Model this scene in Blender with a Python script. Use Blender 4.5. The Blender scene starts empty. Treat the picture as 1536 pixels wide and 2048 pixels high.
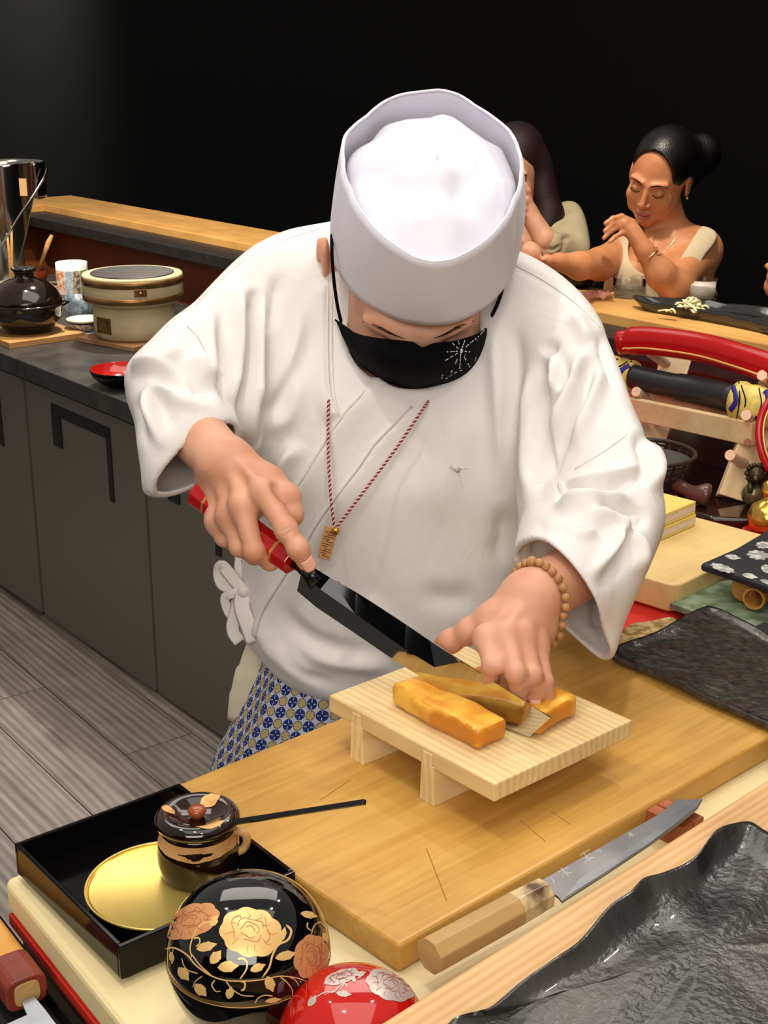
import bpy, math, random
import numpy as np
from mathutils import Vector, Matrix, noise as mnoise
random.seed(7)
SC = bpy.context.scene
COL = SC.collection
# ------------------------------------------------------------------ camera
FPX = 2800.0
TH = math.atan(954 / FPX)            # downward pitch
ZC = 1.6
cd = bpy.data.cameras.new('camera')
cam = bpy.data.objects.new('camera', cd)
COL.objects.link(cam)
cam.location = (0, 0, ZC)
cam.rotation_euler = (math.pi / 2 - TH, 0, 0)
cd.sensor_fit = 'VERTICAL'
cd.sensor_height = 36
cd.lens = FPX / 2048 * 36
cd.clip_start = 0.05
SC.camera = cam
# ------------------------------------------------------------------ world, light, exposure
w = bpy.data.worlds.new('room_air')
SC.world = w
w.use_nodes = True
w.node_tree.nodes['Background'].inputs[0].default_value = (1.0, 0.93, 0.86, 1)
w.node_tree.nodes['Background'].inputs[1].default_value = 0.36
SC.view_settings.view_transform = 'Standard'
SC.view_settings.look = 'None'
SC.view_settings.gamma = 1
SC.view_settings.exposure = -0.22
SC.view_settings.use_curve_mapping = False
def spot(name, loc, tgt, power, col, rad, deg, blend=.6):
    l = bpy.data.lights.new(name, 'SPOT')
    l.energy = power; l.color = col; l.shadow_soft_size = rad
    l.spot_size = math.radians(deg); l.spot_blend = blend
    o = bpy.data.objects.new(name, l); COL.objects.link(o)
    o.location = loc
    o.rotation_euler = (Vector(tgt) - Vector(loc)).to_track_quat('-Z', 'Y').to_euler()
    return o
WARM = (1, .87, .70); NEUT = (1, .93, .84)
def panel(name, loc, sx, sy, power, col):
    l = bpy.data.lights.new(name, 'AREA'); l.shape = 'RECTANGLE'; l.size = sx; l.size_y = sy; l.energy = power; l.color = col
    o = bpy.data.objects.new(name, l); COL.objects.link(o); o.location = loc
    return o
panel('fill_panel_work', (0, .9, 2.9), 1.6, 1.4, 15, NEUT)  # added softbox fill out of view, softens contrast over the work area
panel('ceiling_panel_back', (-.2, 3.0, 2.9), 1.8, 1.2, 26, NEUT)
fp = panel('fill_panel_front', (-.3, -1.5, 2.45), 2.0, 1.2, 62, NEUT); fp.rotation_euler = (math.radians(58), 0, 0)  # added fill behind the camera, brightens the jacket front
spot('ceiling_spot_main', (-.30, 1.00, 2.75), (.05, 1.2, 1.0), 20, NEUT, .03, 95)
spot('ceiling_spot_second', (.55, 1.65, 2.75), (.15, 1.3, 1.0), 13, NEUT, .035, 95)
spot('ceiling_spot_left', (-.75, 1.65, 2.75), (-.2, 1.4, 1.0), 12, NEUT, .035, 95)
spot('ceiling_spot_front', (.2, .15, 2.75), (.1, 1.1, 1.0), 12, NEUT, .05, 90)
spot('ceiling_spot_counter', (-.9, 3.6, 2.75), (-.85, 4.0, .8), 100, WARM, .04, 90)
spot('ceiling_spot_display', (.75, 2.35, 2.75), (.65, 2.1, .9), 40, NEUT, .04, 90)
spot('ceiling_spot_guest', (.45, 3.05, 2.75), (.72, 3.5, 1.1), 120, WARM, .05, 60)
spot('ceiling_spot_rail', (-1.5, 3.9, 2.6), (-.9, 5.0, .9), 200, WARM, .04, 60)
spot('ceiling_spot_floor', (-.55, 4.3, 2.75), (-1.1, 2.6, 0), 260, NEUT, .05, 70)
spot('wall_washer', (-3.7, 8.8, 3.3), (-2.75, 10.3, 2.1), 850, (1, .97, .85), .25, 95, 1.0)

# ------------------------------------------------------------------ helpers
def ray(px, py):
    x = (px - 768) / FPX; u = -(py - 1024) / FPX; c, s = math.cos(TH), math.sin(TH)
    return Vector((x, c + u * s, -s + u * c))
def P(px, py, z):                    # point of the horizontal plane z under a measured pixel
    r = ray(px, py); t = (z - ZC) / r.z
    return Vector((r.x * t, r.y * t, z))
def W(px, py, d):                    # point at distance d along the optical axis
    r = ray(px, py) * d
    return Vector((r.x, r.y, ZC + r.z))
CR = Vector((1, 0, 0)); CU = Vector((0, math.sin(TH), math.cos(TH))); CF = Vector((0, math.cos(TH), -math.sin(TH)))
def Wn(px, py, d):                   # numpy version
    px = np.asarray(px, float); py = np.asarray(py, float); d = np.asarray(d, float)
    x = (px - 768) / FPX * d; u = -(py - 1024) / FPX * d; c, s = math.cos(TH), math.sin(TH)
    return np.stack([x, d * c + u * s, ZC + u * c - d * s], -1)
def Pj(V):                           # world -> pixel, depth
    V = np.asarray(V, float); z = V[..., 2] - ZC; c, s = math.cos(TH), math.sin(TH)
    d = V[..., 1] * c - z * s; u = V[..., 1] * s + z * c
    return 768 + FPX * V[..., 0] / d, 1024 - FPX * u / d, d
def lin(c):
    return tuple(((x / 255) / 12.92 if x / 255 <= .04045 else ((x / 255 + .055) / 1.055) ** 2.4) for x in c)

MATS = {}
def base_mat(name):
    m = bpy.data.materials.new(name); m.use_nodes = True
    return m, m.node_tree.nodes, m.node_tree.links, m.node_tree.nodes['Principled BSDF']
def setp(b, rough=.5, metal=0, spec=.5, coat=0, trans=0, ior=1.45, sss=0, sheen=0, ssr=None):
    b.inputs['Roughness'].default_value = rough
    b.inputs['Metallic'].default_value = metal
    b.inputs['Specular IOR Level'].default_value = spec
    b.inputs['Coat Weight'].default_value = coat
    b.inputs['Coat Roughness'].default_value = .04
    b.inputs['Transmission Weight'].default_value = trans
    b.inputs['IOR'].default_value = ior
    if sss:
        b.inputs['Subsurface Weight'].default_value = sss
        b.inputs['Subsurface Radius'].default_value = ssr or (.012, .005, .0025)
        b.inputs['Subsurface Scale'].default_value = 1.0
    if sheen: b.inputs['Sheen Weight'].default_value = sheen
def mat(name, c, noise=None, bump=None, **k):
    """noise=(scale, darker colour, lo, hi)  bump=(scale, strength)"""
    if name in MATS: return MATS[name]
    m, N, L, b = base_mat(name); setp(b, **k)
    b.inputs['Base Color'].default_value = (*lin(c), 1)
    tc = N.new('ShaderNodeTexCoord')
    if noise:
        n = N.new('ShaderNodeTexNoise'); n.inputs['Scale'].default_value = noise[0]; n.inputs['Detail'].default_value = 5
        L.new(tc.outputs['Object'], n.inputs['Vector'])
        r = N.new('ShaderNodeValToRGB')
        r.color_ramp.elements[0].position = noise[2] if len(noise) > 2 else .35
        r.color_ramp.elements[1].position = noise[3] if len(noise) > 3 else .65
        r.color_ramp.elements[0].color = (*lin(noise[1]), 1); r.color_ramp.elements[1].color = (*lin(c), 1)
        L.new(n.outputs['Fac'], r.inputs['Fac']); L.new(r.outputs['Color'], b.inputs['Base Color'])
    if bump:
        n = N.new('ShaderNodeTexNoise'); n.inputs['Scale'].default_value = bump[0]; n.inputs['Detail'].default_value = 4
        L.new(tc.outputs['Object'], n.inputs['Vector'])
        bp = N.new('ShaderNodeBump'); bp.inputs['Strength'].default_value = bump[1]; bp.inputs['Distance'].default_value = .002
        L.new(n.outputs['Fac'], bp.inputs['Height']); L.new(bp.outputs['Normal'], b.inputs['Normal'])
    MATS[name] = m
    return m
def wood(name, c1, c2, sc=(3, 60, 60), ring=0, rough=.45, mid=.5, contrast=.5, bump=.15, coat=0, rnd=False, ext=None):
    """grain runs along the local X of the object; c1 light, c2 dark"""
    if name in MATS: return MATS[name]
    m, N, L, b = base_mat(name); setp(b, rough=rough, coat=coat)
    tc = N.new('ShaderNodeTexCoord'); mp = N.new('ShaderNodeMapping'); mp.inputs['Scale'].default_value = sc
    L.new(tc.outputs['Object'], mp.inputs['Vector'])
    if rnd:
        oi = N.new('ShaderNodeObjectInfo'); ad = N.new('ShaderNodeVectorMath'); ad.operation = 'MULTIPLY_ADD'
        ad.inputs[1].default_value = (1, 1, 1)
        ml = N.new('ShaderNodeMath'); ml.operation = 'MULTIPLY'; ml.inputs[1].default_value = 50
        L.new(oi.outputs['Random'], ml.inputs[0]); L.new(mp.outputs['Vector'], ad.inputs[0]); L.new(ml.outputs[0], ad.inputs[2])
        vec = ad.outputs['Vector']
    else: vec = mp.outputs['Vector']
    n = N.new('ShaderNodeTexNoise'); n.inputs['Scale'].default_value = 1; n.inputs['Detail'].default_value = 6
    n.inputs['Roughness'].default_value = .65; n.inputs['Distortion'].default_value = .6
    L.new(vec, n.inputs['Vector']); fac = n.outputs['Fac']
    if ring:
        mp2 = N.new('ShaderNodeMapping'); mp2.inputs['Scale'].default_value = (ring * .10, ring, ring)
        L.new(tc.outputs['Object'], mp2.inputs['Vector'])
        wv = N.new('ShaderNodeTexWave'); wv.inputs['Scale'].default_value = 1; wv.bands_direction = 'Y'
        wv.inputs['Distortion'].default_value = 9; wv.inputs['Detail'].default_value = 3; wv.inputs['Detail Scale'].default_value = .35; wv.inputs['Detail Roughness'].default_value = .6
        L.new(mp2.outputs['Vector'], wv.inputs['Vector'])
        mx = N.new('ShaderNodeMix'); mx.data_type = 'FLOAT'; mx.inputs[0].default_value = .25
        L.new(n.outputs['Fac'], mx.inputs[2]); L.new(wv.outputs['Fac'], mx.inputs[3]); fac = mx.outputs[0]
    r = N.new('ShaderNodeValToRGB')
    r.color_ramp.elements[0].position = max(0, mid - contrast / 2); r.color_ramp.elements[1].position = min(1, mid + contrast / 2)
    r.color_ramp.elements[0].color = (*lin(c2), 1); r.color_ramp.elements[1].color = (*lin(c1), 1)
    L.new(fac, r.inputs['Fac'])
    out = r.outputs['Color']
    n2 = N.new('ShaderNodeTexNoise'); n2.inputs['Scale'].default_value = 9; n2.inputs['Detail'].default_value = 3
    L.new(tc.outputs['Object'], n2.inputs['Vector'])
    hs = N.new('ShaderNodeHueSaturation'); mr = N.new('ShaderNodeMapRange')
    mr.inputs[1].default_value = .3; mr.inputs[2].default_value = .7; mr.inputs[3].default_value = .86; mr.inputs[4].default_value = 1.1
    L.new(n2.outputs['Fac'], mr.inputs[0]); L.new(mr.outputs[0], hs.inputs['Value']); L.new(out, hs.inputs['Color'])
    if rnd:
        mr2 = N.new('ShaderNodeMapRange'); mr2.inputs[3].default_value = .8; mr2.inputs[4].default_value = 1.15
        L.new(oi.outputs['Random'], mr2.inputs[0]); m3 = N.new('ShaderNodeMath'); m3.operation = 'MULTIPLY'
        L.new(mr.outputs[0], m3.inputs[0]); L.new(mr2.outputs[0], m3.inputs[1]); L.new(m3.outputs[0], hs.inputs['Value'])
    L.new(hs.outputs['Color'], b.inputs['Base Color'])
    bp = N.new('ShaderNodeBump'); bp.inputs['Strength'].default_value = bump; bp.inputs['Distance'].default_value = .001
    L.new(fac, bp.inputs['Height']); L.new(bp.outputs['Normal'], b.inputs['Normal'])
    MATS[name] = m
    return m

# --- mesh generators: each returns (verts, faces)
def box(cx, cy, cz, sx, sy, sz):
    V = [(cx + i * sx / 2, cy + j * sy / 2, cz + k * sz / 2) for k in (-1, 1) for j in (-1, 1) for i in (-1, 1)]
    return V, [(0, 2, 3, 1), (4, 5, 7, 6), (0, 1, 5, 4), (2, 6, 7, 3), (1, 3, 7, 5), (0, 4, 6, 2)]
def prism(poly, z0, z1):
    n = len(poly); a = sum(poly[i][0] * poly[(i + 1) % n][1] - poly[(i + 1) % n][0] * poly[i][1] for i in range(n))
    if a < 0: poly = poly[::-1]
    V = [(p[0], p[1], z0) for p in poly] + [(p[0], p[1], z1) for p in poly]
    F = [tuple(range(n))[::-1], tuple(range(n, 2 * n))] + [(i, (i + 1) % n, n + (i + 1) % n, n + i) for i in range(n)]
    return V, F
def lathe(prof, n=40, a0=0, sx=1, sy=1, cap=True):
    V = []; F = []; k = len(prof)
    for i in range(n):
        a = a0 + 2 * math.pi * i / n
        for r, z in prof: V.append((r * math.cos(a) * sx, r * math.sin(a) * sy, z))
    for i in range(n):
        j = (i + 1) % n
        for q in range(k - 1): F.append((i * k + q, j * k + q, j * k + q + 1, i * k + q + 1))
    if not cap: return V, F
    if prof[0][0] > 1e-5: F.append(tuple(i * k for i in range(n))[::-1])
    if prof[-1][0] > 1e-5 and not (abs(prof[0][0] - prof[-1][0]) < 1e-6 and abs(prof[0][1] - prof[-1][1]) < 1e-6):
        F.append(tuple(i * k + k - 1 for i in range(n)))
    return V, F
def cat(*ms):
    V = []; F = []
    for v, f in ms:
        o = len(V); V += [tuple(x) for x in v]; F += [tuple(i + o for i in q) for q in f]
    return V, F
def xf(m, M):
    return [tuple(M @ Vector(v)) for v in m[0]], m[1]
def smoothpath(pts, n=6, closed=False):
    pts = [Vector(p) for p in pts]; out = []; k = len(pts)
    for i in range(k if closed else k - 1):
        p0 = pts[(i - 1) % k] if closed or i > 0 else pts[0] * 2 - pts[1]
        p1 = pts[i]; p2 = pts[(i + 1) % k]
        p3 = pts[(i + 2) % k] if closed or i + 2 < k else pts[-1] * 2 - pts[-2]
        for j in range(n):
            t = j / n
            out.append(.5 * ((2 * p1) + (p2 - p0) * t + (2 * p0 - 5 * p1 + 4 * p2 - p3) * t * t + (3 * p1 - p0 - 3 * p2 + p3) * t ** 3))
    if not closed: out.append(pts[-1])
    return out
def tube(pts, rad, n=10, closed=False, flat=1.0, up=None, caps=True):
    pts = [Vector(p) for p in pts]; k = len(pts)
    if not hasattr(rad, '__len__'): rad = [rad] * k
    V = []; F = []; ref = Vector(up) if up else Vector((0, 0, 1)); prev = None
    for i in range(k):
        if closed: t = (pts[(i + 1) % k] - pts[i - 1])
        else: t = pts[min(i + 1, k - 1)] - pts[max(i - 1, 0)]
        t.normalize()
        if up or prev is None:
            a = ref - t * ref.dot(t)
            if a.length < 1e-4: a = Vector((1, 0, 0)) - t * t.x
        else: a = prev - t * prev.dot(t)
        a.normalize(); prev = a; b = t.cross(a)
        for j in range(n):
            g = 2 * math.pi * j / n
            V.append(tuple(pts[i] + a * (math.cos(g) * rad[i] * flat) + b * (math.sin(g) * rad[i])))
    m = k if closed else k - 1
    for i in range(m):
        for j in range(n):
            F.append((i * n + j, i * n + (j + 1) % n, ((i + 1) % k) * n + (j + 1) % n, ((i + 1) % k) * n + j))
    if not closed and caps:
        F.append(tuple(range(n))[::-1]); F.append(tuple((k - 1) * n + j for j in range(n)))
    return V, F
def sphere(c, r, n=14, m=8, sx=1, sy=1, sz=1):
    prof = [(math.sin(math.pi * i / m) * r, -math.cos(math.pi * i / m) * r) for i in range(m + 1)]
    prof[0] = (0, -r); prof[-1] = (0, r)
    V, F = lathe(prof, n)
    return [(c[0] + x * sx, c[1] + y * sy, c[2] + z * sz) for x, y, z in V], F
def sheet(fn, nu, nv, th=0):
    """surface fn(u,v)->Vector, thickened by th along its normal"""
    g = [[Vector(fn(i / nu, j / nv)) for j in range(nv + 1)] for i in range(nu + 1)]
    V = [tuple(p) for row in g for p in row]; W_ = nv + 1
    F = [(i * W_ + j, (i + 1) * W_ + j, (i + 1) * W_ + j + 1, i * W_ + j + 1) for i in range(nu) for j in range(nv)]
    return V, F
# --- objects
def mkmesh(name, vf, m, smooth=False, merge=True):
    V, F = vf
    me = bpy.data.meshes.new(name); me.from_pydata([tuple(v) for v in V], [], [tuple(f) for f in F]); me.update()
    if m: me.materials.append(m)
    if smooth: me.polygons.foreach_set('use_smooth', [True] * len(me.polygons))
    return me
def tag(o, label=None, cat_=None, group=None, kind=None):
    if label: o['label'] = label
    if cat_: o['category'] = cat_
    if group: o['group'] = group
    if kind: o['kind'] = kind
    return o
def obj(name, vf, m, parent=None, world=False, smooth=False, bevel=0, seg=2, auto=None, loc=None, rz=0, solid=0, sub=0, label=None, so=-1):
    if world and parent is not None:
        I = wm(parent).inverted(); vf = ([tuple(I @ Vector(v)) for v in vf[0]], vf[1])
    me = vf if isinstance(vf, bpy.types.Mesh) else mkmesh(name, vf, m, smooth)
    o = bpy.data.objects.new(name, me); COL.objects.link(o)
    if parent is not None: o.parent = parent
    if loc is not None: o.location = loc
    if rz: o.rotation_euler = (0, 0, rz)
    if solid:
        s = o.modifiers.new('s', 'SOLIDIFY'); s.thickness = solid; s.offset = so
    if sub:
        s = o.modifiers.new('u', 'SUBSURF'); s.levels = sub; s.render_levels = sub
    if bevel:
        b = o.modifiers.new('b', 'BEVEL'); b.width = bevel; b.segments = seg; b.limit_method = 'ANGLE'; b.angle_limit = math.radians(40)
    if auto:
        me.polygons.foreach_set('use_smooth', [True] * len(me.polygons)); me.set_sharp_from_angle(angle=math.radians(auto))
    if label: o['label'] = label
    return o
def wm(o):
    M = o.matrix_basis.copy()
    p = o.parent
    while p is not None: M = p.matrix_basis @ M; p = p.parent
    return M
def thing(name, label, cat_, loc=(0, 0, 0), rz=0, group=None):
    o = bpy.data.objects.new(name, None); COL.objects.link(o); o.empty_display_size = .02
    o.location = loc; o.rotation_euler = (0, 0, rz)
    return tag(o, label, cat_, group)
def struct(name, vf, m, **k):
    o = obj(name, vf, m, **k)
    if o.parent is None: o['kind'] = 'structure'
    return o
def fitrect(c0, c1, c2, c3):
    """centre, yaw and size of the rectangle closest to four plan corners (c0->c1 = local x)"""
    c = (c0 + c1 + c2 + c3) / 4; dx = ((c1 - c0) + (c2 - c3)) / 2; dy = ((c3 - c0) + (c2 - c1)) / 2
    a = math.atan2(dx.y, dx.x); b = math.atan2(dy.y, dy.x) - math.pi / 2
    while b - a > math.pi: b -= 2 * math.pi
    while a - b > math.pi: b += 2 * math.pi
    return c, (a + b) / 2, dx.length, dy.length
def ellip_lathe_part(prof): return lathe(prof, 48)
# ================================================================== SETTING
dB = Vector((.6, -.8, 0)); dA = Vector((.8, .6, 0))      # run of the far counter, and away from the cook's aisle
RB = math.atan2(-.8, .6)
m_black = mat('black_wall_paint', (12, 12, 12), rough=.75, spec=.2)
m_floor = mat('floor_underlay', (60, 57, 54), rough=.7)
struct('floor', box(-2, 5, -.03, 22, 22, .04), m_floor)
floor_o = bpy.data.objects['floor']
m_plank = wood('grey_oak_plank', (150, 142, 134), (86, 78, 72), (2.2, 34, 34), ring=16, rough=.5, contrast=.55, rnd=True, bump=.2)
pl_me = mkmesh('plank', box(0, 0, 0, 1.217, .177, .012), m_plank)
fo = Vector((-1.0, 3.0, 0)); k = 0
for i in range(-4, 5):
    for j in range(-9, 9):
        u = (i + .37 * (j % 3)) * 1.22; v = j * .18
        p = fo + dB * u + dA * v
        if not (-3.2 < p.x < .9 and 1.4 < p.y < 5.2): continue
        o = obj('plank', pl_me, m_plank, parent=floor_o); o.location = (p.x, p.y, -.006)
        o.rotation_euler = (0, 0, RB)
struct('wall_back', box(-3, 0, 1.6, 22, .1, 3.3), m_black); o = bpy.data.objects['wall_back']
pw = Vector((.53, 3.62, 0)) + dA * 1.5; o.location = (pw.x, pw.y, 0); o.rotation_euler = (0, 0, RB)
struct('wall_left', box(0, 0, 1.6, 8, .1, 3.3), m_black); o = bpy.data.objects['wall_left']
pw = pw - dB * 13.0 - dA * 4.0; o.location = (pw.x, pw.y, 0); o.rotation_euler = (0, 0, RB + math.pi / 2)

# ---- guest counter: oak rail, black stone ledge, brown panel
m_oak = wood('oak_rail_wood', (222, 172, 100), (196, 142, 76), (2.5, 40, 40), rough=.45, contrast=.5)
m_ledge = mat('black_stone_ledge', (38, 37, 36), noise=(30, (26, 26, 26)), rough=.45, bump=(60, .2))
m_brown = wood('brown_counter_panel', (146, 76, 38), (116, 56, 27), (1.2, 8, 8), rough=.6, contrast=.7)
RG_ = math.radians(-50.5); gB = Vector((math.cos(RG_), math.sin(RG_), 0)); gA = Vector((-gB.y, gB.x, 0))
gc = thing('guest_counter', 'long guest counter with a pale oak rail, black ledge and brown panel behind the chef', 'counter', (.53, 3.335, 0), RG_)
def gb(name, u0, u1, v0, v1, z0, z1, m, bev=.004):
    return obj(name, box((u0 + u1) / 2, (v0 + v1) / 2, (z0 + z1) / 2, u1 - u0, v1 - v0, z1 - z0), m, gc, bevel=bev)
LU = -2.93                                                # the corner at the far end
gb('oak_rail', LU - .24, 1.6, 0, .24, .935, .97, m_oak)
gb('stone_ledge', LU, 1.6, -.12, 0, .905, .945, m_ledge)
gb('front_panel', LU, 1.6, .0, .04, 0, .905, m_brown, 0)
obj('oak_rail', box(LU - .12, -.30, .9525, .24, .6, .035), m_oak, gc, bevel=.004)
gb('stone_ledge', LU, LU + .1, -.6, -.12, .905, .945, m_ledge)
gb('front_panel', LU - .04, LU, -.6, 0, 0, .905, m_brown, 0)
# ---- back counter (left): cabinets and worktop
m_top = mat('grey_stone_worktop', (72, 70, 67), noise=(14, (48, 47, 46), .35, .7), rough=.33, bump=(50, .05))
m_door = mat('charcoal_cabinet_laminate', (98, 93, 86), rough=.42, spec=.4)
m_gap = mat('black_cabinet_gap', (10, 10, 10), rough=.6)
c0 = Vector((-.59, 3.203, 0))
cab_yaw = math.atan2(3.203 - 3.783, -.59 + 1.056)
cdir = Vector((math.cos(cab_yaw), math.sin(cab_yaw), 0)); cnor = Vector((-cdir.y, cdir.x, 0))
wt = struct('worktop', box(-.76, .40, .745, 2.28, .78, .05), m_top, bevel=.003); wt.location = c0; wt.rotation_euler = (0, 0, cab_yaw)
del wt['kind']; tag(wt, 'dark grey stone worktop of the back counter holding pot and grill', 'worktop', kind='thing')
# seam between cabinets seen at px 256 -> find its place along the front
def along(px, py, z):
    p = P(px, py, z) - c0; return p.dot(cdir)
s1 = along(257, 1396, .02); s0 = along(30, 1240, .02)
wd = s1 - s0
labs = ['charcoal base cabinet at the left picture edge, cut off by it', 'charcoal base cabinet with a recessed black pull below the clay pot',
        'charcoal base cabinet behind the chef, its pull half hidden by his sleeve', 'charcoal base cabinet wholly behind the chef']
for q, (a, b_) in enumerate([(s0 - wd * 1.02, s0 - .012), (s0, s1), (s1 + .004, s1 + wd * .7), (s1 + wd + .004, s1 + wd * 2)]):
    if q == 3: break
    t = thing('base_cabinet', labs[q], 'cabinet', c0 + cdir * ((a + b_) / 2) + cnor * .03, cab_yaw, 'base cabinets of the back counter')
    wdt = b_ - a
    obj('body', box(0, .36, .36, wdt - .004, .68, .70), m_gap, t)
    dpan = obj('door', box(0, .008, .36, wdt - .008, .02, .695), m_door, t, bevel=.002)
    # flush pull: an upturned bracket let into the door
    w2 = wdt * .5; z1 = .66
    obj('pull', cat(box(.0, -.003, z1, w2, .004, .03), box(w2 / 2 - .01, -.003, z1 - .09, .022, .004, .18),
                    prism([(-w2 / 2, -.006), (-w2 / 2 + .05, -.006), (-w2 / 2 + .05, -.001), (-w2 / 2, -.001)], z1 - .10, z1)), m_gap, dpan)

# ---- the front work counter: cream board top, base, wood ledge towards us
YA = math.radians(42.3)                                   # its run
m_cream = mat('cream_cutting_board', (240, 222, 172), noise=(5, (236, 215, 160)), rough=.42, sss=.05)
m_red_edge = mat('red_plastic_sheet', (204, 48, 34), rough=.4)
m_dark = mat('black_counter_base', (22, 21, 20), rough=.5)
uA = Vector((math.cos(YA), math.sin(YA), 0)); uB = Vector((-uA.y, uA.x, 0))
O0 = P(20, 1765, .945)                                    # far-left corner region of the cream board
lf = P(250, 2048, .945)
yl = math.atan2(lf.y - O0.y, lf.x - O0.x)                 # its left edge runs down-right
e1 = Vector((math.cos(yl), math.sin(yl), 0))
far_left = P(8, 1757, .945)
railA, railB = P(780, 2031, 1.02), P(1536, 1556, 1.02)    # inner edge of the oak ledge
rd = (railB - railA).normalized(); rn = Vector((-rd.y, rd.x, 0))   # rn points away from camera
def cut(p, d, q, e):                                      # plan intersection of two lines
    t = ((q.x - p.x) * e.y - (q.y - p.y) * e.x) / (d.x * e.y - d.y * e.x)
    return p + d * t
fr = far_left + uA * 1.5
END = P(1225, 1297, .97)
fr = far_left + uA * ((END - far_left).dot(uA) + .03)
n1 = cut(far_left, e1, railA, rd); n2 = cut(fr, -uB, railA, rd)
poly = [far_left, n1, n2, fr]
cb = obj('cream_board_top', prism([(p.x, p.y) for p in poly], .915, .945), m_cream, None, bevel=.006, seg=3)
tag(cb, 'thick cream plastic worktop board under the yellow cutting board and tray', 'cutting board')
inn = [far_left - uA * .0018 - uB * .006, n1 - uA * .0018, n2 - uA * .01, fr - (uA + uB) * .006]
rs = obj('red_sheet', prism([(p.x, p.y) for p in inn], .905, .915), m_red_edge)
tag(rs, 'red plastic sheet showing under the edge of the cream board', 'sheet')
inn2 = [p + uA * .01 for p in inn]
bs = obj('work_counter', prism([(p.x, p.y) for p in inn2], 0, .905), m_dark)
tag(bs, 'black work counter base under the cream board', 'counter')
m_ledgewood = wood('oak_ledge_wood', (228, 184, 128), (200, 150, 92), (5, 60, 60), ring=45, rough=.42, contrast=.45)
lg = [railA - rd * .5, railB + rd * .9, railB + rd * .9 - rn * .55, railA - rd * .5 - rn * .55]
lc = (lg[0] + lg[1] + lg[2] + lg[3]) / 4; lyaw = math.atan2(rd.y, rd.x)
I = Matrix.Rotation(-lyaw, 4, 'Z')
ol = obj('oak_ledge', box(0, 0, 0, 1.4 + (railB - railA).length, .55, .04), m_ledgewood, None, bevel=.004, seg=3)
ol.location = (lc.x, lc.y, 1.0); ol.rotation_euler = (0, 0, lyaw)
tag(ol, 'pale oak ledge in front carrying the wavy black plate', 'ledge')
ob2 = obj('ledge_base', box(0, -.012, 0, 1.38 + (railB - railA).length, .51, .97), m_dark); ob2.location = (lc.x, lc.y, .49); ob2.rotation_euler = (0, 0, lyaw)
tag(ob2, 'dark base carrying the oak ledge', 'counter')

# ---- yellow wooden cutting board
m_yel = wood('ginkgo_board_wood', (222, 176, 92), (186, 132, 56), (4.5, 80, 80), ring=0, rough=.36, contrast=.6, bump=.08)
bb = thing('cutting_board', 'big worn yellow wooden cutting board under the small footed board', 'cutting board')
near = P(797, 1891, .97); mid_l = P(598, 1755, .97); nr = P(1336, 1588, .97)
ux = (nr - near).normalized(); bb_yaw = math.atan2(ux.y, ux.x)
uy = Vector((-ux.y, ux.x, 0))
farp = P(680, 1435, .97); depth = (farp - near).dot(uy)
lend = (mid_l - near); 
bb.location = near; bb.rotation_euler = (0, 0, bb_yaw); bb.location.z = .945
BL = (END - near).dot(ux) + .02
obj('board', box(BL / 2, depth / 2, .0125, BL, depth, .025), m_yel, bb, bevel=.004, seg=3)
m_scr = mat('board_scratch', (170, 122, 62), rough=.6)
sc_ = []
for (a, b_) in [((853, 1697), (893, 1801)), ((1040, 1640), (1090, 1682)), ((1102, 1622), (1140, 1648)), ((640, 1600), (700, 1560)), ((1220, 1330), (1290, 1300))]:
    A = P(*a, .9702); B = P(*b_, .9702)
    A -= bb.location; B -= bb.location
    R = Matrix.Rotation(-bb_yaw, 4, 'Z'); A = R @ A; B = R @ B
    sc_.append(tube([A, (A + B) / 2, B], .0004, 4))
obj('scratch_marks', cat(*sc_), m_scr, bb)['kind'] = 'stuff'

# ---- small footed pine board
m_pine = wood('pale_pine', (238, 214, 160), (214, 182, 122), (2.5, 45, 45), ring=40, rough=.42, contrast=.45, bump=.06)
zt = 1.022
cL, cN, cR_, cF = P(671, 1387, zt), P(983, 1577, zt), P(1260, 1437, zt), P(925, 1288, zt)
c, ya, sx_, sy_ = fitrect(cN, cR_, cF, cL)
geta = thing('footed_board', 'small pale pine board on two feet carrying the rolled omelette', 'serving board', (c.x, c.y, .97), ya)
GW, GD = sx_, sy_
sl = obj('slab', box(0, 0, 0, GD, GW, .017), m_pine, geta, loc=(0, 0, .0435), rz=math.pi / 2, bevel=.0015)
for q, t_ in enumerate((.19, .63)):
    y_ = GD / 2 - t_ * GD; hw = .0075
    pr_ = [(-hw * 1.25, 0), (hw * 1.25, 0), (hw * 1.0, .037), (-hw * 1.0, .037)]
    # tapered foot running across the slab, its end flush with the edge and keyed into it
    Vf = []
    for x_ in (-GW / 2 - .0012, GW / 2 + .0012):
        for (a, b_) in pr_: Vf.append((x_, y_ + a, b_))
    Ff = [(0, 1, 2, 3), (7, 6, 5, 4), (0, 4, 5, 1), (1, 5, 6, 2), (2, 6, 7, 3), (3, 7, 4, 0)]
    kx = box(-GW / 2 - .0006, y_, .0425, .0012, hw * 1.6, .012)
    obj('foot', cat((Vf, Ff), kx), m_pine, geta, bevel=.0008)
struct('wall_front', box(0, -3.2, 1.6, 14, .1, 3.3), m_black)
struct('wall_right', box(5.5, 3, 1.6, .1, 12.4, 3.3), m_black)
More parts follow.
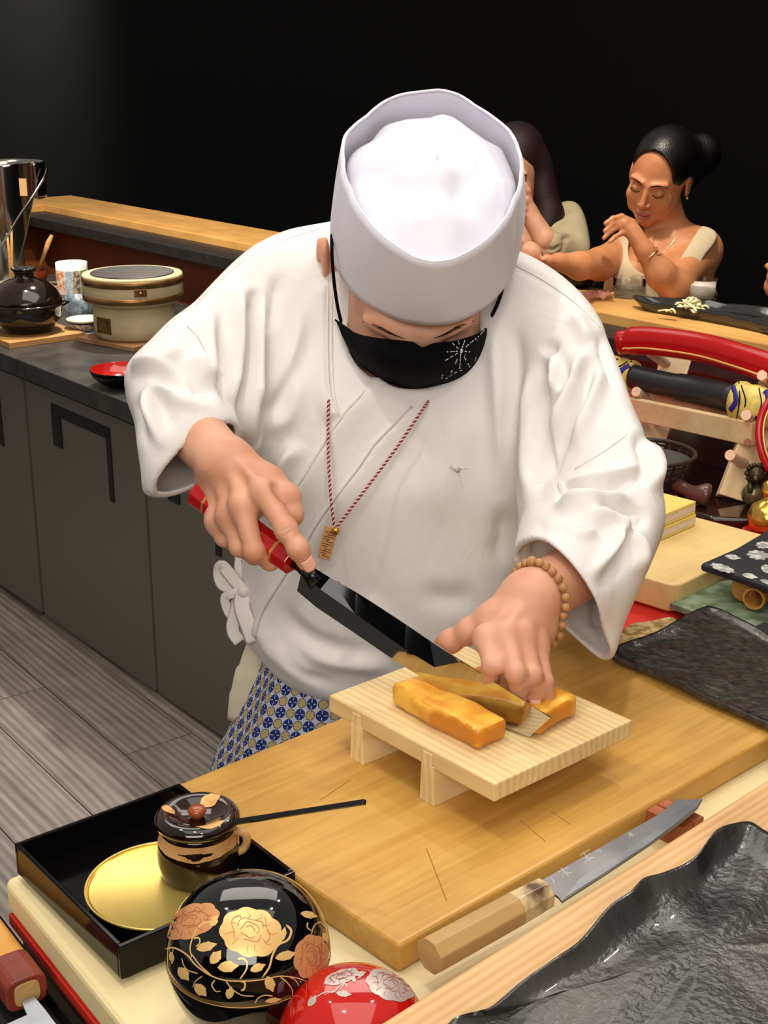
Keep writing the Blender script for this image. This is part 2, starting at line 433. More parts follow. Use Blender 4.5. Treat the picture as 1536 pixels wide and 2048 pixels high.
# ================================================================== FOREGROUND THINGS
# ---- omelette: left roll, block under the hand
m_egg = mat('yellow_omelette', (244, 190, 66), noise=(38, (226, 150, 40), .4, .62), bump=(70, .35), rough=.36, sss=.15, coat=.12)
m_eggside = mat('browned_omelette', (206, 128, 38), noise=(30, (240, 182, 72), .42, .6), bump=(60, .4), rough=.4, sss=.1)
def blob_box(L_, W_, H_, r, n=(18, 8, 5), wob=.0012, seed=0, sag=0):
    """rounded, slightly uneven block; origin at the centre of its base"""
    bm_v = {}; V = []; F = []
    def add(p):
        k = tuple(round(x, 7) for x in p)
        if k not in bm_v: bm_v[k] = len(V); V.append(p)
        return bm_v[k]
    N_ = n
    rng = [[-.5 + i / m for i in range(m + 1)] for m in N_]
    def pt(a, b, c):
        p = Vector((a * L_, b * W_, c * H_)); h = Vector((L_ / 2 - r, W_ / 2 - r, H_ / 2 - r))
        q = Vector((max(-h.x, min(h.x, p.x)), max(-h.y, min(h.y, p.y)), max(-h.z, min(h.z, p.z)))); d = p - q
        if d.length > 1e-9: p = q + d.normalized() * r
        nn = mnoise.noise_vector(p * 28 + Vector((seed, 0, 0))) * wob * 1.5 + mnoise.noise_vector(p * 90 + Vector((seed, 5, 0))) * wob * .5
        p = p + nn
        p.z -= sag * (abs(a) * 2) ** 4
        return (p.x, p.y, max(p.z, -H_ / 2) + H_ / 2)
    def face(fix, s, ia, ib):
        for i in range(N_[ia]):
            for j in range(N_[ib]):
                q = []
                for (u, v) in ((i, j), (i + 1, j), (i + 1, j + 1), (i, j + 1)):
                    c = [0, 0, 0]; c[fix] = s; c[ia] = rng[ia][u]; c[ib] = rng[ib][v]; q.append(add(pt(*c)))
                if s < 0: q = q[::-1]
                F.append(tuple(q))
    face(2, .5, 0, 1); face(2, -.5, 0, 1); face(0, .5, 1, 2); face(0, -.5, 1, 2)
    for s in (.5, -.5):
        for i in range(N_[0]):
            for j in range(N_[2]):
                q = []
                for (u, v) in ((i, j), (i + 1, j), (i + 1, j + 1), (i, j + 1)):
                    q.append(add(pt(rng[0][u], s, rng[2][v])))
                if s > 0: q = q[::-1]
                F.append(tuple(q))
    return V, F
EDGE_T = P(1060, 1474, 1.0235); EDGE_H = W(598, 1192, 1.33)
bd = Vector((EDGE_T.x - EDGE_H.x, EDGE_T.y - EDGE_H.y, 0)).normalized(); byaw = math.atan2(bd.y, bd.x)
bn = Vector((-bd.y, bd.x, 0))                               # away from the camera
A_ = P(785, 1392, 1.033); B_ = P(948, 1480, 1.033)
rd_ = (B_ - A_).normalized(); rn_ = Vector((-rd_.y, rd_.x, 0))
Lr = (B_ - A_).length + .008; cr = (A_ + B_) / 2 + rn_ * .0185
t = thing('rolled_omelette', 'golden cut strip of rolled omelette lying free in front of the blade', 'omelette', (cr.x, cr.y, 1.0225), math.atan2(rd_.y, rd_.x), 'pieces of rolled omelette')
def egg(t, L_, W_, H_, seed, nsl):
    o = obj('egg_layer', blob_box(L_, W_, H_, .007, n=(26, 12, 7), wob=.0016, seed=seed), m_egg, t, smooth=True)
    o.data.materials.append(m_eggside)
    for p in o.data.polygons:
        if abs(p.normal.z) < .75: p.material_index = 1
egg(t, Lr, .037, .022, 3, 1)
C_ = P(1163, 1387, 1.043)                                   # right corner of the block behind the blade
by3 = (math.atan2(rd_.y, rd_.x) + byaw) / 2; r3 = Vector((math.cos(by3), math.sin(by3), 0)); n3 = Vector((-r3.y, r3.x, 0))
cb2 = C_ - r3 * .054 - n3 * .032
t = thing('rolled_omelette', 'wide block of rolled omelette held down by the hand behind the blade', 'omelette', (cb2.x, cb2.y, 1.0225), by3, 'pieces of rolled omelette')
egg(t, .108, .060, .021, 9, 2)

# ---- lacquer tray
m_lacq = mat('black_lacquer', (8, 7, 7), rough=.09, spec=.2, coat=.05)
zr = .978
c, ya, sx_, sy_ = fitrect(P(247, 1899, zr), P(598, 1738, zr), P(376, 1562, zr), P(37, 1686, zr))
tr = thing('lacquer_tray', 'square black lacquer tray with raised sides left of the cutting board', 'tray', (c.x - .004, c.y - .002, .9455), ya); sx_ *= .975
def tray_ring(sx, sy, z0, z1, th):
    return cat(box(0, sy / 2 - th / 2, (z0 + z1) / 2, sx, th, z1 - z0), box(0, -sy / 2 + th / 2, (z0 + z1) / 2, sx, th, z1 - z0),
               box(sx / 2 - th / 2, 0, (z0 + z1) / 2, th, sy - 2 * th, z1 - z0), box(-sx / 2 + th / 2, 0, (z0 + z1) / 2, th, sy - 2 * th, z1 - z0))
for q in range(4):
    s = [(0, sy_ / 2 - .002, sx_, .004), (0, -sy_ / 2 + .002, sx_, .004), (sx_ / 2 - .002, 0, .004, sy_ - .008), (-sx_ / 2 + .002, 0, .004, sy_ - .008)][q]
    obj('side', box(s[0], s[1], .019, s[2], s[3], .028), m_lacq, tr, bevel=.0008)
obj('floor_panel', box(0, 0, .0065, sx_ - .008, sy_ - .008, .003), m_lacq, tr)
obj('foot_frame', tray_ring(sx_ - .012, sy_ - .012, 0, .005, .004), m_lacq, tr)
# ---- gold dish
m_gold = mat('gold_leaf', (244, 196, 84), noise=(55, (190, 130, 30), .38, .62), rough=.30, metal=.8, bump=(45, .8))
m_goldrim = mat('pale_gold_rim', (246, 216, 120), rough=.3, metal=.7)
dp = P(326, 1765, .969); R_ = .0605
t = thing('gold_dish', 'round gold leaf dish in the lacquer tray, jar standing on it', 'dish', (dp.x, dp.y, .9535))
def sauc(r): return .0025 + .0125 * max(0, (r / R_)) ** 2.6
prof = [(0.0, .0006), (.02, .0006), (.024, 0)] + [(R_ * a, sauc(R_ * a) - .0018) for a in (.5, .7, .85, 1.0)]
top = [(R_ * a, sauc(R_ * a)) for a in (1.0, .96, .9, .8, .7, .55, .4, .2, 0)]
obj('bowl', lathe(prof + top, 72), m_gold, t, smooth=True)
obj('rim', lathe([(R_ - .001, sauc(R_) - .0016), (R_ + .0006, sauc(R_) - .0008), (R_ + .0004, sauc(R_) + .0006), (R_ - .0012, sauc(R_) + .0003), (R_ - .001, sauc(R_) - .0016)], 72), m_goldrim, t, smooth=True)
# ---- sauce jar with ladle
m_jar = mat('dark_brown_glaze', (26, 13, 9), rough=.08, coat=.5)
m_jarlid = mat('red_brown_glaze', (48, 20, 12), rough=.07, coat=.6, noise=(20, (20, 10, 8)))
m_buff = mat('bare_buff_clay', (206, 160, 104), rough=.6, noise=(60, (176, 128, 74)), bump=(80, .4))
jp = P(401, 1762, .958); jz = .9565
t = thing('sauce_jar', 'small brown glazed sauce jar with lid and ladle on the gold dish', 'jar', (jp.x, jp.y, jz), math.radians(0))
S = .0345
jp_ = [(0, .0), (.022, 0), (.026, .003), (.0305, .012), (.033, .024), (.033, .034), (.031, .044), (.0285, .050), (.0285, .056), (.026, .056), (.026, .045), (.0, .03)]
obj('body', lathe(jp_, 48), m_jar, t, smooth=True)
zz = [(math.sin(i * 12.9898) * 43758.5453) % 1 for i in range(48)]
def band(r, z0, z1, wob, n=48, off=.0004):
    V = []; F = []
    for i in range(n + 1):
        a = 2 * math.pi * i / n
        V += [(math.cos(a) * r(z0), math.sin(a) * r(z0), z0 - wob * zz[i % n] - wob * math.sin(a * 3)), (math.cos(a) * r(z1), math.sin(a) * r(z1), z1)]
    for i in range(n): F.append((2 * i, 2 * i + 2, 2 * i + 3, 2 * i + 1))
    return V, F
obj('unglazed_band', band(lambda z: np.interp(z, [.034, .044, .050], [.0335, .0316, .0292]), .0405, .050, .0012), m_buff, t, smooth=True, label='buff unglazed band under the lid')
lid = obj('lid', lathe([(0, .053), (.027, .0535), (.0305, .0545), (.0335, .0575), (.0337, .061), (.031, .0645), (.0265, .066), (.022, .0648), (.017, .0615), (.009, .060), (0, .060)], 56), m_jarlid, t, smooth=True, label='dark glossy lid with gold patches')
obj('knob', lathe([(0, .060), (.005, .060), (.0062, .063), (.0075, .0655), (.0062, .0685), (.003, .0693), (0, .0694)], 24), mat('copper_brown_glaze', (150, 74, 36), rough=.25, coat=.3), lid, smooth=True)
m_gp = mat('gold_patch', (216, 164, 98), rough=.4, metal=.2)
def lidz(r): return float(np.interp(r, [.0, .009, .017, .022, .0265, .031, .0335], [.060, .060, .0615, .0648, .066, .0645, .061]))
def patch(cx, cy, ra, rb, ang, hfun, n=20, off=.0004):
    V = [(cx, cy, hfun(math.hypot(cx, cy)) + off)]; F = []
    rings = 4
    for q in range(1, rings + 1):
        for i in range(n):
            a = 2 * math.pi * i / n; rr = q / rings * (1 + .10 * math.sin(3 * a + ang) + .05 * math.sin(7 * a))
            x = math.cos(a) * ra * rr; y = math.sin(a) * rb * rr
            X = cx + x * math.cos(ang) - y * math.sin(ang); Y = cy + x * math.sin(ang) + y * math.cos(ang)
            V.append((X, Y, hfun(math.hypot(X, Y)) + off))
    for i in range(n): F.append((0, 1 + i, 1 + (i + 1) % n))
    for q in range(rings - 1):
        for i in range(n): F.append((1 + q * n + i, 1 + (q + 1) * n + i, 1 + (q + 1) * n + (i + 1) % n, 1 + q * n + (i + 1) % n))
    return V, F
for (a, b, ra, rb, an) in [(.0085, .0195, .0085, .0062, .6), (-.0235, .003, .0062, .004, -.6), (.0125, -.0205, .0105, .005, .35)]:
    obj('gold_patch', patch(a, b, ra, rb, an, lidz), m_gp, lid, smooth=True)
# handle lug at the right and ladle stick through the lip
obj('lug', tube(smoothpath([(.028, -.004, .050), (.036, -.002, .047), (.0385, -.001, .040), (.036, -.002, .033), (.031, -.004, .031)], 4), .0034, 10), m_buff, t, smooth=True)
m_stick = mat('black_lacquer_stick', (20, 19, 19), rough=.28)
j0 = Vector((jp.x + .004, jp.y, 1.0075)); j1 = W(730, 1604, 1.035)
lad = thing('ladle', 'slim black ladle handle sticking out of the brown sauce jar', 'ladle', jp + Vector((0, 0, .02)))
obj('handle', tube([j0, j0.lerp(j1, .3), j0.lerp(j1, .6), j1], [.0036, .0036, .0034, .0034], 4, flat=.8, up=(0, 0, 1)), m_stick, lad, world=True, bevel=.0007)

# ---- lidded lacquer bowls with peonies
m_bl = mat('black_bowl_lacquer', (8, 7, 7), rough=.05, coat=.7)
m_makie = mat('gold_makie', (232, 190, 122), rough=.36, metal=.25, spec=.5)
m_makie2 = mat('pink_gold_makie', (214, 150, 100), rough=.38, metal=.25)
m_rline = mat('red_brown_line', (176, 92, 58), rough=.5)
m_goldline = mat('gold_rim_line', (196, 150, 84), rough=.35, metal=.4)
def bowl(name, label, center, R, Hl, Hb, m, deco=True):
    t = thing(name, label, 'lidded bowl', (center.x, center.y, .94555), 0, 'lidded lacquer bowls with peonies')
    zs = Hb
    prof = [(0, .002), (R * .42, .002), (R * .44, 0), (R * .48, 0), (R * .50, .003)]
    prof += [(R * .985 * math.sin(a) ** .8, zs - (zs - .004) * math.cos(a)) for a in [math.radians(x) for x in (28, 36, 45, 54, 63, 72, 81, 90)]]
    prof += [(R * .97, zs + .001), (0, zs)]
    b = obj('bowl', lathe(prof, 72), m, t, smooth=True)
    lp = [(0, zs), (R * .97, zs), (R, zs)] + [(R * math.cos(a) ** .80, zs + Hl * math.sin(a) ** .95) for a in [math.radians(x) for x in range(6, 90, 6)]] + [(0, zs + Hl)]
    l = obj('lid', lathe(lp, 96), m, t, smooth=True)
    obj('rim_line', lathe([(R * .99, zs - .0004), (R * 1.003, zs - .0002), (R * 1.003, zs + .0003), (R * .99, zs + .0005), (R * .99, zs - .0004)], 96), m_goldline, l, smooth=True)
    def onlid(px, py, off=.00025):
        """point of the lid's own surface seen under the measured pixel"""
        r = ray(px, py); o_ = Vector((0, 0, ZC)); lo = None
        c3 = Vector((center.x, center.y, .94555))
        def f(p):
            q = p - c3; rr = math.hypot(q.x, q.y) / R; zz_ = (q.z - zs) / Hl
            if zz_ < 0: zz_ = abs(zz_) * .0
            return rr ** 2.5 + max(0, zz_) ** 2.105 - 1
        tt = (c3.z + zs + Hl * 1.3 - ZC) / r.z
        st = .0006; bt = (1e9, tt); hit = False
        for _ in range(400):
            tt += st; fv = f(o_ + r * tt)
            if fv < bt[0]: bt = (fv, tt)
            if fv < 0: hit = True; break
        a_, b_ = tt - st, tt
        if hit:
            for _ in range(18):
                m_ = (a_ + b_) / 2
                if f(o_ + r * m_) < 0: b_ = m_
                else: a_ = m_
        else:                                                # beyond the outline: wrap on to the nearest part of the lid
            q = o_ + r * bt[1] - Vector((c3.x, c3.y, c3.z + zs)); a_ = bt[1]
            for _ in range(30):
                if f(Vector((c3.x, c3.y, c3.z + zs)) + q) < 0: break
                q *= .995
            r_w = Vector((c3.x, c3.y, c3.z + zs)) + q
            return r_w + q.normalized() * off
        p = o_ + r * a_; q = (p - Vector((c3.x, c3.y, c3.z + zs)))
        nrm = Vector((q.x / R / R, q.y / R / R, max(q.z, 0) / Hl / Hl)).normalized()
        return p + nrm * off
    return t, l, onlid
def fillpoly(onlid, pts, off, rings=5):
    """fan of rings from the middle of an outline, every vertex lying on the lid"""
    n = len(pts); cx = sum(p[0] for p in pts) / n; cy = sum(p[1] for p in pts) / n
    V = [onlid(cx, cy, off)]; F = []
    for q in range(1, rings + 1):
        for (x, y) in pts: V.append(onlid(cx + (x - cx) * q / rings, cy + (y - cy) * q / rings, off))
    for i in range(n): F.append((0, 1 + (i + 1) % n, 1 + i))
    for q in range(rings - 1):
        for i in range(n): F.append((1 + q * n + i, 1 + q * n + (i + 1) % n, 1 + (q + 1) * n + (i + 1) % n, 1 + (q + 1) * n + i))
    return V, F
def stroke(onlid, pts, w0, w1, off, n=5):
    pp = [(p.x, p.y) for p in smoothpath([(a, b, 0) for a, b in pts], n)]; V = []; F = []; k = len(pp)
    for i, (x, y) in enumerate(pp):
        a = pp[max(0, i - 1)]; b = pp[min(k - 1, i + 1)]; dx, dy = b[0] - a[0], b[1] - a[1]; l = math.hypot(dx, dy) or 1
        t_ = i / (k - 1); w_ = (w0 + (w1 - w0) * t_) * (1 if .03 < t_ < .97 else .5)
        V += [onlid(x - dy / l * w_, y + dx / l * w_, off), onlid(x + dy / l * w_, y - dx / l * w_, off)]
    for i in range(k - 1): F.append((2 * i, 2 * i + 1, 2 * i + 3, 2 * i + 2))
    return V, F
def scallop(cx, cy, rx, ry, rot, k, amp=.09, n=56):
    out = []
    for i in range(n):
        a = 2 * math.pi * i / n; rr = 1 + amp * abs(math.sin(k * a / 2 + .4)) - amp * .5 + .05 * math.sin(2 * a + 1)
        x = math.cos(a) * rx * rr; y = math.sin(a) * ry * rr
        out.append((cx + x * math.cos(rot) - y * math.sin(rot), cy + x * math.sin(rot) + y * math.cos(rot)))
    return out
def petals(onlid, cx, cy, rx, ry, rot, off, w=.7, seed=1):
    rnd = random.Random(seed); ms = []
    def L(p): return (cx + (p[0] * rx * math.cos(rot) - p[1] * ry * math.sin(rot)), cy + (p[0] * rx * math.sin(rot) + p[1] * ry * math.cos(rot)))
    # heart of the peony: nested cupped petals, then lines running out to the notches
    for (r, a0, a1) in [(.16, -2.6, .4), (.3, -3.2, .6), (.3, .9, 2.7), (.46, -2.9, -.2), (.46, .3, 2.0), (.62, 2.4, 4.2), (.66, -.9, .7)]:
        pts = []
        for i in range(7):
            a = a0 + (a1 - a0) * i / 6; rr = r * (1 + .14 * math.sin(4 * a + r * 9))
            pts.append(L((math.cos(a) * rr - .05, math.sin(a) * rr - .1)))
        ms.append(stroke(onlid, pts, w, w, off, 3))
    for i in range(11):
        a = 2 * math.pi * i / 11 + rnd.uniform(-.15, .15); r0 = rnd.uniform(.45, .6); r1 = rnd.uniform(.78, .9)
        ms.append(stroke(onlid, [L((math.cos(a) * r0 - .05, math.sin(a) * r0 - .05)), L((math.cos(a + .12) * (r0 + r1) / 2, math.sin(a + .12) * (r0 + r1) / 2)), L((math.cos(a) * r1, math.sin(a) * r1))], w * .9, w * .5, off, 3))
    return cat(*ms)
def leaf(cx, cy, ln, wd_, rot):
    pts = []
    for i in range(16):
        t_ = i / 16 * 2; s = 1 if t_ <= 1 else -1; u = t_ if t_ <= 1 else 2 - t_
        x = -ln / 2 + ln * u; y = s * wd_ * math.sin(math.pi * u ** .8) * (1 + (.25 if .5 < u < .7 else 0))
        pts.append((cx + x * math.cos(rot) - y * math.sin(rot), cy + x * math.sin(rot) + y * math.cos(rot)))
    return pts
bc = P(497, 1908, 1.0055)
bt, bl, on = bowl('lidded_bowl', 'round black lacquer bowl with lid painted with gold peonies and vines', bc, .0562, .0530, .060, m_bl)
for (x, y, rx, ry, ro, k, mm, sd) in [(502, 1865, 59, 50, .1, 9, m_makie, 1), (382, 1843, 56, 33, -.42, 8, m_makie2, 2), (622, 1914, 33, 46, .25, 8, m_makie2, 3)]:
    f = obj('gold_peony', fillpoly(on, scallop(x, y, rx, ry, ro, k), .0003), mm, bl, world=True, smooth=True)
    obj('petal_lines', petals(on, x, y, rx, ry, ro, .00055, .62, sd), m_rline, f, world=True)
vines = [([(330, 1898), (350, 1896), (375, 1910), (392, 1930), (420, 1950), (450, 1960), (490, 1962), (530, 1958), (560, 1952), (590, 1955), (612, 1962)], 1.7, 1.0),
         ([(384, 1915), (381, 1895), (388, 1870), (402, 1850), (422, 1842)], 1.2, 1.6), ([(424, 1952), (400, 1930), (384, 1908)], 1.6, 1.2),
         ([(392, 1893), (400, 1886), (398, 1876), (388, 1877)], 1.0, 1.8), ([(480, 1958), (492, 1940), (494, 1925), (486, 1917), (476, 1918)], 1.3, 2.4),
         ([(524, 1955), (538, 1935), (545, 1910), (556, 1890), (575, 1880), (582, 1862), (572, 1850)], 1.8, 2.4),
         ([(364, 1916), (368, 1930), (376, 1940), (396, 1947)], .9, 1.2), ([(430, 1960), (424, 1970), (432, 1982), (442, 1982)], 1.6, .8),
         ([(480, 1962), (490, 1966), (488, 1978), (482, 1980)], 1.4, 2.2), ([(452, 1962), (465, 1978), (484, 1990), (508, 1992)], 1.3, 1.0),
         ([(560, 1953), (575, 1966), (584, 1980), (584, 1992)], 1.2, .7), ([(575, 1952), (590, 1960), (598, 1972)], 1.0, .7),
         ([(405, 1952), (392, 1962), (386, 1975)], 1.0, .8), ([(510, 2006), (516, 1996), (530, 1990), (545, 1992)], 1.0, 1.4),
         ([(622, 1868), (628, 1852), (640, 1845), (652, 1858)], 1.2, .8), ([(622, 1862), (614, 1855), (615, 1845)], 1.0, 1.6), ([(347, 1898), (345, 1912), (344, 1928)], .8, .8)]
obj('vine_scrolls', cat(*[stroke(on, v, a, b, .0003, 6) for v, a, b in vines]), m_makie, bl, world=True)
leaves = [(414, 1893, 44, 9, -.25), (432, 1914, 34, 10, -.9), (457, 1933, 44, 11, -.1), (516, 1935, 34, 8, -.4), (572, 1911, 46, 9, -.25), (566, 1868, 30, 6, -1.3),
          (368, 1948, 34, 10, .9), (402, 1980, 34, 10, .8), (460, 1985, 26, 8, -1.3), (540, 1968, 34, 10, 1.2), (546, 2000, 34, 5, -.15), (618, 1830, 36, 7, .2), (344, 1915, 24, 5, 1.4), (650, 1875, 22, 6, 1.2), (428, 1842, 26, 8, -1.0)]
for (x, y, l_, w_, ro) in leaves:
    obj('gold_leaf', fillpoly(on, leaf(x, y, l_, w_, ro), .0003, 3), m_makie, bl, world=True, smooth=True)
m_redl = mat('red_lacquer', (186, 24, 16), rough=.06, coat=.7)
m_silver = mat('silver_makie', (196, 180, 172), rough=.34, metal=.35)
m_silline = mat('silver_pink_line', (168, 96, 90), rough=.5)
rc = P(706, 2084, .975)
bt2, bl2, on2 = bowl('lidded_bowl', 'round red lacquer bowl with lid painted with silver peonies beside the ledge', rc, .0500, .046, .030, m_redl)
for (x, y, rx, ry, ro, k, sd) in [(782, 1970, 48, 32, .25, 9, 5), (683, 1954, 34, 14, -.35, 7, 6)]:
    f = obj('silver_peony', fillpoly(on2, scallop(x, y, rx, ry, ro, k), .0003), m_silver, bl2, world=True, smooth=True)
    obj('petal_lines', petals(on2, x, y, rx, ry, ro, .00055, .62, sd), m_silline, f, world=True)
obj('vine_scrolls', cat(*[stroke(on2, v, 1.2, 1.2, .0003, 6) for v in ([(634, 1994), (650, 1985), (668, 1984), (680, 1972), (690, 1966)], [(680, 1980), (690, 1968), (694, 1975)], [(715, 1958), (725, 1950), (724, 1944)])]), m_silver, bl2, world=True)
for (x, y, l_, w_, ro) in [(625, 2002, 28, 7, -.9), (688, 1988, 32, 6, .1), (708, 1960, 14, 4, 1.2), (722, 1948, 22, 5, -.3)]:
    obj('silver_leaf', fillpoly(on2, leaf(x, y, l_, w_, ro), .0003, 3), m_silver, bl2, world=True, smooth=True)

# ---- kitchen knife on the board edge
m_steel = mat('brushed_steel', (150, 150, 152), noise=(18, (118, 119, 122), .3, .7), rough=.33, metal=.9)
m_steel2 = mat('satin_bevel_steel', (176, 180, 184), noise=(26, (140, 144, 150), .3, .7), rough=.25, metal=.9)
m_ho = wood('magnolia_handle', (206, 170, 110), (170, 132, 78), (3, 60, 60), rough=.5, contrast=.5)
m_horn = mat('marbled_horn', (214, 188, 142), noise=(25, (90, 66, 44), .38, .5), rough=.25, coat=.3)
zk = .976
hA = P(858, 1920, zk - .003); hB = P(1095, 1783, zk)
kd = (hB - hA).normalized(); kyaw = math.atan2(kd.y, kd.x)
kn = thing('kitchen_knife', 'long steel knife with magnolia handle lying along the near side of the big board', 'knife', (hA.x, hA.y, .945), kyaw)
Lh = (hB - hA).length
def octbar(x0, x1, z, r0, r1, n=8, sy=1.0):
    return tube([(x0, 0, z), (x1, 0, z)], [r0, r1], n, up=(0, math.sin(math.pi / 8), math.cos(math.pi / 8)))
zc_ = zk - .945
obj('handle', octbar(0, Lh * .70, zc_, .0142, .0138), m_ho, kn, bevel=.001)
obj('ferrule', octbar(Lh * .70, Lh * .965, zc_, .0138, .0128), m_horn, kn, bevel=.0008)
I = Matrix.Rotation(-kyaw, 4, 'Z')
def kl(px, py, z=zk):
    p = I @ (P(px, py, z) - Vector((hA.x, hA.y, 0))); return (p.x, p.y)
spine = [kl(1076, 1766), kl(1200, 1697), kl(1320, 1629), kl(1352, 1602), kl(1405, 1600)]
edge = [kl(1396, 1616), kl(1368, 1640), kl(1300, 1690), kl(1210, 1750), kl(1124, 1805)]
neck = [kl(1116, 1795), kl(1104, 1788), kl(1090, 1789), kl(1084, 1790)]
obj('blade', prism(spine + edge + neck, zc_ - .0012, zc_ + .0012), m_steel, kn, bevel=.0003)
bev = [kl(1130, 1798), kl(1160, 1760), kl(1230, 1718), kl(1300, 1672), kl(1360, 1622), kl(1402, 1602), kl(1394, 1615), kl(1366, 1639), kl(1299, 1689), kl(1209, 1749)]
obj('bevel', prism(bev, zc_ + .0011, zc_ + .0016), m_steel2, kn)
m_eng = mat('bright_engraving', (226, 228, 228), rough=.4, metal=.5)
def glyph(cx, cy, s, strokes, rot):
    ms = []
    for st in strokes:
        pp = []
        for (a, b) in st:
            x = a * math.cos(rot) - b * math.sin(rot); y = a * math.sin(rot) + b * math.cos(rot)
            q = kl(cx + x * s, cy + y * s); pp.append((q[0], q[1], zc_ + .00125))
        ms.append(tube(pp, .00022, 4, flat=.4, up=(0, 0, 1)))
    return cat(*ms)
rt = -.52
g1 = [[(-1, -.6), (.9, -.4)], [(-.2, -1), (.3, 1)], [(-.9, .7), (0, -.1), (1, .8)]]
g2 = [[(-1, -.8), (1, -.9)], [(-.7, -.1), (.7, -.2)], [(-.2, -1), (0, 1)], [(-1, .9), (-.2, .1)], [(1, .8), (.1, .2)], [(-.6, .6), (.7, .5)]]
g3 = [[(-.7, -.7), (.7, -.7), (.7, .7), (-.7, .7), (-.7, -.7)], [(-.7, 0), (.7, 0)]]
g4 = [[(0, -1), (.4, .9)], [(-.3, .9), (.5, .8)]]
for g_ in ((1104, 1763, 7, g4), (1129, 1747, 11, g1), (1175, 1716, 12, g2), (1197, 1705, 6, g3), (1261, 1672, 5, g1)):
    obj('engraved_mark', glyph(*g_, rt), m_eng, kn)['kind'] = 'stuff'
# knife rest: two grooved copper-brown blocks under the blade tip
m_rest = mat('red_brown_wood_block', (184, 104, 62), noise=(40, (150, 78, 42)), rough=.45)
rp = P(1350, 1630, .965)
for q, (px, py) in enumerate([(1312, 1625), (1336, 1612)]):
    pass
t = thing('knife_rest', 'notched red-brown wooden rest under the tip of the long knife', 'knife rest', (rp.x, rp.y, .945), kyaw)
for q in (-1, 1):
    obj('block', box(q * .0075, .0, .011, .0135, .040, .022), m_rest, t, bevel=.001)
for o_ in [c_ for c_ in t.children]:
    pass

# ---- black tray with a knife at the lower left
m_slat = wood('black_stained_wood', (34, 33, 33), (16, 15, 15), (2, 80, 80), rough=.4, contrast=.6)
L0 = P(22, 1815, .90)
t = thing('black_wood_tray', 'black wooden tray in the lower left corner holding the short knife', 'tray')
yv = yl
dwn = e1; lft = Vector((-e1.y, e1.x, 0)); lft = -lft if lft.x > 0 else lft
org = P(20, 1812, .91) + lft * .012
t.location = (org.x, org.y, .88); t.rotation_euler = (0, 0, yv)
s_ = 1 if (Matrix.Rotation(-yv, 4, 'Z') @ lft).y > 0 else -1
obj('floor_panel', box(.17, s_ * .15, .012, .34, .30, .012), m_slat, t)
obj('rim', box(.17, s_ * .004, .017, .348, .008, .030), m_lacq, t, bevel=.001)
obj('rim', box(-.004, s_ * .15, .017, .008, .30, .030), m_lacq, t, bevel=.001)
obj('stand', box(.17, s_ * .15, -.437, .30, .26, .884), m_dark, t)
# its knife
hz = .90 + .018
a0, a1 = P(-30, 1868, hz), P(52, 1980, hz)
d2 = (a1 - a0).normalized(); y2 = math.atan2(d2.y, d2.x)
k2 = thing('kitchen_knife', 'short wide knife with yellow handle and red wood ferrule on the black tray', 'knife', (a0.x, a0.y, .8985), y2)
m_yh = wood('yellow_handle_wood', (238, 178, 84), (214, 146, 56), (3, 50, 50), rough=.45)
m_rf = mat('red_wood_ferrule', (140, 58, 40), noise=(30, (110, 42, 30)), rough=.4)
L2 = (a1 - a0).length
def roundbar(x0, x1, z, hy, hz_):
    prof = [(math.copysign(abs(math.cos(a)) ** .55, math.cos(a)) * hy, math.copysign(abs(math.sin(a)) ** .55, math.sin(a)) * hz_) for a in [2 * math.pi * i / 24 for i in range(24)]]
    V = [(x, p[0], z + p[1]) for x in (x0, x1) for p in prof]
    return V, [tuple(range(24))[::-1], tuple(range(24, 48))] + [(i, (i + 1) % 24, 24 + (i + 1) % 24, 24 + i) for i in range(24)]
obj('handle', roundbar(-.08, L2 * .58, .018, .0155, .0125), m_yh, k2, bevel=.001)
obj('ferrule', roundbar(L2 * .58, L2 * 1.02, .018, .0165, .0135), m_rf, k2, bevel=.0015)
obj('tang_seat', roundbar(L2 * 1.02, L2 * 1.03, .018, .010, .0095), m_ho, k2)
J = Matrix.Rotation(-y2, 4, 'Z')
def k2l(px, py): 
    p = J @ (P(px, py, .9165) - Vector((a0.x, a0.y, 0))); return (p.x, p.y)
obj('blade', prism([k2l(42, 2005), k2l(68, 1994), k2l(90, 2020), k2l(150, 2100), k2l(180, 2200), k2l(90, 2200), k2l(10, 2052), k2l(54, 2032)], .0168, .0192), mat('hammered_steel', (170, 174, 178), noise=(22, (130, 136, 142), .3, .7), rough=.28, metal=.85), k2, bevel=.0003)

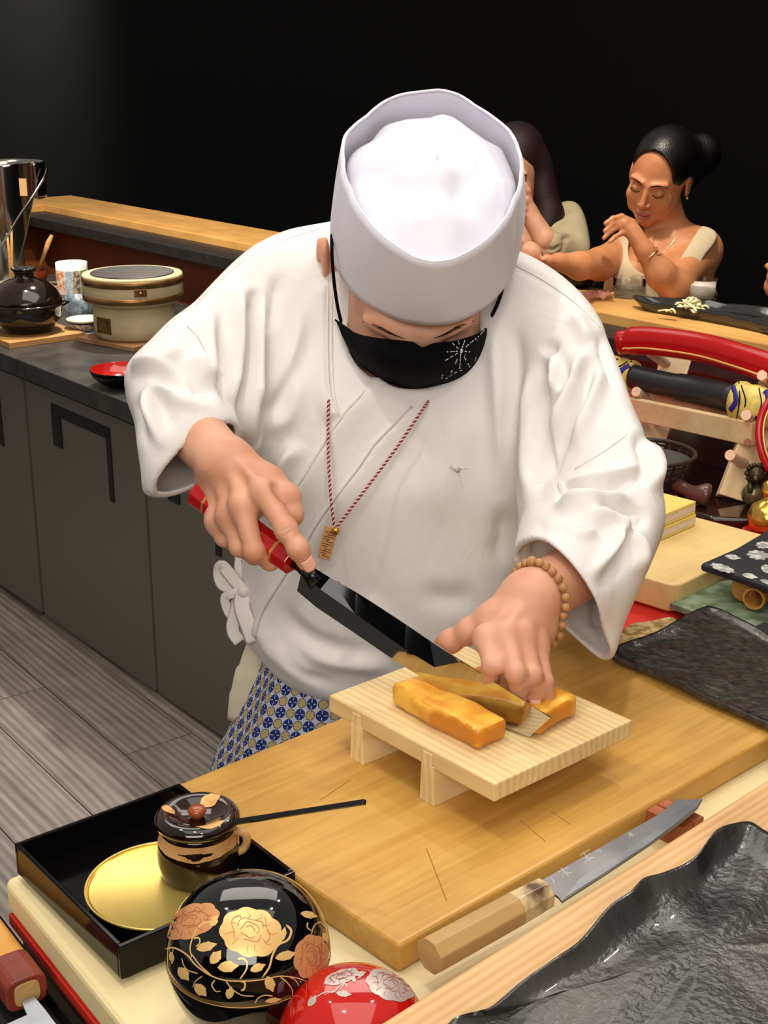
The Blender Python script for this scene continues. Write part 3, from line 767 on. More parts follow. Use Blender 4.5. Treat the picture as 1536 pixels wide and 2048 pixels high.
# ---- big wavy black plate on the ledge
def plate(name, label, outline, z, m, inner=.88, hgt=.012, seed=0, thick=.006, rip=0, rot=0, amp=.004, basin=.5):
    ctr = sum(outline, Vector()) / len(outline)
    t = thing(name, label, 'plate', (ctr.x, ctr.y, z), rot)
    pts = smoothpath(outline, 8, closed=True)
    I_ = Matrix.Rotation(-rot, 4, 'Z')
    pts = [I_ @ (p - ctr) for p in pts]; n = len(pts)
    fr_ = [0, .2, .4, .55, .68, .78, .85, .9, .94, .97, 1.0]
    V = []; F = []
    def hh(f, p, i):
        base = hgt * (max(0, (f - inner) / (1 - inner)) ** 1.2 if f > inner else 0)
        nv = mnoise.noise(Vector((p.x * 22 + seed, p.y * 22, 0))) * amp * (.25 + f * f)
        r_ = 0
        if rip: r_ = (math.sin(p.y * rip + mnoise.noise(Vector((p.x * 9, p.y * 9, seed))) * 3) * .0011)
        return base + nv + r_ + thick
    for f in fr_[1:]:
        for i, p in enumerate(pts):
            q = p * f
            V.append((q.x, q.y, hh(f, q, i)))
    ci = len(V); V.append((0, 0, hh(0, Vector((0, 0, 0)), 0)))
    k = len(fr_) - 1
    for i in range(n): F.append((ci, i, (i + 1) % n))
    for r in range(k - 1):
        for i in range(n): F.append((r * n + i, (r + 1) * n + i, (r + 1) * n + (i + 1) % n, r * n + (i + 1) % n))
    # underside
    b0 = len(V)
    for i, p in enumerate(pts):
        v = V[(k - 1) * n + i]; V.append((v[0] * 1.004, v[1] * 1.004, v[2] - thick * .8))
    for i, p in enumerate(pts): V.append((p.x * .86, p.y * .86, 0))
    o = (k - 1) * n
    for i in range(n):
        j = (i + 1) % n
        F.append((o + i, b0 + i, b0 + j, o + j)); F.append((b0 + i, b0 + n + i, b0 + n + j, b0 + j))
    F.append(tuple(b0 + n + i for i in range(n))[::-1])
    obj('dish_body', (V, F), m, t, smooth=True)
    return t
m_plate = mat('charcoal_glazed_plate', (58, 55, 51), noise=(9, (24, 24, 25), .36, .62), rough=.27, bump=(160, .4), coat=.3)
zp = 1.022
pl = [(905, 2075), (985, 2006), (1045, 1958), (1100, 1925), (1150, 1888), (1215, 1822), (1262, 1792), (1290, 1758), (1330, 1742), (1392, 1712), (1432, 1668), (1495, 1640), (1540, 1668), (1640, 1720)]
ot = [P(x, y, zp + .014) for x, y in pl]
last = ot[-1]; ctrp = P(1500, 2050, zp)
ot += [last - rn * .12 + rd * .03, last - rn * .26, ot[0] - rn * .30 + rd * .12, ot[0] - rn * .14]
plate('wavy_plate', 'large charcoal ceramic plate with rippled wavy rim on the oak ledge', ot, 1.02, m_plate, inner=.80, hgt=.010, thick=.007, rip=150, rot=lyaw + .12, amp=.0045)
# ---- slate tray at the right end of the board
m_slate = mat('dark_slate', (70, 62, 52), noise=(110, (38, 38, 40), .35, .66), rough=.24, bump=(70, 1.0), coat=.25)
zs_ = .984
sl_o = [P(1224, 1297, zs_), P(1290, 1268, zs_), P(1345, 1245, zs_), P(1400, 1214, zs_), P(1428, 1210, zs_), P(1480, 1238, zs_), P(1560, 1276, zs_), P(1720, 1360, zs_), P(1735, 1400, zs_),
        P(1700, 1455, zs_), P(1640, 1500, zs_), P(1580, 1462, zs_), P(1500, 1425, zs_), P(1400, 1383, zs_), P(1310, 1340, zs_)]
plate('slate_tray', 'dark rough slate tray at the right end of the yellow cutting board', sl_o, .970, m_slate, inner=.90, hgt=.004, thick=.009, seed=4, amp=.003)
# ================================================================== FIGURES: signed-distance modelling
import openvdb
class Vol:
    def __init__(s, lo, hi, h):
        s.lo = np.array(lo, float); s.h = h
        s.n = np.ceil((np.array(hi) - s.lo) / h).astype(int) + 1
        s.g = np.full(s.n, .05, np.float32)
    def region(s, lo, hi, pad):
        a = np.clip(np.floor((np.minimum(lo, hi) - pad - s.lo) / s.h).astype(int), 0, s.n)
        b = np.clip(np.ceil((np.maximum(lo, hi) + pad - s.lo) / s.h).astype(int) + 1, 0, s.n)
        if (b <= a).any(): return None
        ax = [s.lo[i] + s.h * np.arange(a[i], b[i]) for i in range(3)]
        X, Y, Z = np.meshgrid(*[x.astype(np.float32) for x in ax], indexing='ij', sparse=True)
        return tuple(slice(a[i], b[i]) for i in range(3)), X, Y, Z
    def put(s, sl, f, k, op='u'):
        g = s.g[sl]; f = f.astype(np.float32)
        if op == 'u':
            if k > 0:
                h = np.maximum(k - np.abs(g - f), 0) / k
                s.g[sl] = np.minimum(g, f) - h * h * k * .25
            else: s.g[sl] = np.minimum(g, f)
        else:
            f = -f
            if k > 0:
                h = np.maximum(k - np.abs(g - f), 0) / k
                s.g[sl] = np.maximum(g, f) + h * h * k * .25
            else: s.g[sl] = np.maximum(g, f)
    def cone(s, a, b, r1, r2, k=.01, op='u', sq=None):
        """round cone; sq=(axis, factor) flattens across an axis"""
        a = np.array(a, float); b = np.array(b, float); pad = max(r1, r2) * (sq[1] if sq and sq[1] > 1 else 1) + max(k, .004) + s.h
        R = s.region(a, b, pad)
        if R is None: return
        sl, X, Y, Z = R; d = b - a; l2 = float(d @ d) + 1e-12
        px, py, pz = X - a[0], Y - a[1], Z - a[2]
        t = np.clip((px * d[0] + py * d[1] + pz * d[2]) / l2, 0, 1)
        qx, qy, qz = px - t * d[0], py - t * d[1], pz - t * d[2]
        if sq:
            n = np.array(sq[0], float); n /= np.linalg.norm(n); m = (qx * n[0] + qy * n[1] + qz * n[2]) * (1 / sq[1] - 1)
            qx, qy, qz = qx + n[0] * m, qy + n[1] * m, qz + n[2] * m
        f = np.sqrt(qx * qx + qy * qy + qz * qz) - (r1 + (r2 - r1) * t)
        s.put(sl, f, k, op)
    def ell(s, c, R3, r, k=.01, op='u'):
        """ellipsoid: centre, 3x3 rows = axes, radii"""
        c = np.array(c, float); R3 = np.array(R3, float); pad = max(r) + max(k, .004) + s.h
        R = s.region(c, c, pad)
        if R is None: return
        sl, X, Y, Z = R; p = (X - c[0], Y - c[1], Z - c[2]); q = [(p[0] * R3[i][0] + p[1] * R3[i][1] + p[2] * R3[i][2]) for i in range(3)]
        k0 = np.sqrt(sum((q[i] / r[i]) ** 2 for i in range(3))); k1 = np.sqrt(sum((q[i] / r[i] ** 2) ** 2 for i in range(3))) + 1e-9
        s.put(sl, np.where(k0 > .3, k0 * (k0 - 1) / k1, -min(r) * .7), k, op)
    def mesh(s):
        g = openvdb.FloatGrid(0.05); g.copyFromArray(np.ascontiguousarray(s.g))
        pts, tris, quads = g.convertToPolygons(isovalue=0.0, adaptivity=0.0)
        pts = pts * s.h + s.lo
        return pts, tris, quads
def vmesh(name, parts, m, parent=None, inv=None):
    """one mesh from (pts, tris, quads) sets"""
    V = []; T = []; Q = []; o = 0
    for p, t, q in parts:
        V.append(p); T.append(t + o); Q.append(q + o); o += len(p)
    V = np.concatenate(V); T = np.concatenate(T); Q = np.concatenate(Q)
    if inv is not None: V = V @ np.array(inv.to_3x3()).T + np.array(inv.translation)
    me = bpy.data.meshes.new(name)
    me.vertices.add(len(V)); me.vertices.foreach_set('co', V.astype(np.float32).ravel())
    T = T[:, ::-1]; Q = Q[:, ::-1]
    nl = len(T) * 3 + len(Q) * 4
    me.loops.add(nl); me.loops.foreach_set('vertex_index', np.concatenate([T.ravel(), Q.ravel()]).astype(np.int32))
    me.polygons.add(len(T) + len(Q))
    ls = np.concatenate([np.arange(len(T)) * 3, len(T) * 3 + np.arange(len(Q)) * 4]).astype(np.int32)
    me.polygons.foreach_set('loop_start', ls)
    me.polygons.foreach_set('use_smooth', np.ones(len(T) + len(Q), bool))
    me.update(calc_edges=True); me.validate()
    me.materials.append(m)
    o_ = bpy.data.objects.new(name, me); COL.objects.link(o_)
    if parent is not None: o_.parent = parent
    return o_
def chain(vol, pts, rad, k=.004, sq=None):
    for i in range(len(pts) - 1): vol.cone(pts[i], pts[i + 1], rad[i], rad[i + 1], k if i else k, sq=sq)
def seg_d(px, py, pl, closed=False):
    """distance in pixels to a polyline, signed side and running parameter"""
    best = np.full(px.shape, 1e9); side = np.zeros(px.shape); par = np.zeros(px.shape); n = len(pl) - (0 if closed else 1)
    for i in range(n):
        a = pl[i]; b = pl[(i + 1) % len(pl)]; dx, dy = b[0] - a[0], b[1] - a[1]; l2 = dx * dx + dy * dy + 1e-9
        t = np.clip(((px - a[0]) * dx + (py - a[1]) * dy) / l2, 0, 1)
        qx = px - a[0] - t * dx; qy = py - a[1] - t * dy; d = np.sqrt(qx * qx + qy * qy)
        m = d < best; best = np.where(m, d, best); side = np.where(m, np.sign(dx * (py - a[1]) - dy * (px - a[0])), side); par = np.where(m, (i + t) / n, par)
    return best, side, par
def inside(px, py, pl):
    c = np.zeros(px.shape, bool); n = len(pl)
    for i in range(n):
        x1, y1 = pl[i]; x2, y2 = pl[(i + 1) % n]
        if y1 == y2: continue
        c ^= ((y1 > py) != (y2 > py)) & (px < (x2 - x1) * (py - y1) / (y2 - y1) + x1)
    return c
def smooth2(pl, n=4, closed=True):
    return [(p.x, p.y) for p in smoothpath([(a, b, 0) for a, b in pl], n, closed)]
def clip_outline(vol, pl, k=.012, band=None):
    """round the volume off along a measured outline"""
    X, Y, Z = [vol.lo[i] + vol.h * np.arange(vol.n[i]) for i in range(3)]
    # work on a coarse lattice and interpolate, the outline distance is smooth
    st = 4
    xs, ys, zs = X[::st], Y[::st], Z[::st]
    G = np.stack(np.meshgrid(xs, ys, zs, indexing='ij'), -1); u, v, d = Pj(G)
    dd, _, _ = seg_d(u, v, pl, True); ins = inside(u, v, pl)
    f = np.where(ins, -dd, dd) * d / FPX
    def up(f, ax, n):
        i = np.arange(n) / st; a = np.minimum(i.astype(int), f.shape[ax] - 1); b = np.minimum(a + 1, f.shape[ax] - 1); t = (i - a)
        sh = [1, 1, 1]; sh[ax] = n; t = t.reshape(sh).astype(np.float32)
        return np.take(f, a, ax) * (1 - t) + np.take(f, b, ax) * t
    f = f.astype(np.float32)
    for ax in range(3): f = up(f, ax, vol.n[ax])
    h = np.maximum(k - np.abs(vol.g - f), 0) / k
    vol.g = np.maximum(vol.g, f) + h * h * k * .25
# skin ------------------------------------------------------------
def skin_mat(name, c, c2, red):
    m, N, L, b = base_mat(name); setp(b, rough=.45, sss=.18, spec=.4, ssr=(.010, .0035, .002))
    tc = N.new('ShaderNodeTexCoord'); n = N.new('ShaderNodeTexNoise'); n.inputs['Scale'].default_value = 22; n.inputs['Detail'].default_value = 3
    L.new(tc.outputs['Object'], n.inputs['Vector']); r = N.new('ShaderNodeValToRGB')
    r.color_ramp.elements[0].position = .35; r.color_ramp.elements[1].position = .65
    r.color_ramp.elements[0].color = (*lin(c2), 1); r.color_ramp.elements[1].color = (*lin(c), 1)
    L.new(n.outputs['Fac'], r.inputs['Fac']); L.new(r.outputs['Color'], b.inputs['Base Color'])
    n2 = N.new('ShaderNodeTexNoise'); n2.inputs['Scale'].default_value = 260; n2.inputs['Detail'].default_value = 3
    L.new(tc.outputs['Object'], n2.inputs['Vector']); bp = N.new('ShaderNodeBump'); bp.inputs['Strength'].default_value = .12; bp.inputs['Distance'].default_value = .001
    L.new(n2.outputs['Fac'], bp.inputs['Height']); L.new(bp.outputs['Normal'], b.inputs['Normal'])
    MATS[name] = m
    return m
m_skin = skin_mat('chef_skin', (220, 166, 136), (206, 146, 116), 0)
m_nail = mat('fingernail', (236, 180, 160), rough=.28, coat=.2)
# ================================================================== THE CHEF
RC = W(860, 355, 1.43)                                     # middle of the hat rim
HU = Vector((.02, -.58, .81)).normalized()                 # crown direction of the bowed head
HX = Vector((1, .03, .0)); HX = (HX - HU * HX.dot(HU)).normalized()
HF = HU.cross(HX); HF = -HF if HF.y > 0 else HF            # face direction
HC = RC - HU * .150                                        # between the ears
def onplane(px, py, o, n):
    r = ray(px, py); c = Vector((0, 0, ZC)); t = (o - c).dot(n) / r.dot(n)
    return c + r * t
def hU(px, py, u): return onplane(px, py, HC + HU * u, HU)
def hF(px, py, f): return onplane(px, py, HC + HF * f, HF)
def hl(x, f, u): return HC + HX * x + HF * f + HU * u
chef = thing('person', 'chef in white wrap jacket, white cap and black mask slicing omelette with a long knife', 'person', (.02, 1.58, 0))
I_chef = wm(chef).inverted()
R3 = [list(HX), list(HF), list(HU)]
hv = Vol((-.16, 1.30, 1.10), (.24, 1.80, 1.52), .0028)
C3 = lambda v: (v.x, v.y, v.z)
hx0 = -.010
def he(x, f, u, r, k=.012, op='u'): hv.ell(C3(hl(x, f, u)), R3, r, k, op)
he(hx0, -.012, .035, (.076, .096, .088), .01)               # skull
he(hx0, .020, -.030, (.068, .078, .070), .03)               # face
he(hx0, .036, -.070, (.034, .034, .028), .03)               # chin
he(hx0 - .052, .02, -.06, (.018, .04, .035), .03)           # jaw corners
he(hx0 + .052, .02, -.06, (.018, .04, .035), .03)
for s in (-1, 1):
    hv.cone(C3(hl(hx0 + s * .050, .078, .024)), C3(hl(hx0 + s * .014, .092, .013)), .008, .0075, .024)    # brow ridge
    he(hx0 + s * .031, .082, -.004, (.015, .012, .011), .006, 's')                                   # eye socket
    he(hx0 + s * .031, .074, -.004, (.0135, .0135, .0125), .004)                                     # eyeball under lid
    he(hx0 + s * .042, .068, -.030, (.020, .018, .018), .015)                                        # cheek
    ex = hx0 + s * .081 - (.018 if s < 0 else 0); fe = -.030 if s < 0 else -.022                       # ear
    he(ex + .010 * (s < 0), fe, .0, (.016 if s < 0 else .006, .012, .016), .008)
    he(ex, fe, .006, (.006, .018, .030), .005); he(ex + s * .006, fe - .004, .012, (.004, .015, .020), .004)
    he(ex + s * .006, fe + .006, .002, (.004, .008, .014), .003, 's')
hv.cone(C3(hl(hx0, .090, .008)), C3(hl(hx0, .104, -.034)), .0075, .011, .010)                         # nose
he(hx0, .088, -.062, (.022, .010, .010), .008)                                                       # mouth
hv.cone(C3(hl(hx0, -.03, -.03)), (.045, 1.66, 1.20), .058, .062, .02)                                  # neck
head_parts = hv.mesh()
# torso, arms and legs of the body (coarse, under the clothes)
bv = Vol((-.36, 1.24, 0), (.40, 1.86, 1.42), .006)
bv.cone((-.06, 1.645, 1.22), (.14, 1.645, 1.22), .065, .065, .03); bv.cone((.035, 1.62, 1.18), (.02, 1.62, .95), .095, .095, .05)
bv.cone((-.04, 1.61, 1.15), (-.05, 1.62, .92), .08, .08, .04); bv.cone((.11, 1.61, 1.15), (.09, 1.62, .92), .08, .08, .04)
bv.cone((.045, 1.64, 1.22), (.045, 1.62, 1.28), .065, .055, .03)
SHL, ELL_ = W(530, 640, 1.66), W(365, 780, 1.54)
SHR, ELR = W(1090, 680, 1.67), W(1215, 1000, 1.48)
WR = W(448, 925, 1.388); WL = P(1058, 1205, 1.112)
for a, b, c in ((SHL, ELL_, W(372, 845, 1.455)), (SHR, ELR, W(1190, 1120, 1.385))):
    bv.cone(C3(a), C3(b), .044, .037, .03); bv.cone(C3(b), C3(c), .035, .027, .02)
for s in (-1, 1):
    hp, kn_, an = (s * .09 + .02, 1.62, .90), (s * .10 + .02, 1.60, .48), (s * .11 + .02, 1.64, .08)
    bv.cone(hp, kn_, .085, .055, .03); bv.cone(kn_, an, .053, .036, .02); bv.cone(an, (an[0], 1.53, .035), .036, .032, .02)
body_parts = bv.mesh()

# ---- right hand (on the knife handle), landmarks as pixel + distance
rv = Vol((-.235, 1.20, 1.07), (-.045, 1.46, 1.30), .0013)
D = lambda *a: C3(W(*a))
fore = D(372, 845, 1.455); wr = D(450, 930, 1.388)
rv.cone(fore, wr, .031, .0265, .01, sq=((.5, .2, .8), 1.0))
mc = {'i': D(527, 985, 1.338), 'm': D(484, 1010, 1.346), 'r': D(457, 1032, 1.360), 'p': D(434, 1042, 1.378)}
mb = {'i': D(487, 945, 1.372), 'm': D(463, 950, 1.378), 'r': D(442, 958, 1.388), 'p': D(424, 966, 1.396)}
for q, r0 in (('i', .0165), ('m', .0165), ('r', .0155), ('p', .0145)):
    a = np.array(mb[q]) + np.array([0, .006, -.006]); b = np.array(mc[q]) + np.array([.0, .006, -.004])
    rv.cone(wr, a, .0235, r0, .012); rv.cone(a, b, r0 + .001, r0 - .004, .012)
# palm body behind the back of the hand
rv.cone(D(470, 960, 1.40), D(500, 1010, 1.375), .020, .017, .014); rv.cone(D(440, 985, 1.41), D(458, 1030, 1.39), .016, .014, .014)
for q in 'imrp':                                            # knuckles and tendons
    rv.ell(mc[q], np.eye(3), (.0094,) * 3, .011)
    rv.cone(np.array(mb[q]) + np.array([-.001, -.010, .012]) * .9, np.array(mc[q]) + np.array([-.001, -.003, .0045]), .0022, .0028, .010)
def finger(vol, pts, rad, k=.0026, knuck=.0006, kfirst=.010):
    pts = [np.array(p) for p in pts]
    vol.cone(pts[0], pts[1], rad[0], rad[1], kfirst)
    for i in range(1, len(pts) - 1):
        vol.cone(pts[i], pts[i + 1], rad[i], rad[i + 1], k)
        vol.ell(pts[i], np.eye(3), (rad[i] + knuck,) * 3, k)
finger(rv, [mc['i'], D(573, 1060, 1.312), D(596, 1097, 1.309), D(612, 1124, 1.317)], [.0108, .0101, .0094, .0086], .005, .0002)
finger(rv, [mc['m'], D(508, 1102, 1.338), D(540, 1122, 1.356), D(552, 1100, 1.375)], [.0108, .0099, .0090, .0080], .003, .0003)
finger(rv, [mc['r'], D(478, 1094, 1.358), D(508, 1112, 1.374), D(522, 1092, 1.39)], [.0097, .0088, .008, .007], .003)
finger(rv, [mc['p'], D(448, 1076, 1.378), D(474, 1094, 1.393), D(490, 1078, 1.405)], [.0088, .008, .0072, .0065], .003)
rv.cone(wr, D(535, 965, 1.372), .021, .0165, .014); rv.cone(D(535, 965, 1.372), D(574, 994, 1.352), .0155, .0125, .010)
finger(rv, [D(574, 994, 1.352), D(583, 1028, 1.350), D(576, 1056, 1.360)], [.0122, .0105, .0088], .005, kfirst=.008)
# creases over the index joint, furrow at the thumb web
for (x, y) in ((568, 1050), (573, 1058), (578, 1066)):
    rv.cone(D(x - 10, y + 5, 1.3005), D(x + 11, y - 7, 1.3005), .0007, .0007, .003, 's')
rv.cone(D(552, 975, 1.332), D(560, 1000, 1.330), .003, .003, .008, 's')
rh_parts = rv.mesh()

# ---- left hand holding the omelette
lv = Vol((.02, 1.06, 1.018), (.215, 1.32, 1.20), .0013)
E_ = lambda *a: C3(P(*a))
wl = E_(1062, 1200, 1.112); fl = D(1190, 1120, 1.385)
lv.cone(fl, wl, .031, .0265, .01)
km = {'i': E_(974, 1275, 1.094), 'm': E_(1012, 1268, 1.099), 'r': E_(1045, 1273, 1.094), 'p': E_(1074, 1291, 1.083)}
kb = {'i': E_(1018, 1228, 1.106), 'm': E_(1040, 1228, 1.109), 'r': E_(1060, 1232, 1.104), 'p': E_(1080, 1240, 1.097)}
for q, r0 in (('i', .0155), ('m', .0155), ('r', .015), ('p', .014)):
    a = np.array(kb[q]) + np.array([0, .004, -.009]); b = np.array(km[q]) + np.array([0, .005, -.006])
    lv.cone(wl, a, .0225, r0, .012); lv.cone(a, b, r0, r0 - .004, .012)
    lv.ell(km[q], np.eye(3), (.0090,) * 3, .010)
    lv.cone(np.array(kb[q]) + np.array([0, -.003, .0065]), np.array(km[q]) + np.array([0, -.001, .0045]), .002, .0026, .009)
finger(lv, [km['i'], E_(985, 1330, 1.080), E_(979, 1362, 1.060), E_(976, 1376, 1.050)], [.0100, .0092, .0084, .0074], knuck=.0)
finger(lv, [km['m'], E_(1031, 1346, 1.079), E_(1037, 1380, 1.058), E_(1038, 1396, 1.049)], [.0098, .0088, .0080, .0072], knuck=.0)
finger(lv, [km['r'], E_(1066, 1350, 1.073), E_(1070, 1386, 1.051), E_(1069, 1403, 1.043)], [.0091, .0082, .0075, .0068], knuck=.0)
finger(lv, [km['p'], E_(1090, 1364, 1.062), E_(1096, 1400, 1.040), E_(1095, 1416, 1.032)], [.0085, .0075, .0069, .0062], knuck=.0)
lv.cone(wl, E_(985, 1240, 1.096), .019, .015, .014)
finger(lv, [E_(985, 1240, 1.096), E_(940, 1262, 1.085), E_(900, 1283, 1.072), E_(872, 1297, 1.060)], [.0145, .0112, .0098, .0082], .005)
lh_parts = lv.mesh()
body = vmesh('body', [head_parts, body_parts, rh_parts, lh_parts], m_skin, chef, I_chef)
def nail(c, tip, nrm, w_, l_, parent=body):
    """small curved nail plate sitting on a fingertip"""
    c = Vector(c); d = (Vector(tip) - c).normalized(); n = Vector(nrm); n = (n - d * n.dot(d)).normalized(); s = d.cross(n)
    def fn(u, v):
        a = (u - .5) * 2; b = v
        e = math.sqrt(max(0, 1 - (abs(2 * b - 1)) ** 3)) if b > .5 else 1
        return c + d * (l_ * (b - .3)) + s * (w_ * a * (.75 + .25 * e)) + n * (.0006 - .45 * w_ * a * a * .8 - .0006 * abs(b - .5))
    return obj('fingernail', sheet(fn, 8, 8), m_nail, parent, world=True, smooth=True, solid=.0005, so=1)
body_w = body
def tipn(p0, p1, r, n=(0, -.8, .6), w_=.0055, l_=.012):
    p0 = Vector(p0); p1 = Vector(p1); nn = Vector(n); d = (p1 - p0).normalized(); nn = (nn - d * nn.dot(d)).normalized()
    nail(p1 + nn * r - d * .003, p1 + nn * r + d * .01, nn, w_, l_)
tipn(D(597, 1100, 1.309), D(612, 1124, 1.317), .0090, (0.1, -.85, .5), .0064, .0135)
for a, b, r in ((E_(1096, 1400, 1.040), E_(1095, 1416, 1.032), .0064), (E_(1037, 1380, 1.058), E_(1038, 1396, 1.049), .0073), (E_(1070, 1386, 1.051), E_(1069, 1403, 1.043), .0070), (E_(979, 1362, 1.060), E_(976, 1376, 1.050), .0073)):
    tipn(a, b, r, (0, -1, .2), .0048, .010)
# brows, lashes
m_hair = mat('black_hair', (18, 14, 12), rough=.45, bump=(300, .4))
for s in (-1, 1):
    ms = []; rr = random.Random(3)
    for i in range(90):
        t_ = rr.random(); x = hx0 + s * (.014 + .040 * t_); u = .018 + .012 * t_ - .014 * max(0, t_ - .75); f = .0995 - .020 * t_ ** 1.5
        p = hl(x, f, u) + HF * .001; dvec = (HX * s * .8 + HU * (.5 - .9 * t_) + HF * .12)
        ms.append(tube([p, p + dvec * .0035, p + dvec * .007], [.00024, .00024, .0001], 4))
    obj('eyebrow', cat(*ms), m_hair, body, world=True)['kind'] = 'stuff'
for s in (-1, 1):
    obj('eyelashes', tube(smoothpath([hl(hx0 + s * x, f, u) for x, f, u in ((.014, .093, -.004), (.024, .0965, -.009), (.036, .0945, -.010), (.046, .086, -.006))], 5), .0011, 6, flat=.6), m_hair, body, world=True)
m_side = mat('grey_stubble_hair', (70, 60, 54), rough=.6)
# ---- mask
m_mask = mat('black_cotton_mask', (5, 5, 9), rough=.9, spec=.12, bump=(700, .3))
mt = [(671, 640, .012), (688, 652, .030), (712, 668, .052), (750, 677, .078), (795, 682, .098), (826, 686, .109), (845, 696, .116), (868, 688, .110), (905, 684, .098), (945, 673, .074), (966, 662, .052), (978, 652, .026)]
mm_ = [(684, 668, .030), (698, 690, .045), (722, 712, .066), (760, 722, .092), (800, 730, .112), (826, 736, .122), (842, 738, .126), (864, 736, .121), (900, 730, .108), (936, 716, .086), (960, 698, .060), (974, 672, .034)]
mb_ = [(688, 672, .020), (706, 706, .030), (730, 735, .045), (762, 757, .070), (798, 771, .088), (822, 776, .094), (838, 775, .096), (866, 770, .092), (902, 768, .082), (940, 758, .062), (964, 730, .040), (978, 690, .020)]
rows = [smoothpath([hF(p[0], p[1], p[2] + (dd_ + (.014 if q_ < 4 else 0))) for q_, p in enumerate(r)], 4) for r, dd_ in ((mt, .004), (mm_, .012), (mb_, .010))]
nc = len(rows[0])
def mfn(u, v):
    i = min(int(u * (nc - 1) + .5), nc - 1); a, b, c = rows[0][i], rows[1][i], rows[2][i]
    return a * ((1 - v) * (1 - 2 * v)) + b * (4 * v * (1 - v)) + c * (v * (2 * v - 1))
mask = obj('mask', sheet(mfn, nc - 1, 14), m_mask, chef, world=True, smooth=True, solid=.0012, sub=1)
obj('mask_hem', cat(tube([mfn(i / (nc - 1), 0) for i in range(nc)], .0011, 6), tube([mfn(i / (nc - 1), 1) for i in range(nc)], .0011, 6)), m_mask, mask, world=True, smooth=True)
for s, px in ((-1, [(684, 650), (675, 612), (668, 562), (664, 510), (664, 470)]), (1, [(972, 654), (992, 614), (1003, 584), (1011, 548), (1018, 500)])):
    pts = [hF(x, y, f_) for (x, y), f_ in zip(px, (.026, .034, .034, .022, .0))]
    obj('ear_loop', tube(smoothpath(pts, 5), .0018, 6, flat=1.6), m_mask, mask, world=True, smooth=True)
# white sashiko stitching on the mask's left cheek
m_thr = mat('white_thread', (226, 226, 232), rough=.7)
def maskpt(px, py):
    best = None
    r = ray(px, py); c = Vector((0, 0, ZC))
    for i in range(nc):
        for j in range(21):
            p = mfn(i / (nc - 1), j / 20); q = p - c; t = q.dot(r) / r.dot(r); e = (q - r * t).length
            if best is None or e < best[0]: best = (e, p, t)
    return c + r * (best[2] - .0016)
dash = []
cx_, cy_ = 922, 702
lines = [[(cx_, cy_), (903, 685)], [(cx_, cy_), (916, 680)], [(cx_, cy_), (930, 680)], [(cx_, cy_), (943, 684)], [(cx_, cy_), (941, 704)], [(cx_, cy_), (937, 716)], [(cx_, cy_), (940, 735)],
         [(cx_, cy_), (919, 738)], [(cx_, cy_), (893, 704)], [(cx_, cy_), (889, 722)], [(cx_, cy_), (900, 750), (886, 761)], [(889, 722), (888, 740), (883, 758)], [(886, 761), (905, 748), (921, 740), (931, 745)],
         [(943, 684), (958, 672), (974, 654)], [(962, 660), (972, 652)], [(950, 690), (955, 676)], [(956, 692), (952, 715), (946, 735)]]
for ln in lines:
    for a, b in zip(ln, ln[1:]):
        L_ = math.hypot(b[0] - a[0], b[1] - a[1]); n_ = max(1, int(L_ / 5))
        for i in range(n_):
            t0, t1 = (i + .2) / n_, (i + .8) / n_
            dash.append(tube([maskpt(a[0] + (b[0] - a[0]) * t, a[1] + (b[1] - a[1]) * t) for t in (t0, t1)], .0006, 5))
obj('star_stitching', cat(*dash), m_thr, mask, world=True)['kind'] = 'stuff'
# ---- cap
m_cap = mat('white_cap_cotton', (222, 221, 232), rough=.75, bump=(900, .12), sheen=.15)
rim_px = [(883, 180, .158), (842, 184, .156), (800, 190, .155), (772, 202, .154), (735, 232, .152), (692, 270, .150), (688, 322, .149), (702, 378, .149), (734, 436, .149), (790, 490, .149), (832, 516, .150), (862, 524, .150), (902, 520, .150),
          (948, 497, .149), (1000, 450, .149), (1026, 400, .149), (1041, 350, .149), (1036, 300, .150), (1018, 262, .151), (990, 238, .152), (950, 212, .154), (918, 190, .156)]
rimw = [hU(*p) for p in rim_px]
rl = [((p - HC).dot(HX), (p - HC).dot(HF), (p - HC).dot(HU)) for p in rimw]
bot_px = [(663, 500), (672, 525), (690, 560), (716, 590), (755, 617), (800, 638), (856, 648), (906, 643), (950, 623), (990, 592), (1014, 560), (1030, 520), (1037, 480)]
bw = [hU(x, y, .042) for x, y in bot_px]
bl = [((p - HC).dot(HX), (p - HC).dot(HF)) for p in bw]
bcx = sum(b[0] for b in bl) / len(bl)
def angof(x, f): return math.atan2(f - .0, x)
NB = 96
rc_x = sum(a[0] for a in rl) / len(rl); rc_f = sum(a[1] for a in rl) / len(rl)
rsort = sorted([(math.atan2(a[1] - rc_f, a[0] - rc_x), math.hypot(a[0] - rc_x, a[1] - rc_f), a[2]) for a in rl])
ra = np.array([a[0] for a in rsort]); rr_ = np.array([a[1] for a in rsort]); ru = np.array([a[2] for a in rsort])
def per(a, xs, ys):
    return float(np.interp(a, np.concatenate([xs - 2 * np.pi, xs, xs + 2 * np.pi]), np.concatenate([ys, ys, ys])))
bx0 = (bl[0][0] + bl[-1][0]) / 2; bf0 = (bl[0][1] + bl[-1][1]) / 2
full = bl + [(2 * bx0 - p[0], bf0 - (p[1] - bf0) * .95) for p in bl[1:-1]]
cxf = sum(p[0] for p in full) / len(full); cff = sum(p[1] for p in full) / len(full)
bs_ = sorted([(math.atan2(p[1] - cff, p[0] - cxf), math.hypot(p[0] - cxf, p[1] - cff)) for p in full])
ba = np.array([b[0] for b in bs_]); br = np.array([b[1] for b in bs_])
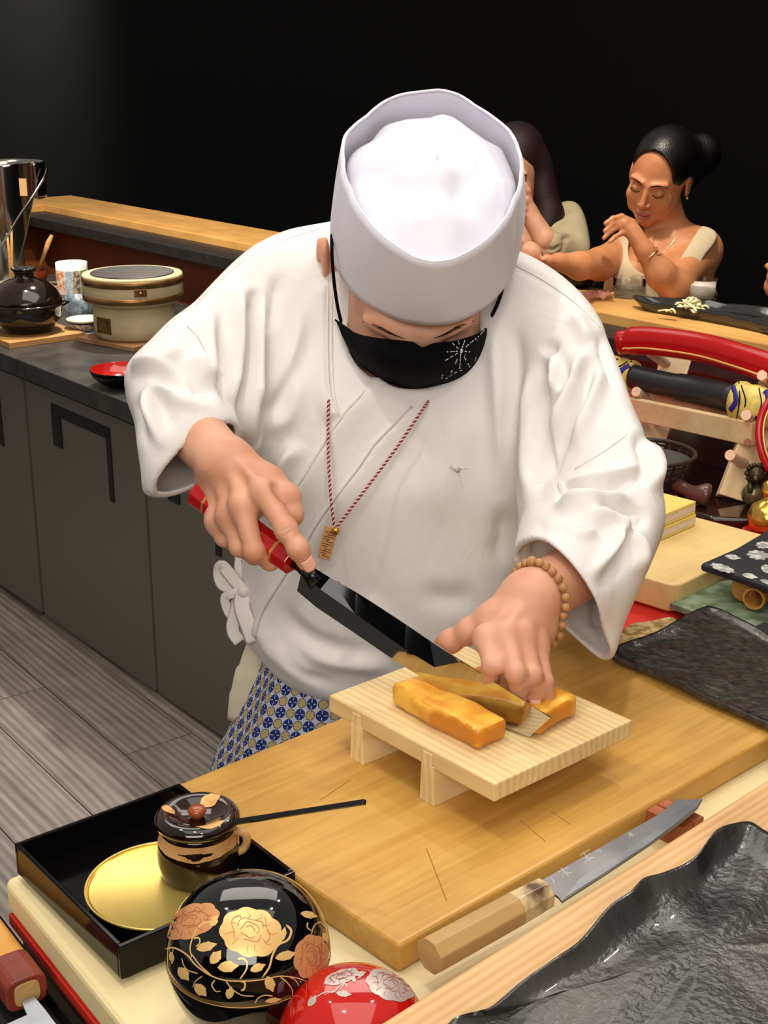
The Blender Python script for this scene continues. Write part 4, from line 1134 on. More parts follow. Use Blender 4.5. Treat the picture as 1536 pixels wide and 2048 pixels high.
def capfn(i, v):
    a = -math.pi + 2 * math.pi * i / NB
    R0 = per(a, ba, br); R1 = per(a, ra, rr_); U1 = per(a, ra, ru)
    x0, f0 = cxf + math.cos(a) * R0, cff + math.sin(a) * R0
    x1, f1 = rc_x + math.cos(a) * R1, rc_f + math.sin(a) * R1
    bul = .004 * math.sin(math.pi * v)
    x = x0 + (x1 - x0) * v + math.cos(a) * bul; f = f0 + (f1 - f0) * v + math.sin(a) * bul
    return hl(x, f, .042 + (U1 - .042) * v)
cap = thing_part = None
V = []; F = []; nv = 12
for i in range(NB):
    for j in range(nv + 1): V.append(tuple(capfn(i, j / nv)))
for i in range(NB):
    k2_ = (i + 1) % NB
    for j in range(nv): F.append((i * (nv + 1) + j, k2_ * (nv + 1) + j, k2_ * (nv + 1) + j + 1, i * (nv + 1) + j + 1))
cap = obj('cap_band', (V, F), m_cap, chef, world=True, smooth=True, solid=.0022, so=-1)
# folded edge of the band, then the puffed crown cloth inside it
rimt = [capfn(i, 1) for i in range(NB)]
obj('band_edge', tube(rimt, .0016, 8, closed=True), m_cap, cap, world=True, smooth=True)
def crown(i, t):
    a = -math.pi + 2 * math.pi * i / NB
    R1 = per(a, ra, rr_) - .0035; U1 = per(a, ra, ru)
    s = math.sin(a)                                          # + towards the face
    du = .027 - .010 * max(0, s) ; sh = (1 - .045 * max(0, -s) ** 1.5)
    pl_ = .0022 * math.sin(a * 9 + 1) * t ** 3 + .0012 * math.sin(a * 17) * t ** 6
    x = math.cos(a) * R1 * t * sh; f = math.sin(a) * R1 * t * sh + .004 * (1 - t)
    dome = .030 * (1 - t ** 3.2) + .010 * (mnoise.noise(Vector((x * 22, f * 22, 3)))) * (1 - t ** 4) + .004 * abs(mnoise.noise(Vector((x * 45, f * 30, 8)))) * (1 - t ** 5)
    dent = -.011 * math.exp(-((x - .020) / .018) ** 2 - ((f - .045) / .03) ** 2) - .009 * math.exp(-((x + .05) / .02) ** 2 - ((f - .04) / .03) ** 2)
    return hl(rc_x + x, rc_f + f, U1 - du + dome + pl_ + dent)
V = [tuple(hl(rc_x, rc_f + .004, .152 - .026 + .030))]; F = []; nr = 22
for q in range(1, nr + 1):
    for i in range(NB): V.append(tuple(crown(i, q / nr)))
for i in range(NB):                                          # tuck the edge down
    p = crown(i, 1.0); V.append(tuple(p - HU * .012))
for i in range(NB): F.append((0, 1 + i, 1 + (i + 1) % NB))
for q in range(nr):
    for i in range(NB): F.append((1 + q * NB + i, 1 + (q + 1) * NB + i, 1 + (q + 1) * NB + (i + 1) % NB, 1 + q * NB + (i + 1) % NB))
obj('crown_cloth', (V, F), m_cap, cap, world=True, smooth=True)
# ---- white wrap jacket: torso and two wide sleeves grown as one volume, then folded
def cloth_mat(name, c):
    m, N, L, b = base_mat(name); setp(b, rough=.8, sheen=.15); b.inputs['Base Color'].default_value = (*lin(c), 1)
    tc = N.new('ShaderNodeTexCoord'); mp = N.new('ShaderNodeMapping'); mp.inputs['Scale'].default_value = (26, 26, 11); mp.inputs['Rotation'].default_value = (.2, .5, .3)
    L.new(tc.outputs['Object'], mp.inputs['Vector'])
    n = N.new('ShaderNodeTexNoise'); n.inputs['Scale'].default_value = 1; n.inputs['Detail'].default_value = 3; n.inputs['Distortion'].default_value = .8; L.new(mp.outputs['Vector'], n.inputs['Vector'])
    n2 = N.new('ShaderNodeTexNoise'); n2.inputs['Scale'].default_value = 600; L.new(tc.outputs['Object'], n2.inputs['Vector'])
    b1 = N.new('ShaderNodeBump'); b1.inputs['Strength'].default_value = .55; b1.inputs['Distance'].default_value = .005; L.new(n.outputs['Fac'], b1.inputs['Height'])
    b2 = N.new('ShaderNodeBump'); b2.inputs['Strength'].default_value = .2; b2.inputs['Distance'].default_value = .0015; L.new(n2.outputs['Fac'], b2.inputs['Height'])
    L.new(b1.outputs['Normal'], b2.inputs['Normal']); L.new(b2.outputs['Normal'], b.inputs['Normal']); MATS[name] = m
    return m
m_jacket = cloth_mat('white_jacket_cotton', (228, 224, 221))
m_edge = mat('white_piping', (228, 222, 216), rough=.75)
jv = Vol((-.36, 1.14, .80), (.40, 1.86, 1.46), .0026)
def stack(vol, rows_, k=.02):
    """upright body of elliptic sections (z, cx, cy, a, b)"""
    X, Y, Z = [vol.lo[i] + vol.h * np.arange(vol.n[i]) for i in range(3)]
    r = np.array(rows_); zz_ = r[:, 0]
    ker = np.exp(-np.linspace(-2, 2, 31) ** 2); ker /= ker.sum()
    def sm(a): return np.convolve(np.concatenate([np.full(15, a[0]), a, np.full(15, a[-1])]), ker, 'valid')
    pr_ = [sm(np.interp(Z, zz_, r[:, i]))[None, None, :] for i in range(1, 5)]
    dx = (X[:, None, None] - pr_[0]) / pr_[2]; dy = (Y[None, :, None] - pr_[1]) / pr_[3]
    k0 = (np.abs(dx) ** 2.3 + np.abs(dy) ** 2.3) ** (1 / 2.3)
    f = (k0 - 1) * np.minimum(pr_[2], pr_[3])
    zf = np.maximum(zz_[0] - Z, Z - zz_[-1])[None, None, :]
    f = np.maximum(f, zf)
    vol.put((slice(None),) * 3, f, k)
stack(jv, [(.81, .030, 1.60, .225, .140), (1.0, .035, 1.60, .220, .138), (1.12, .045, 1.59, .220, .132), (1.22, .045, 1.60, .225, .118), (1.30, .045, 1.635, .215, .092), (1.36, .045, 1.645, .150, .085), (1.40, .045, 1.65, .075, .05)])
# shoulders
jv.cone((.045, 1.64, 1.30), C3(W(520, 570, 1.66)), .085, .075, .05); jv.cone((.045, 1.64, 1.30), C3(W(1090, 600, 1.66)), .085, .080, .05)
# right sleeve (holding the knife)
SA, SE, SCU = W(490, 600, 1.64), W(330, 770, 1.525), W(400, 900, 1.435)
jv.cone(C3(SA), C3(SE), .082, .068, .04); jv.cone(C3(SE), C3(W(372, 880, 1.455)), .066, .058, .035)
jv.cone(C3(W(330, 800, 1.50)), C3(W(330, 940, 1.445)), .050, .040, .03)
jv.cone(C3(W(470, 700, 1.60)), C3(W(470, 820, 1.55)), .055, .040, .04)
# left sleeve
jv.cone(C3(W(1110, 640, 1.64)), C3(W(1235, 990, 1.47)), .088, .080, .04)
jv.cone(C3(W(1235, 990, 1.47)), C3(W(1175, 1160, 1.385)), .076, .062, .04)
jv.cone(C3(W(1240, 1080, 1.42)), C3(W(1205, 1270, 1.36)), .055, .038, .03)
jv.cone(C3(W(1130, 1000, 1.48)), C3(W(1120, 1130, 1.395)), .048, .044, .03)
jv.cone(C3(W(1205, 1105, 1.392)), C3(W(1112, 1178, 1.322)), .056, .053, .03)
outline = smooth2([(652, 441), (600, 455), (560, 470), (515, 492), (478, 520), (430, 565), (390, 610), (350, 642), (310, 682), (272, 716), (256, 745), (258, 780), (268, 830), (278, 890), (284, 950), (285, 984),
    (300, 996), (340, 994), (384, 980), (412, 965), (440, 930), (470, 890), (486, 900), (480, 960), (478, 1060), (474, 1122), (464, 1180), (462, 1225), (463, 1262), (480, 1280), (497, 1291), (532, 1333), (568, 1369), (602, 1388), (658, 1407), (720, 1420), (820, 1440), (950, 1440),
    (1040, 1400), (1060, 1330), (1075, 1270), (1100, 1285), (1135, 1290), (1170, 1312), (1222, 1323), (1250, 1250), (1282, 1180), (1305, 1125), (1328, 1045), (1322, 980), (1310, 925), (1285, 862), (1262, 800), (1245, 750), (1222, 690), (1202, 645), (1172, 602), (1130, 558), (1085, 522), (1040, 497), (1000, 480), (930, 440), (850, 420), (730, 425)], 3)
# gap between sleeve and body on the right-hand side of the picture, and on the left
clip_outline(jv, outline, .016)
# hollow cuffs
def hollow(c, d, r, L_, k=.004, sq=None):
    c = Vector(c); d = Vector(d).normalized()
    jv.cone(C3(c - d * L_ * .9), C3(c + d * L_), r * .72, r, k, 's', sq)
# plane cut of each cuff: everything past the mouth goes away
def cutplane(vol, o, n, lo, hi):
    R = vol.region(np.array(lo), np.array(hi), 0)
    sl, X, Y, Z = R; n = Vector(n).normalized()
    f = -((X - o[0]) * n.x + (Y - o[1]) * n.y + (Z - o[2]) * n.z)
    f = np.broadcast_to(f, vol.g[sl].shape)
    lim = None
    vol.put(sl, f, .006, 's')
cuffR = [W(459, 857, 1.435), W(415, 848, 1.405), W(377, 870, 1.39), W(349, 904, 1.39), (W(327, 945, 1.40)), W(290, 982, 1.42), W(340, 993, 1.44), W(386, 979, 1.46), W(440, 925, 1.48)]
cR = sum(cuffR, Vector()) / len(cuffR); nR = (W(450, 930, 1.388) - W(372, 845, 1.455)).normalized()
cuffL = [W(1055, 1137, 1.37), W(1105, 1147, 1.335), W(1139, 1185, 1.32), W(1160, 1248, 1.315), W(1189, 1290, 1.315), W(1221, 1321, 1.32), W(1180, 1316, 1.34), W(1120, 1275, 1.36), W(1065, 1230, 1.38)]
cL_ = sum(cuffL, Vector()) / len(cuffL)
def fitn(pts):
    c = sum(pts, Vector()) / len(pts); n = Vector()
    for i in range(len(pts)): n += (pts[i] - c).cross(pts[(i + 1) % len(pts)] - c)
    return c, n.normalized()
cR, nR = fitn(cuffR); nR = nR if nR.dot(Vector(D(450, 930, 1.388)) - Vector(D(372, 845, 1.455))) > 0 else -nR
nL = (CR * (-.80) - CU * .56 - CF * .22).normalized(); cL_ = W(1142, 1218, 1.335) - nL * .007
def cuffcut(c, n, rad, mouth, depth):
    """open the sleeve: cut past the mouth plane, then scoop a tapering hollow"""
    lo = np.array(c) - rad * 1.3; hi = np.array(c) + rad * 1.3
    R = jv.region(lo, hi, 0); sl, X, Y, Z = R
    X, Y, Z = np.broadcast_arrays(X, Y, Z)
    q = np.stack([X - c.x, Y - c.y, Z - c.z], -1); nn = np.array(n)
    h = q @ nn
    rr = np.linalg.norm(q - h[..., None] * nn, axis=-1)
    g = jv.g[sl].copy()
    # mouth cut limited to a ball round the cuff
    cutf = np.maximum(-h, rr - rad)                          # inside = beyond the mouth and near it
    jv.put(sl, cutf, .002, 's')
    # hollow: the outer shape offset inwards, only near the mouth
    inner = np.maximum(g + .0060, -(h + depth))
    inner = np.maximum(inner, rr - rad)
    jv.put(sl, inner, .003, 's')
cuffcut(cR, nR, .098, None, .085)
cuffcut(cL_, nL, .100, None, .095)
jv.ell(C3(hl(hx0, .035, -.055)), R3, (.074, .070, .078), .012, 's')
P_, T_, Q_ = jv.mesh()
# normals by accumulation (for the folds)
def vnorm(P_, T_, Q_):
    N_ = np.zeros_like(P_)
    for F_, ids in ((T_, (0, 1, 2)), (Q_, (0, 1, 2)), (Q_, (0, 2, 3))):
        if len(F_) == 0: continue
        a, b, c = P_[F_[:, ids[0]]], P_[F_[:, ids[1]]], P_[F_[:, ids[2]]]
        n = np.cross(b - a, c - a)
        for i in ids: np.add.at(N_, F_[:, i], n)
    return N_ / (np.linalg.norm(N_, axis=1, keepdims=True) + 1e-12)
T_ = np.asarray(T_); Q_ = np.asarray(Q_)
N_ = vnorm(P_, T_, Q_)
if ((P_ - P_.mean(0)) * N_).sum() < 0: N_ = -N_
g0 = np.array([0, -1, .2])
# check orientation against the view
if (N_ @ np.array([0, -1, 0])).sum() * 1 < 0 and False: N_ = -N_
u_, v_, d_ = Pj(P_)
cen = np.array([.04, 1.58, 1.15])
mid = P_[(np.abs(u_ - 850) < 40) & (np.abs(v_ - 1000) < 40)]
front = (N_ @ np.array(CF)) < .15
def ridge(pl, wd_, amp, taper=.25, mask_=None, sharp=1):
    """fold along a measured line: + stands proud, - is a valley"""
    pl = smooth2(pl, 4, False); x0 = min(p[0] for p in pl) - wd_ * 3; x1 = max(p[0] for p in pl) + wd_ * 3
    y0 = min(p[1] for p in pl) - wd_ * 3; y1 = max(p[1] for p in pl) + wd_ * 3
    m = (u_ > x0) & (u_ < x1) & (v_ > y0) & (v_ < y1) & front
    if not m.any(): return
    dd, sd, t = seg_d(u_[m], v_[m], pl)
    tp = np.clip(np.minimum(t, 1 - t) / taper, 0, 1); tp = tp * tp * (3 - 2 * tp)
    e = amp * np.exp(-(dd / wd_) ** 2 * (1 if sharp == 1 else 1)) * tp
    if sharp != 1: e = amp * np.exp(-np.abs(dd / wd_) ** sharp) * tp
    disp[m] += e
def step(pl, wd_, amp, taper=.1, reach=40):
    """edge of an overlapping layer: the left side of the line (as walked) is proud by amp, fading away"""
    pl = smooth2(pl, 4, False); x0 = min(p[0] for p in pl) - reach; x1 = max(p[0] for p in pl) + reach
    y0 = min(p[1] for p in pl) - reach; y1 = max(p[1] for p in pl) + reach
    m = (u_ > x0) & (u_ < x1) & (v_ > y0) & (v_ < y1) & front
    if not m.any(): return
    dd, sd, t = seg_d(u_[m], v_[m], pl); s = dd * sd
    tp = np.clip(np.minimum(t, 1 - t) / taper, 0, 1)
    e = amp * (1 / (1 + np.exp(s / wd_ * 3))) * np.clip(1 - np.maximum(-s, 0) / reach, 0, 1) * tp
    disp[m] += e
disp = np.zeros(len(P_))
FA = 2.3
# broad billowing of the cloth
nz = np.array([mnoise.noise(Vector(p) * 7.0) for p in P_[::1].tolist()]) if len(P_) < 400000 else 0
disp += nz * .0028
# -- body folds
ridge([(512, 575), (500, 640), (491, 720), (489, 800), (488, 900)], 10, -.014, .15)
ridge([(478, 555), (476, 640), (482, 740), (487, 840)], 14, .007, .3)
ridge([(520, 560), (512, 640), (508, 730), (506, 860), (506, 960)], 14, .008, .3)
ridge([(560, 540), (552, 580), (545, 640), (530, 720)], 14, -.004, .4)
ridge([(620, 560), (600, 660), (570, 760), (540, 830)], 24, .006, .4)
ridge([(600, 700), (560, 800), (530, 850)], 18, -.004, .4)
ridge([(640, 700), (600, 780), (570, 840), (520, 860)], 20, .004, .4)
ridge([(420, 600), (410, 700), (425, 800)], 16, .006, .4); ridge([(445, 610), (440, 700), (455, 790), (480, 830)], 12, -.006, .4)
ridge([(400, 640), (405, 720), (420, 790)], 9, -.004, .4)
ridge([(530, 880), (560, 930), (590, 900), (600, 880)], 18, .003, .4)
ridge([(588, 890), (572, 930), (566, 980)], 12, .006, .3)
# belly pleats on the front
ridge([(720, 1180), (770, 1260), (860, 1330)], 22, .005, .4); ridge([(600, 1250), (640, 1310), (740, 1330), (800, 1330)], 18, .004, .4)
ridge([(560, 1180), (600, 1260), (680, 1300), (760, 1300)], 16, -.005, .4)
ridge([(520, 1200), (540, 1280), (600, 1340), (660, 1370)], 18, .006, .4); ridge([(560, 1290), (610, 1345), (680, 1370)], 10, -.004, .4)
ridge([(990, 620), (990, 740), (1000, 860), (995, 1000)], 18, .005, .3); ridge([(1030, 640), (1030, 760), (1020, 900)], 14, -.004, .3)
ridge([(1085, 700), (1078, 800), (1080, 900), (1076, 980)], 12, -.009, .25); ridge([(1062, 720), (1058, 820), (1060, 920), (1050, 1040)], 14, .006, .3)
ridge([(1105, 700), (1112, 760), (1104, 800)], 10, .008, .4); ridge([(1122, 695), (1128, 760), (1135, 780)], 9, -.007, .4); ridge([(1085, 705), (1100, 695), (1120, 700)], 10, -.006, .4)
ridge([(940, 800), (900, 900), (860, 1060)], 40, .004, .4); ridge([(1000, 1000), (1010, 1080), (990, 1140)], 22, -.005, .4)
ridge([(820, 1180), (900, 1200), (960, 1180)], 24, -.003, .4)
# right sleeve (left in the picture)
ridge([(300, 752), (350, 760), (400, 780), (440, 800)], 16, -.011, .3); ridge([(262, 745), (300, 738), (360, 760), (425, 795)], 12, .009, .3)
ridge([(290, 770), (330, 790), (380, 812), (440, 815)], 11, .007, .35)
ridge([(300, 770), (300, 820), (320, 880), (345, 905)], 10, .008, .3); ridge([(285, 790), (282, 840), (300, 900)], 11, -.004, .3); ridge([(312, 780), (330, 830), (360, 870)], 16, -.006, .35)
ridge([(380, 700), (400, 740), (430, 785)], 14, .005, .4); ridge([(275, 730), (330, 720), (370, 690)], 14, .004, .4)
# left sleeve
ridge([(1190, 700), (1160, 800), (1110, 890), (1092, 960)], 11, -.009, .2); ridge([(1170, 690), (1140, 790), (1095, 880)], 14, .007, .3); ridge([(1205, 720), (1180, 820), (1140, 900)], 14, .007, .3)
ridge([(1110, 995), (1150, 985), (1220, 975), (1290, 940)], 12, -.009, .3); ridge([(1120, 970), (1180, 965), (1250, 950), (1300, 925)], 12, .006, .3)
ridge([(1100, 1010), (1160, 1015), (1210, 1010), (1270, 1000)], 14, .009, .3); ridge([(1190, 1010), (1240, 1030), (1300, 1045)], 14, -.008, .3)
ridge([(1165, 1040), (1210, 1040), (1245, 1050), (1242, 1075)], 9, .008, .3); ridge([(1115, 1052), (1160, 1075), (1200, 1060)], 10, .007, .3); ridge([(1150, 1055), (1190, 1058), (1225, 1065)], 9, -.006, .3)
ridge([(1245, 1050), (1225, 1100), (1180, 1150), (1142, 1180)], 9, .009, .25); ridge([(1262, 1060), (1245, 1110), (1200, 1170), (1160, 1200)], 13, -.007, .25)
ridge([(1250, 1060), (1280, 1100), (1270, 1150)], 14, .005, .3); ridge([(1290, 870), (1305, 930), (1300, 990)], 12, .006, .3); ridge([(1270, 860), (1290, 920), (1275, 980)], 12, -.006, .3)
ridge([(1180, 1190), (1170, 1240), (1200, 1300)], 14, .005, .3); ridge([(1210, 1180), (1190, 1230), (1180, 1260)], 10, -.004, .3); ridge([(1085, 1040), (1080, 1080), (1062, 1120)], 10, -.007, .3)
ridge([(1200, 655), (1210, 720), (1235, 790)], 10, -.004, .3); ridge([(1140, 620), (1165, 660), (1180, 690)], 12, .004, .3)
# overlapping collar band, lapel edges, sleeve seams
colA = [(760, 744), (722, 790), (684, 831), (640, 899), (610, 950), (585, 986), (560, 1022)]
colB = [(824, 813), (785, 852), (748, 890), (725, 925), (680, 985), (640, 1039), (612, 1087), (577, 1141), (545, 1190), (520, 1235), (512, 1275)]
lapL = [(656, 560), (655, 650), (655, 720), (660, 790), (681, 834)]
step(colA, 3, .0030, .04, 46); step(colB, 2.5, .0028, .03, 60)
step(lapL[::-1], 3, .004, .05, 40)
seamR = [(366, 640), (400, 672), (424, 730), (438, 790), (434, 805)]
seamL = [(1279, 851), (1240, 880), (1205, 905), (1150, 938)]
ridge([(1008, 520), (1080, 556), (1150, 605), (1200, 655)], 3, -.0012, .1)
def relax(V, T, Q, it=2, w_=.5):
    E_1 = np.concatenate([Q[:, [0, 1]], Q[:, [1, 2]], Q[:, [2, 3]], Q[:, [3, 0]], T[:, [0, 1]], T[:, [1, 2]], T[:, [2, 0]]]).astype(np.int64)
    a, b = np.concatenate([E_1[:, 0], E_1[:, 1]]), np.concatenate([E_1[:, 1], E_1[:, 0]]); n = len(V); c = np.bincount(a, minlength=n).astype(float)[:, None] + 1e-9
    for _ in range(it):
        s = np.stack([np.bincount(a, V[b, i], n) for i in range(V.shape[1])], 1); V = V * (1 - w_) + s / c * w_
    return V
disp = relax(disp[:, None], T_, Q_, 3)[:, 0]
for c_1, n_1 in ((cR, nR), (cL_, nL)):                      # folds die out towards the cuff mouths
    q_1 = P_ - np.array(c_1); h_1 = -(q_1 @ np.array(n_1)); near_1 = np.linalg.norm(q_1, axis=1) < .13
    disp = np.where(near_1, disp * np.clip((h_1 - .004) / .05, 0.0, 1), disp)
P2 = relax(P_ + N_ * disp[:, None] * FA, T_, Q_, 3)
jacket = vmesh('jacket', [(P2, T_, Q_)], m_jacket, chef, I_chef)
jm = jacket.data
from mathutils.bvhtree import BVHTree
jb = BVHTree.FromPolygons([tuple(v) for v in P2.tolist()], [tuple(q) for q in Q_.tolist()] + [tuple(t) for t in T_.tolist()])
def onjack(px, py, off=.0008):
    r = ray(px, py).normalized(); o_ = Vector((0, 0, ZC)); h = jb.ray_cast(o_, r)
    if h[0] is None: return o_ + r * 1.5
    return h[0] - r * off
def seamline(name, pl, r, m=m_edge, n=6, off=.0006):
    pp = smooth2(pl, n, False); pts = [onjack(x, y, off) for x, y in pp]
    for _ in range(5): pts = [pts[0]] + [(pts[i - 1] + pts[i] * 2 + pts[i + 1]) / 4 for i in range(1, len(pts) - 1)] + [pts[-1]]
    return obj(name, tube(pts, r, 6), m, jacket, world=True, smooth=True)
m_stitch = mat('grey_white_seam', (206, 200, 194), rough=.8)
seamline('collar_edge', colA, .0016, off=.0014); seamline('collar_seam', colB, .0013, m_stitch, off=.0010); seamline('lapel_edge', lapL, .0013); seamline('lapel_edge', [(664, 560), (664, 700), (668, 790), (684, 833)], .0009)
seamline('sleeve_seam', [(374, 652), (400, 680), (424, 735), (438, 790)], .0007, m_stitch, off=.0006); seamline('sleeve_seam', seamL, .0006, m_stitch, off=.0005)
seamline('shoulder_seam', [(390, 612), (440, 560), (510, 506), (580, 476), (640, 458)], .0005, m_stitch, off=.0002)
seamline('shoulder_seam', [(1008, 520), (1080, 556), (1150, 605), (1200, 655)], .0006, m_stitch)
# side tie bow and small hanging loop on the chest
def ribbon(name, pts, w_, up, m=m_edge, par=None):
    return obj(name, tube(smoothpath(pts, 5), w_, 8, flat=.10, up=up), m, par or jacket, world=True, smooth=True)
bd_ = 1.64
kn = W(487, 1183, bd_)
up_ = (0, -1, .3)
ribbon('tie_loop', [kn, W(468, 1160, bd_), W(445, 1133, bd_ + .005), W(438, 1145, bd_ + .012), W(444, 1168, bd_ + .01), W(462, 1176, bd_ + .004), kn], .0075, up_)
ribbon('tie_loop', [kn, W(464, 1188, bd_), W(450, 1196, bd_ + .004), W(455, 1220, bd_ + .008), W(466, 1232, bd_ + .006), W(472, 1205, bd_ + .003), kn], .0058, up_)
ribbon('tie_end', [kn, W(484, 1215, bd_ - .004), W(496, 1250, bd_ - .006), W(508, 1284, bd_ - .004)], .0098, up_)
ribbon('tie_end', [kn, W(470, 1230, bd_ + .004), W(466, 1262, bd_ + .006), W(480, 1284, bd_ + .006)], .0080, up_)
ribbon('tie_end', [kn, W(478, 1150, bd_ + .012), W(480, 1110, bd_ + .02)], .0060, up_)
obj('tie_knot', sphere(kn, .0075, 12, 8), m_edge, jacket, world=True, smooth=True)
lp = onjack(912, 936, .003)
obj('chest_loop', tube([onjack(903, 930, .002), lp, onjack(918, 942, .002)], .0032, 8, flat=.4, up=(0, -1, 0)), m_edge, jacket, world=True, smooth=True)
seamline('loose_thread', [(918, 936), (930, 937), (936, 935)], .0005); seamline('loose_thread', [(919, 944), (921, 960), (926, 976)], .0004)
# dark under-layer showing at the side opening and at the neck
m_purple = mat('dark_purple_undershirt', (44, 30, 48), rough=.8)
obj('undershirt', tube([W(492, 1120, 1.66), W(492, 1150, 1.66), W(489, 1178, 1.66)], [.008, .012, .006], 10, flat=.5), m_purple, chef, world=True, smooth=True)
# ---- patterned apron and white sash below the jacket
def apron_mat():
    m, N, L, b = base_mat('blue_medallion_print'); setp(b, rough=.75)
    uv = N.new('ShaderNodeUVMap'); sp = N.new('ShaderNodeSeparateXYZ'); L.new(uv.outputs[0], sp.inputs[0])
    def math_(op, a, b_=None, c=None):
        n = N.new('ShaderNodeMath'); n.operation = op
        for i, x in enumerate((a, b_, c)):
            if x is None: continue
            if isinstance(x, (int, float)): n.inputs[i].default_value = x
            else: L.new(x, n.inputs[i])
        return n.outputs[0]
    def cell(x, off): return math_('SUBTRACT', math_('FRACT', math_('ADD', x, off)), .5)
    X, Y = sp.outputs[0], sp.outputs[1]
    def dist(ox, oy): 
        a = cell(X, ox); b_ = cell(Y, oy)
        return math_('SQRT', math_('ADD', math_('MULTIPLY', a, a), math_('MULTIPLY', b_, b_)))
    dg = dist(0, 0); db = dist(.5, .5)                       # medallions on one lattice, blue flowers on the other
    def mix(fac, a, b_):
        n = N.new('ShaderNodeMix'); n.data_type = 'RGBA'
        L.new(fac, n.inputs[0])
        for i, x in ((6, a), (7, b_)):
            if isinstance(x, tuple): n.inputs[i].default_value = (*lin(x), 1)
            else: L.new(x, n.inputs[i])
        return n.outputs[2]
    base = mix(math_('LESS_THAN', db, .36), (206, 204, 214), (26, 48, 120))
    # white four-petal star inside the blue disc
    a = cell(X, .5); b_ = cell(Y, .5); star = math_('LESS_THAN', math_('ABSOLUTE', math_('MULTIPLY', a, b_)), .004)
    star2 = math_('LESS_THAN', math_('ABSOLUTE', math_('SUBTRACT', math_('ABSOLUTE', a), math_('ABSOLUTE', b_))), .035)
    inb = math_('LESS_THAN', db, .30)
    base = mix(math_('MULTIPLY', inb, star2), base, (190, 200, 230))
    base = mix(math_('MULTIPLY', math_('LESS_THAN', db, .16), math_('GREATER_THAN', star, .5)), base, (20, 36, 100))
    base = mix(math_('LESS_THAN', dg, .31), base, (22, 28, 70))
    ga = math_('ARCTAN2', cell(Y, 0), cell(X, 0)); pet = math_('COSINE', math_('MULTIPLY', ga, 6))
    gold = mix(math_('GREATER_THAN', pet, .55), (198, 180, 130), (176, 152, 98))
    base = mix(math_('LESS_THAN', dg, .27), base, gold)
    L.new(base, b.inputs['Base Color'])
    return m
m_apron = apron_mat()
ap = []
rows_a = [(.93, .03, 1.58, .125, .09), (.90, .02, 1.58, .145, .098), (.87, .02, 1.58, .168, .10), (.80, .02, 1.58, .200, .105), (.73, .02, 1.58, .238, .11), (.60, .02, 1.585, .25, .12), (.35, .02, 1.59, .26, .13)]
V = []; F = []; UV = []; na = 120
for q, (z, cx, cy, a, b_) in enumerate(rows_a):
    for i in range(na):
        g = 2 * math.pi * i / na; pl_ = 1 + .012 * math.sin(g * 14) + .02 * math.sin(g * 5 + 1)
        V.append((cx + a * pl_ * math.cos(g), cy + b_ * pl_ * math.sin(g), z))
for q in range(len(rows_a) - 1):
    for i in range(na): F.append((q * na + i, q * na + (i + 1) % na, (q + 1) * na + (i + 1) % na, (q + 1) * na + i))
apo = obj('apron', (V, F), m_apron, chef, world=True, smooth=True, solid=.002)
uvl = apo.data.uv_layers.new(name='UVMap')
cell_ = .0146
for p in apo.data.polygons:
    for li in p.loop_indices:
        vi = apo.data.loops[li].vertex_index; i = vi % na; q = vi // na
        poly_i = p.index % na
        ii = i if not (poly_i == na - 1 and i == 0) else na
        s_arc = ii / na * 1.06 ; zz0 = rows_a[q][0]
        a_ = math.radians(38); x_ = s_arc / cell_; y_ = zz0 / cell_
        uvl.data[li].uv = (x_ * math.cos(a_) * 0.72 - y_ * math.sin(a_) * .72, x_ * math.sin(a_) * .72 + y_ * math.cos(a_) * .72)
m_sash = mat('cream_sash', (226, 214, 190), rough=.8)
obj('sash_tail', tube(smoothpath([W(515, 1290, 1.72), W(500, 1335, 1.73), W(490, 1380, 1.74), W(484, 1440, 1.76)], 5), [.014] * 6 + [.017] * 5 + [.019] * 5, 14, flat=.35, up=(0, -1, 0)), m_sash, chef, world=True, smooth=True)

# ---- neck cord and pendant
m_cr = mat('dark_red_cord', (132, 34, 40), rough=.7); m_cw = mat('pink_white_cord', (226, 190, 184), rough=.7)
pend = thing('pendant_necklace', 'twisted red and white neck cord with a carved wooden tag hanging on the chef', 'necklace', W(665, 1052, 1.44))
def sg(x, y, off): return onjack(x, y, off)
s1_ = smoothpath([onjack(657, 800, .003), onjack(656, 860, .012), onjack(658, 940, .024), onjack(663, 1010, .033), onjack(669, 1055, .038)], 12)
s2_ = smoothpath([onjack(880, 768, .006), onjack(850, 812, .010), onjack(790, 900, .018), onjack(730, 980, .028), onjack(673, 1055, .038)], 14)
def twist(pts, r, pitch, ph):
    out = []; L_ = 0
    dense = []
    for a, b in zip(pts, pts[1:]):
        for j in range(5): dense.append(a.lerp(b, j / 5))
    dense.append(pts[-1])
    for i, p in enumerate(dense):
        t = (dense[min(i + 1, len(dense) - 1)] - dense[max(i - 1, 0)]).normalized()
        if i: L_ += (p - dense[i - 1]).length
        a = t.cross(Vector((0, 1, 0))).normalized(); b = t.cross(a); g = L_ / pitch * 2 * math.pi + ph
        out.append(p + (a * math.cos(g) + b * math.sin(g)) * r)
    return out
for st_ in (s1_, s2_):
    for ph, m in ((0, m_cr), (math.pi, m_cw)):
        obj('cord_strand', tube(twist(st_, .0008, .0052, ph), .0010, 6), m, pend, world=True, smooth=True)
m_tag = wood('carved_tag_wood', (206, 150, 82), (160, 106, 50), (60, 60, 60), rough=.5)
m_brass = mat('gold_knot', (214, 166, 74), rough=.25, metal=.8)
pa = s1_[-1]
Pd = (pa - Vector((0, 0, ZC))).dot(CF)
def TW(x, y, dz=0): return W(x, y, Pd + dz)
ct = [TW(650, 1052), TW(676, 1058), TW(659, 1122), TW(635, 1114)]
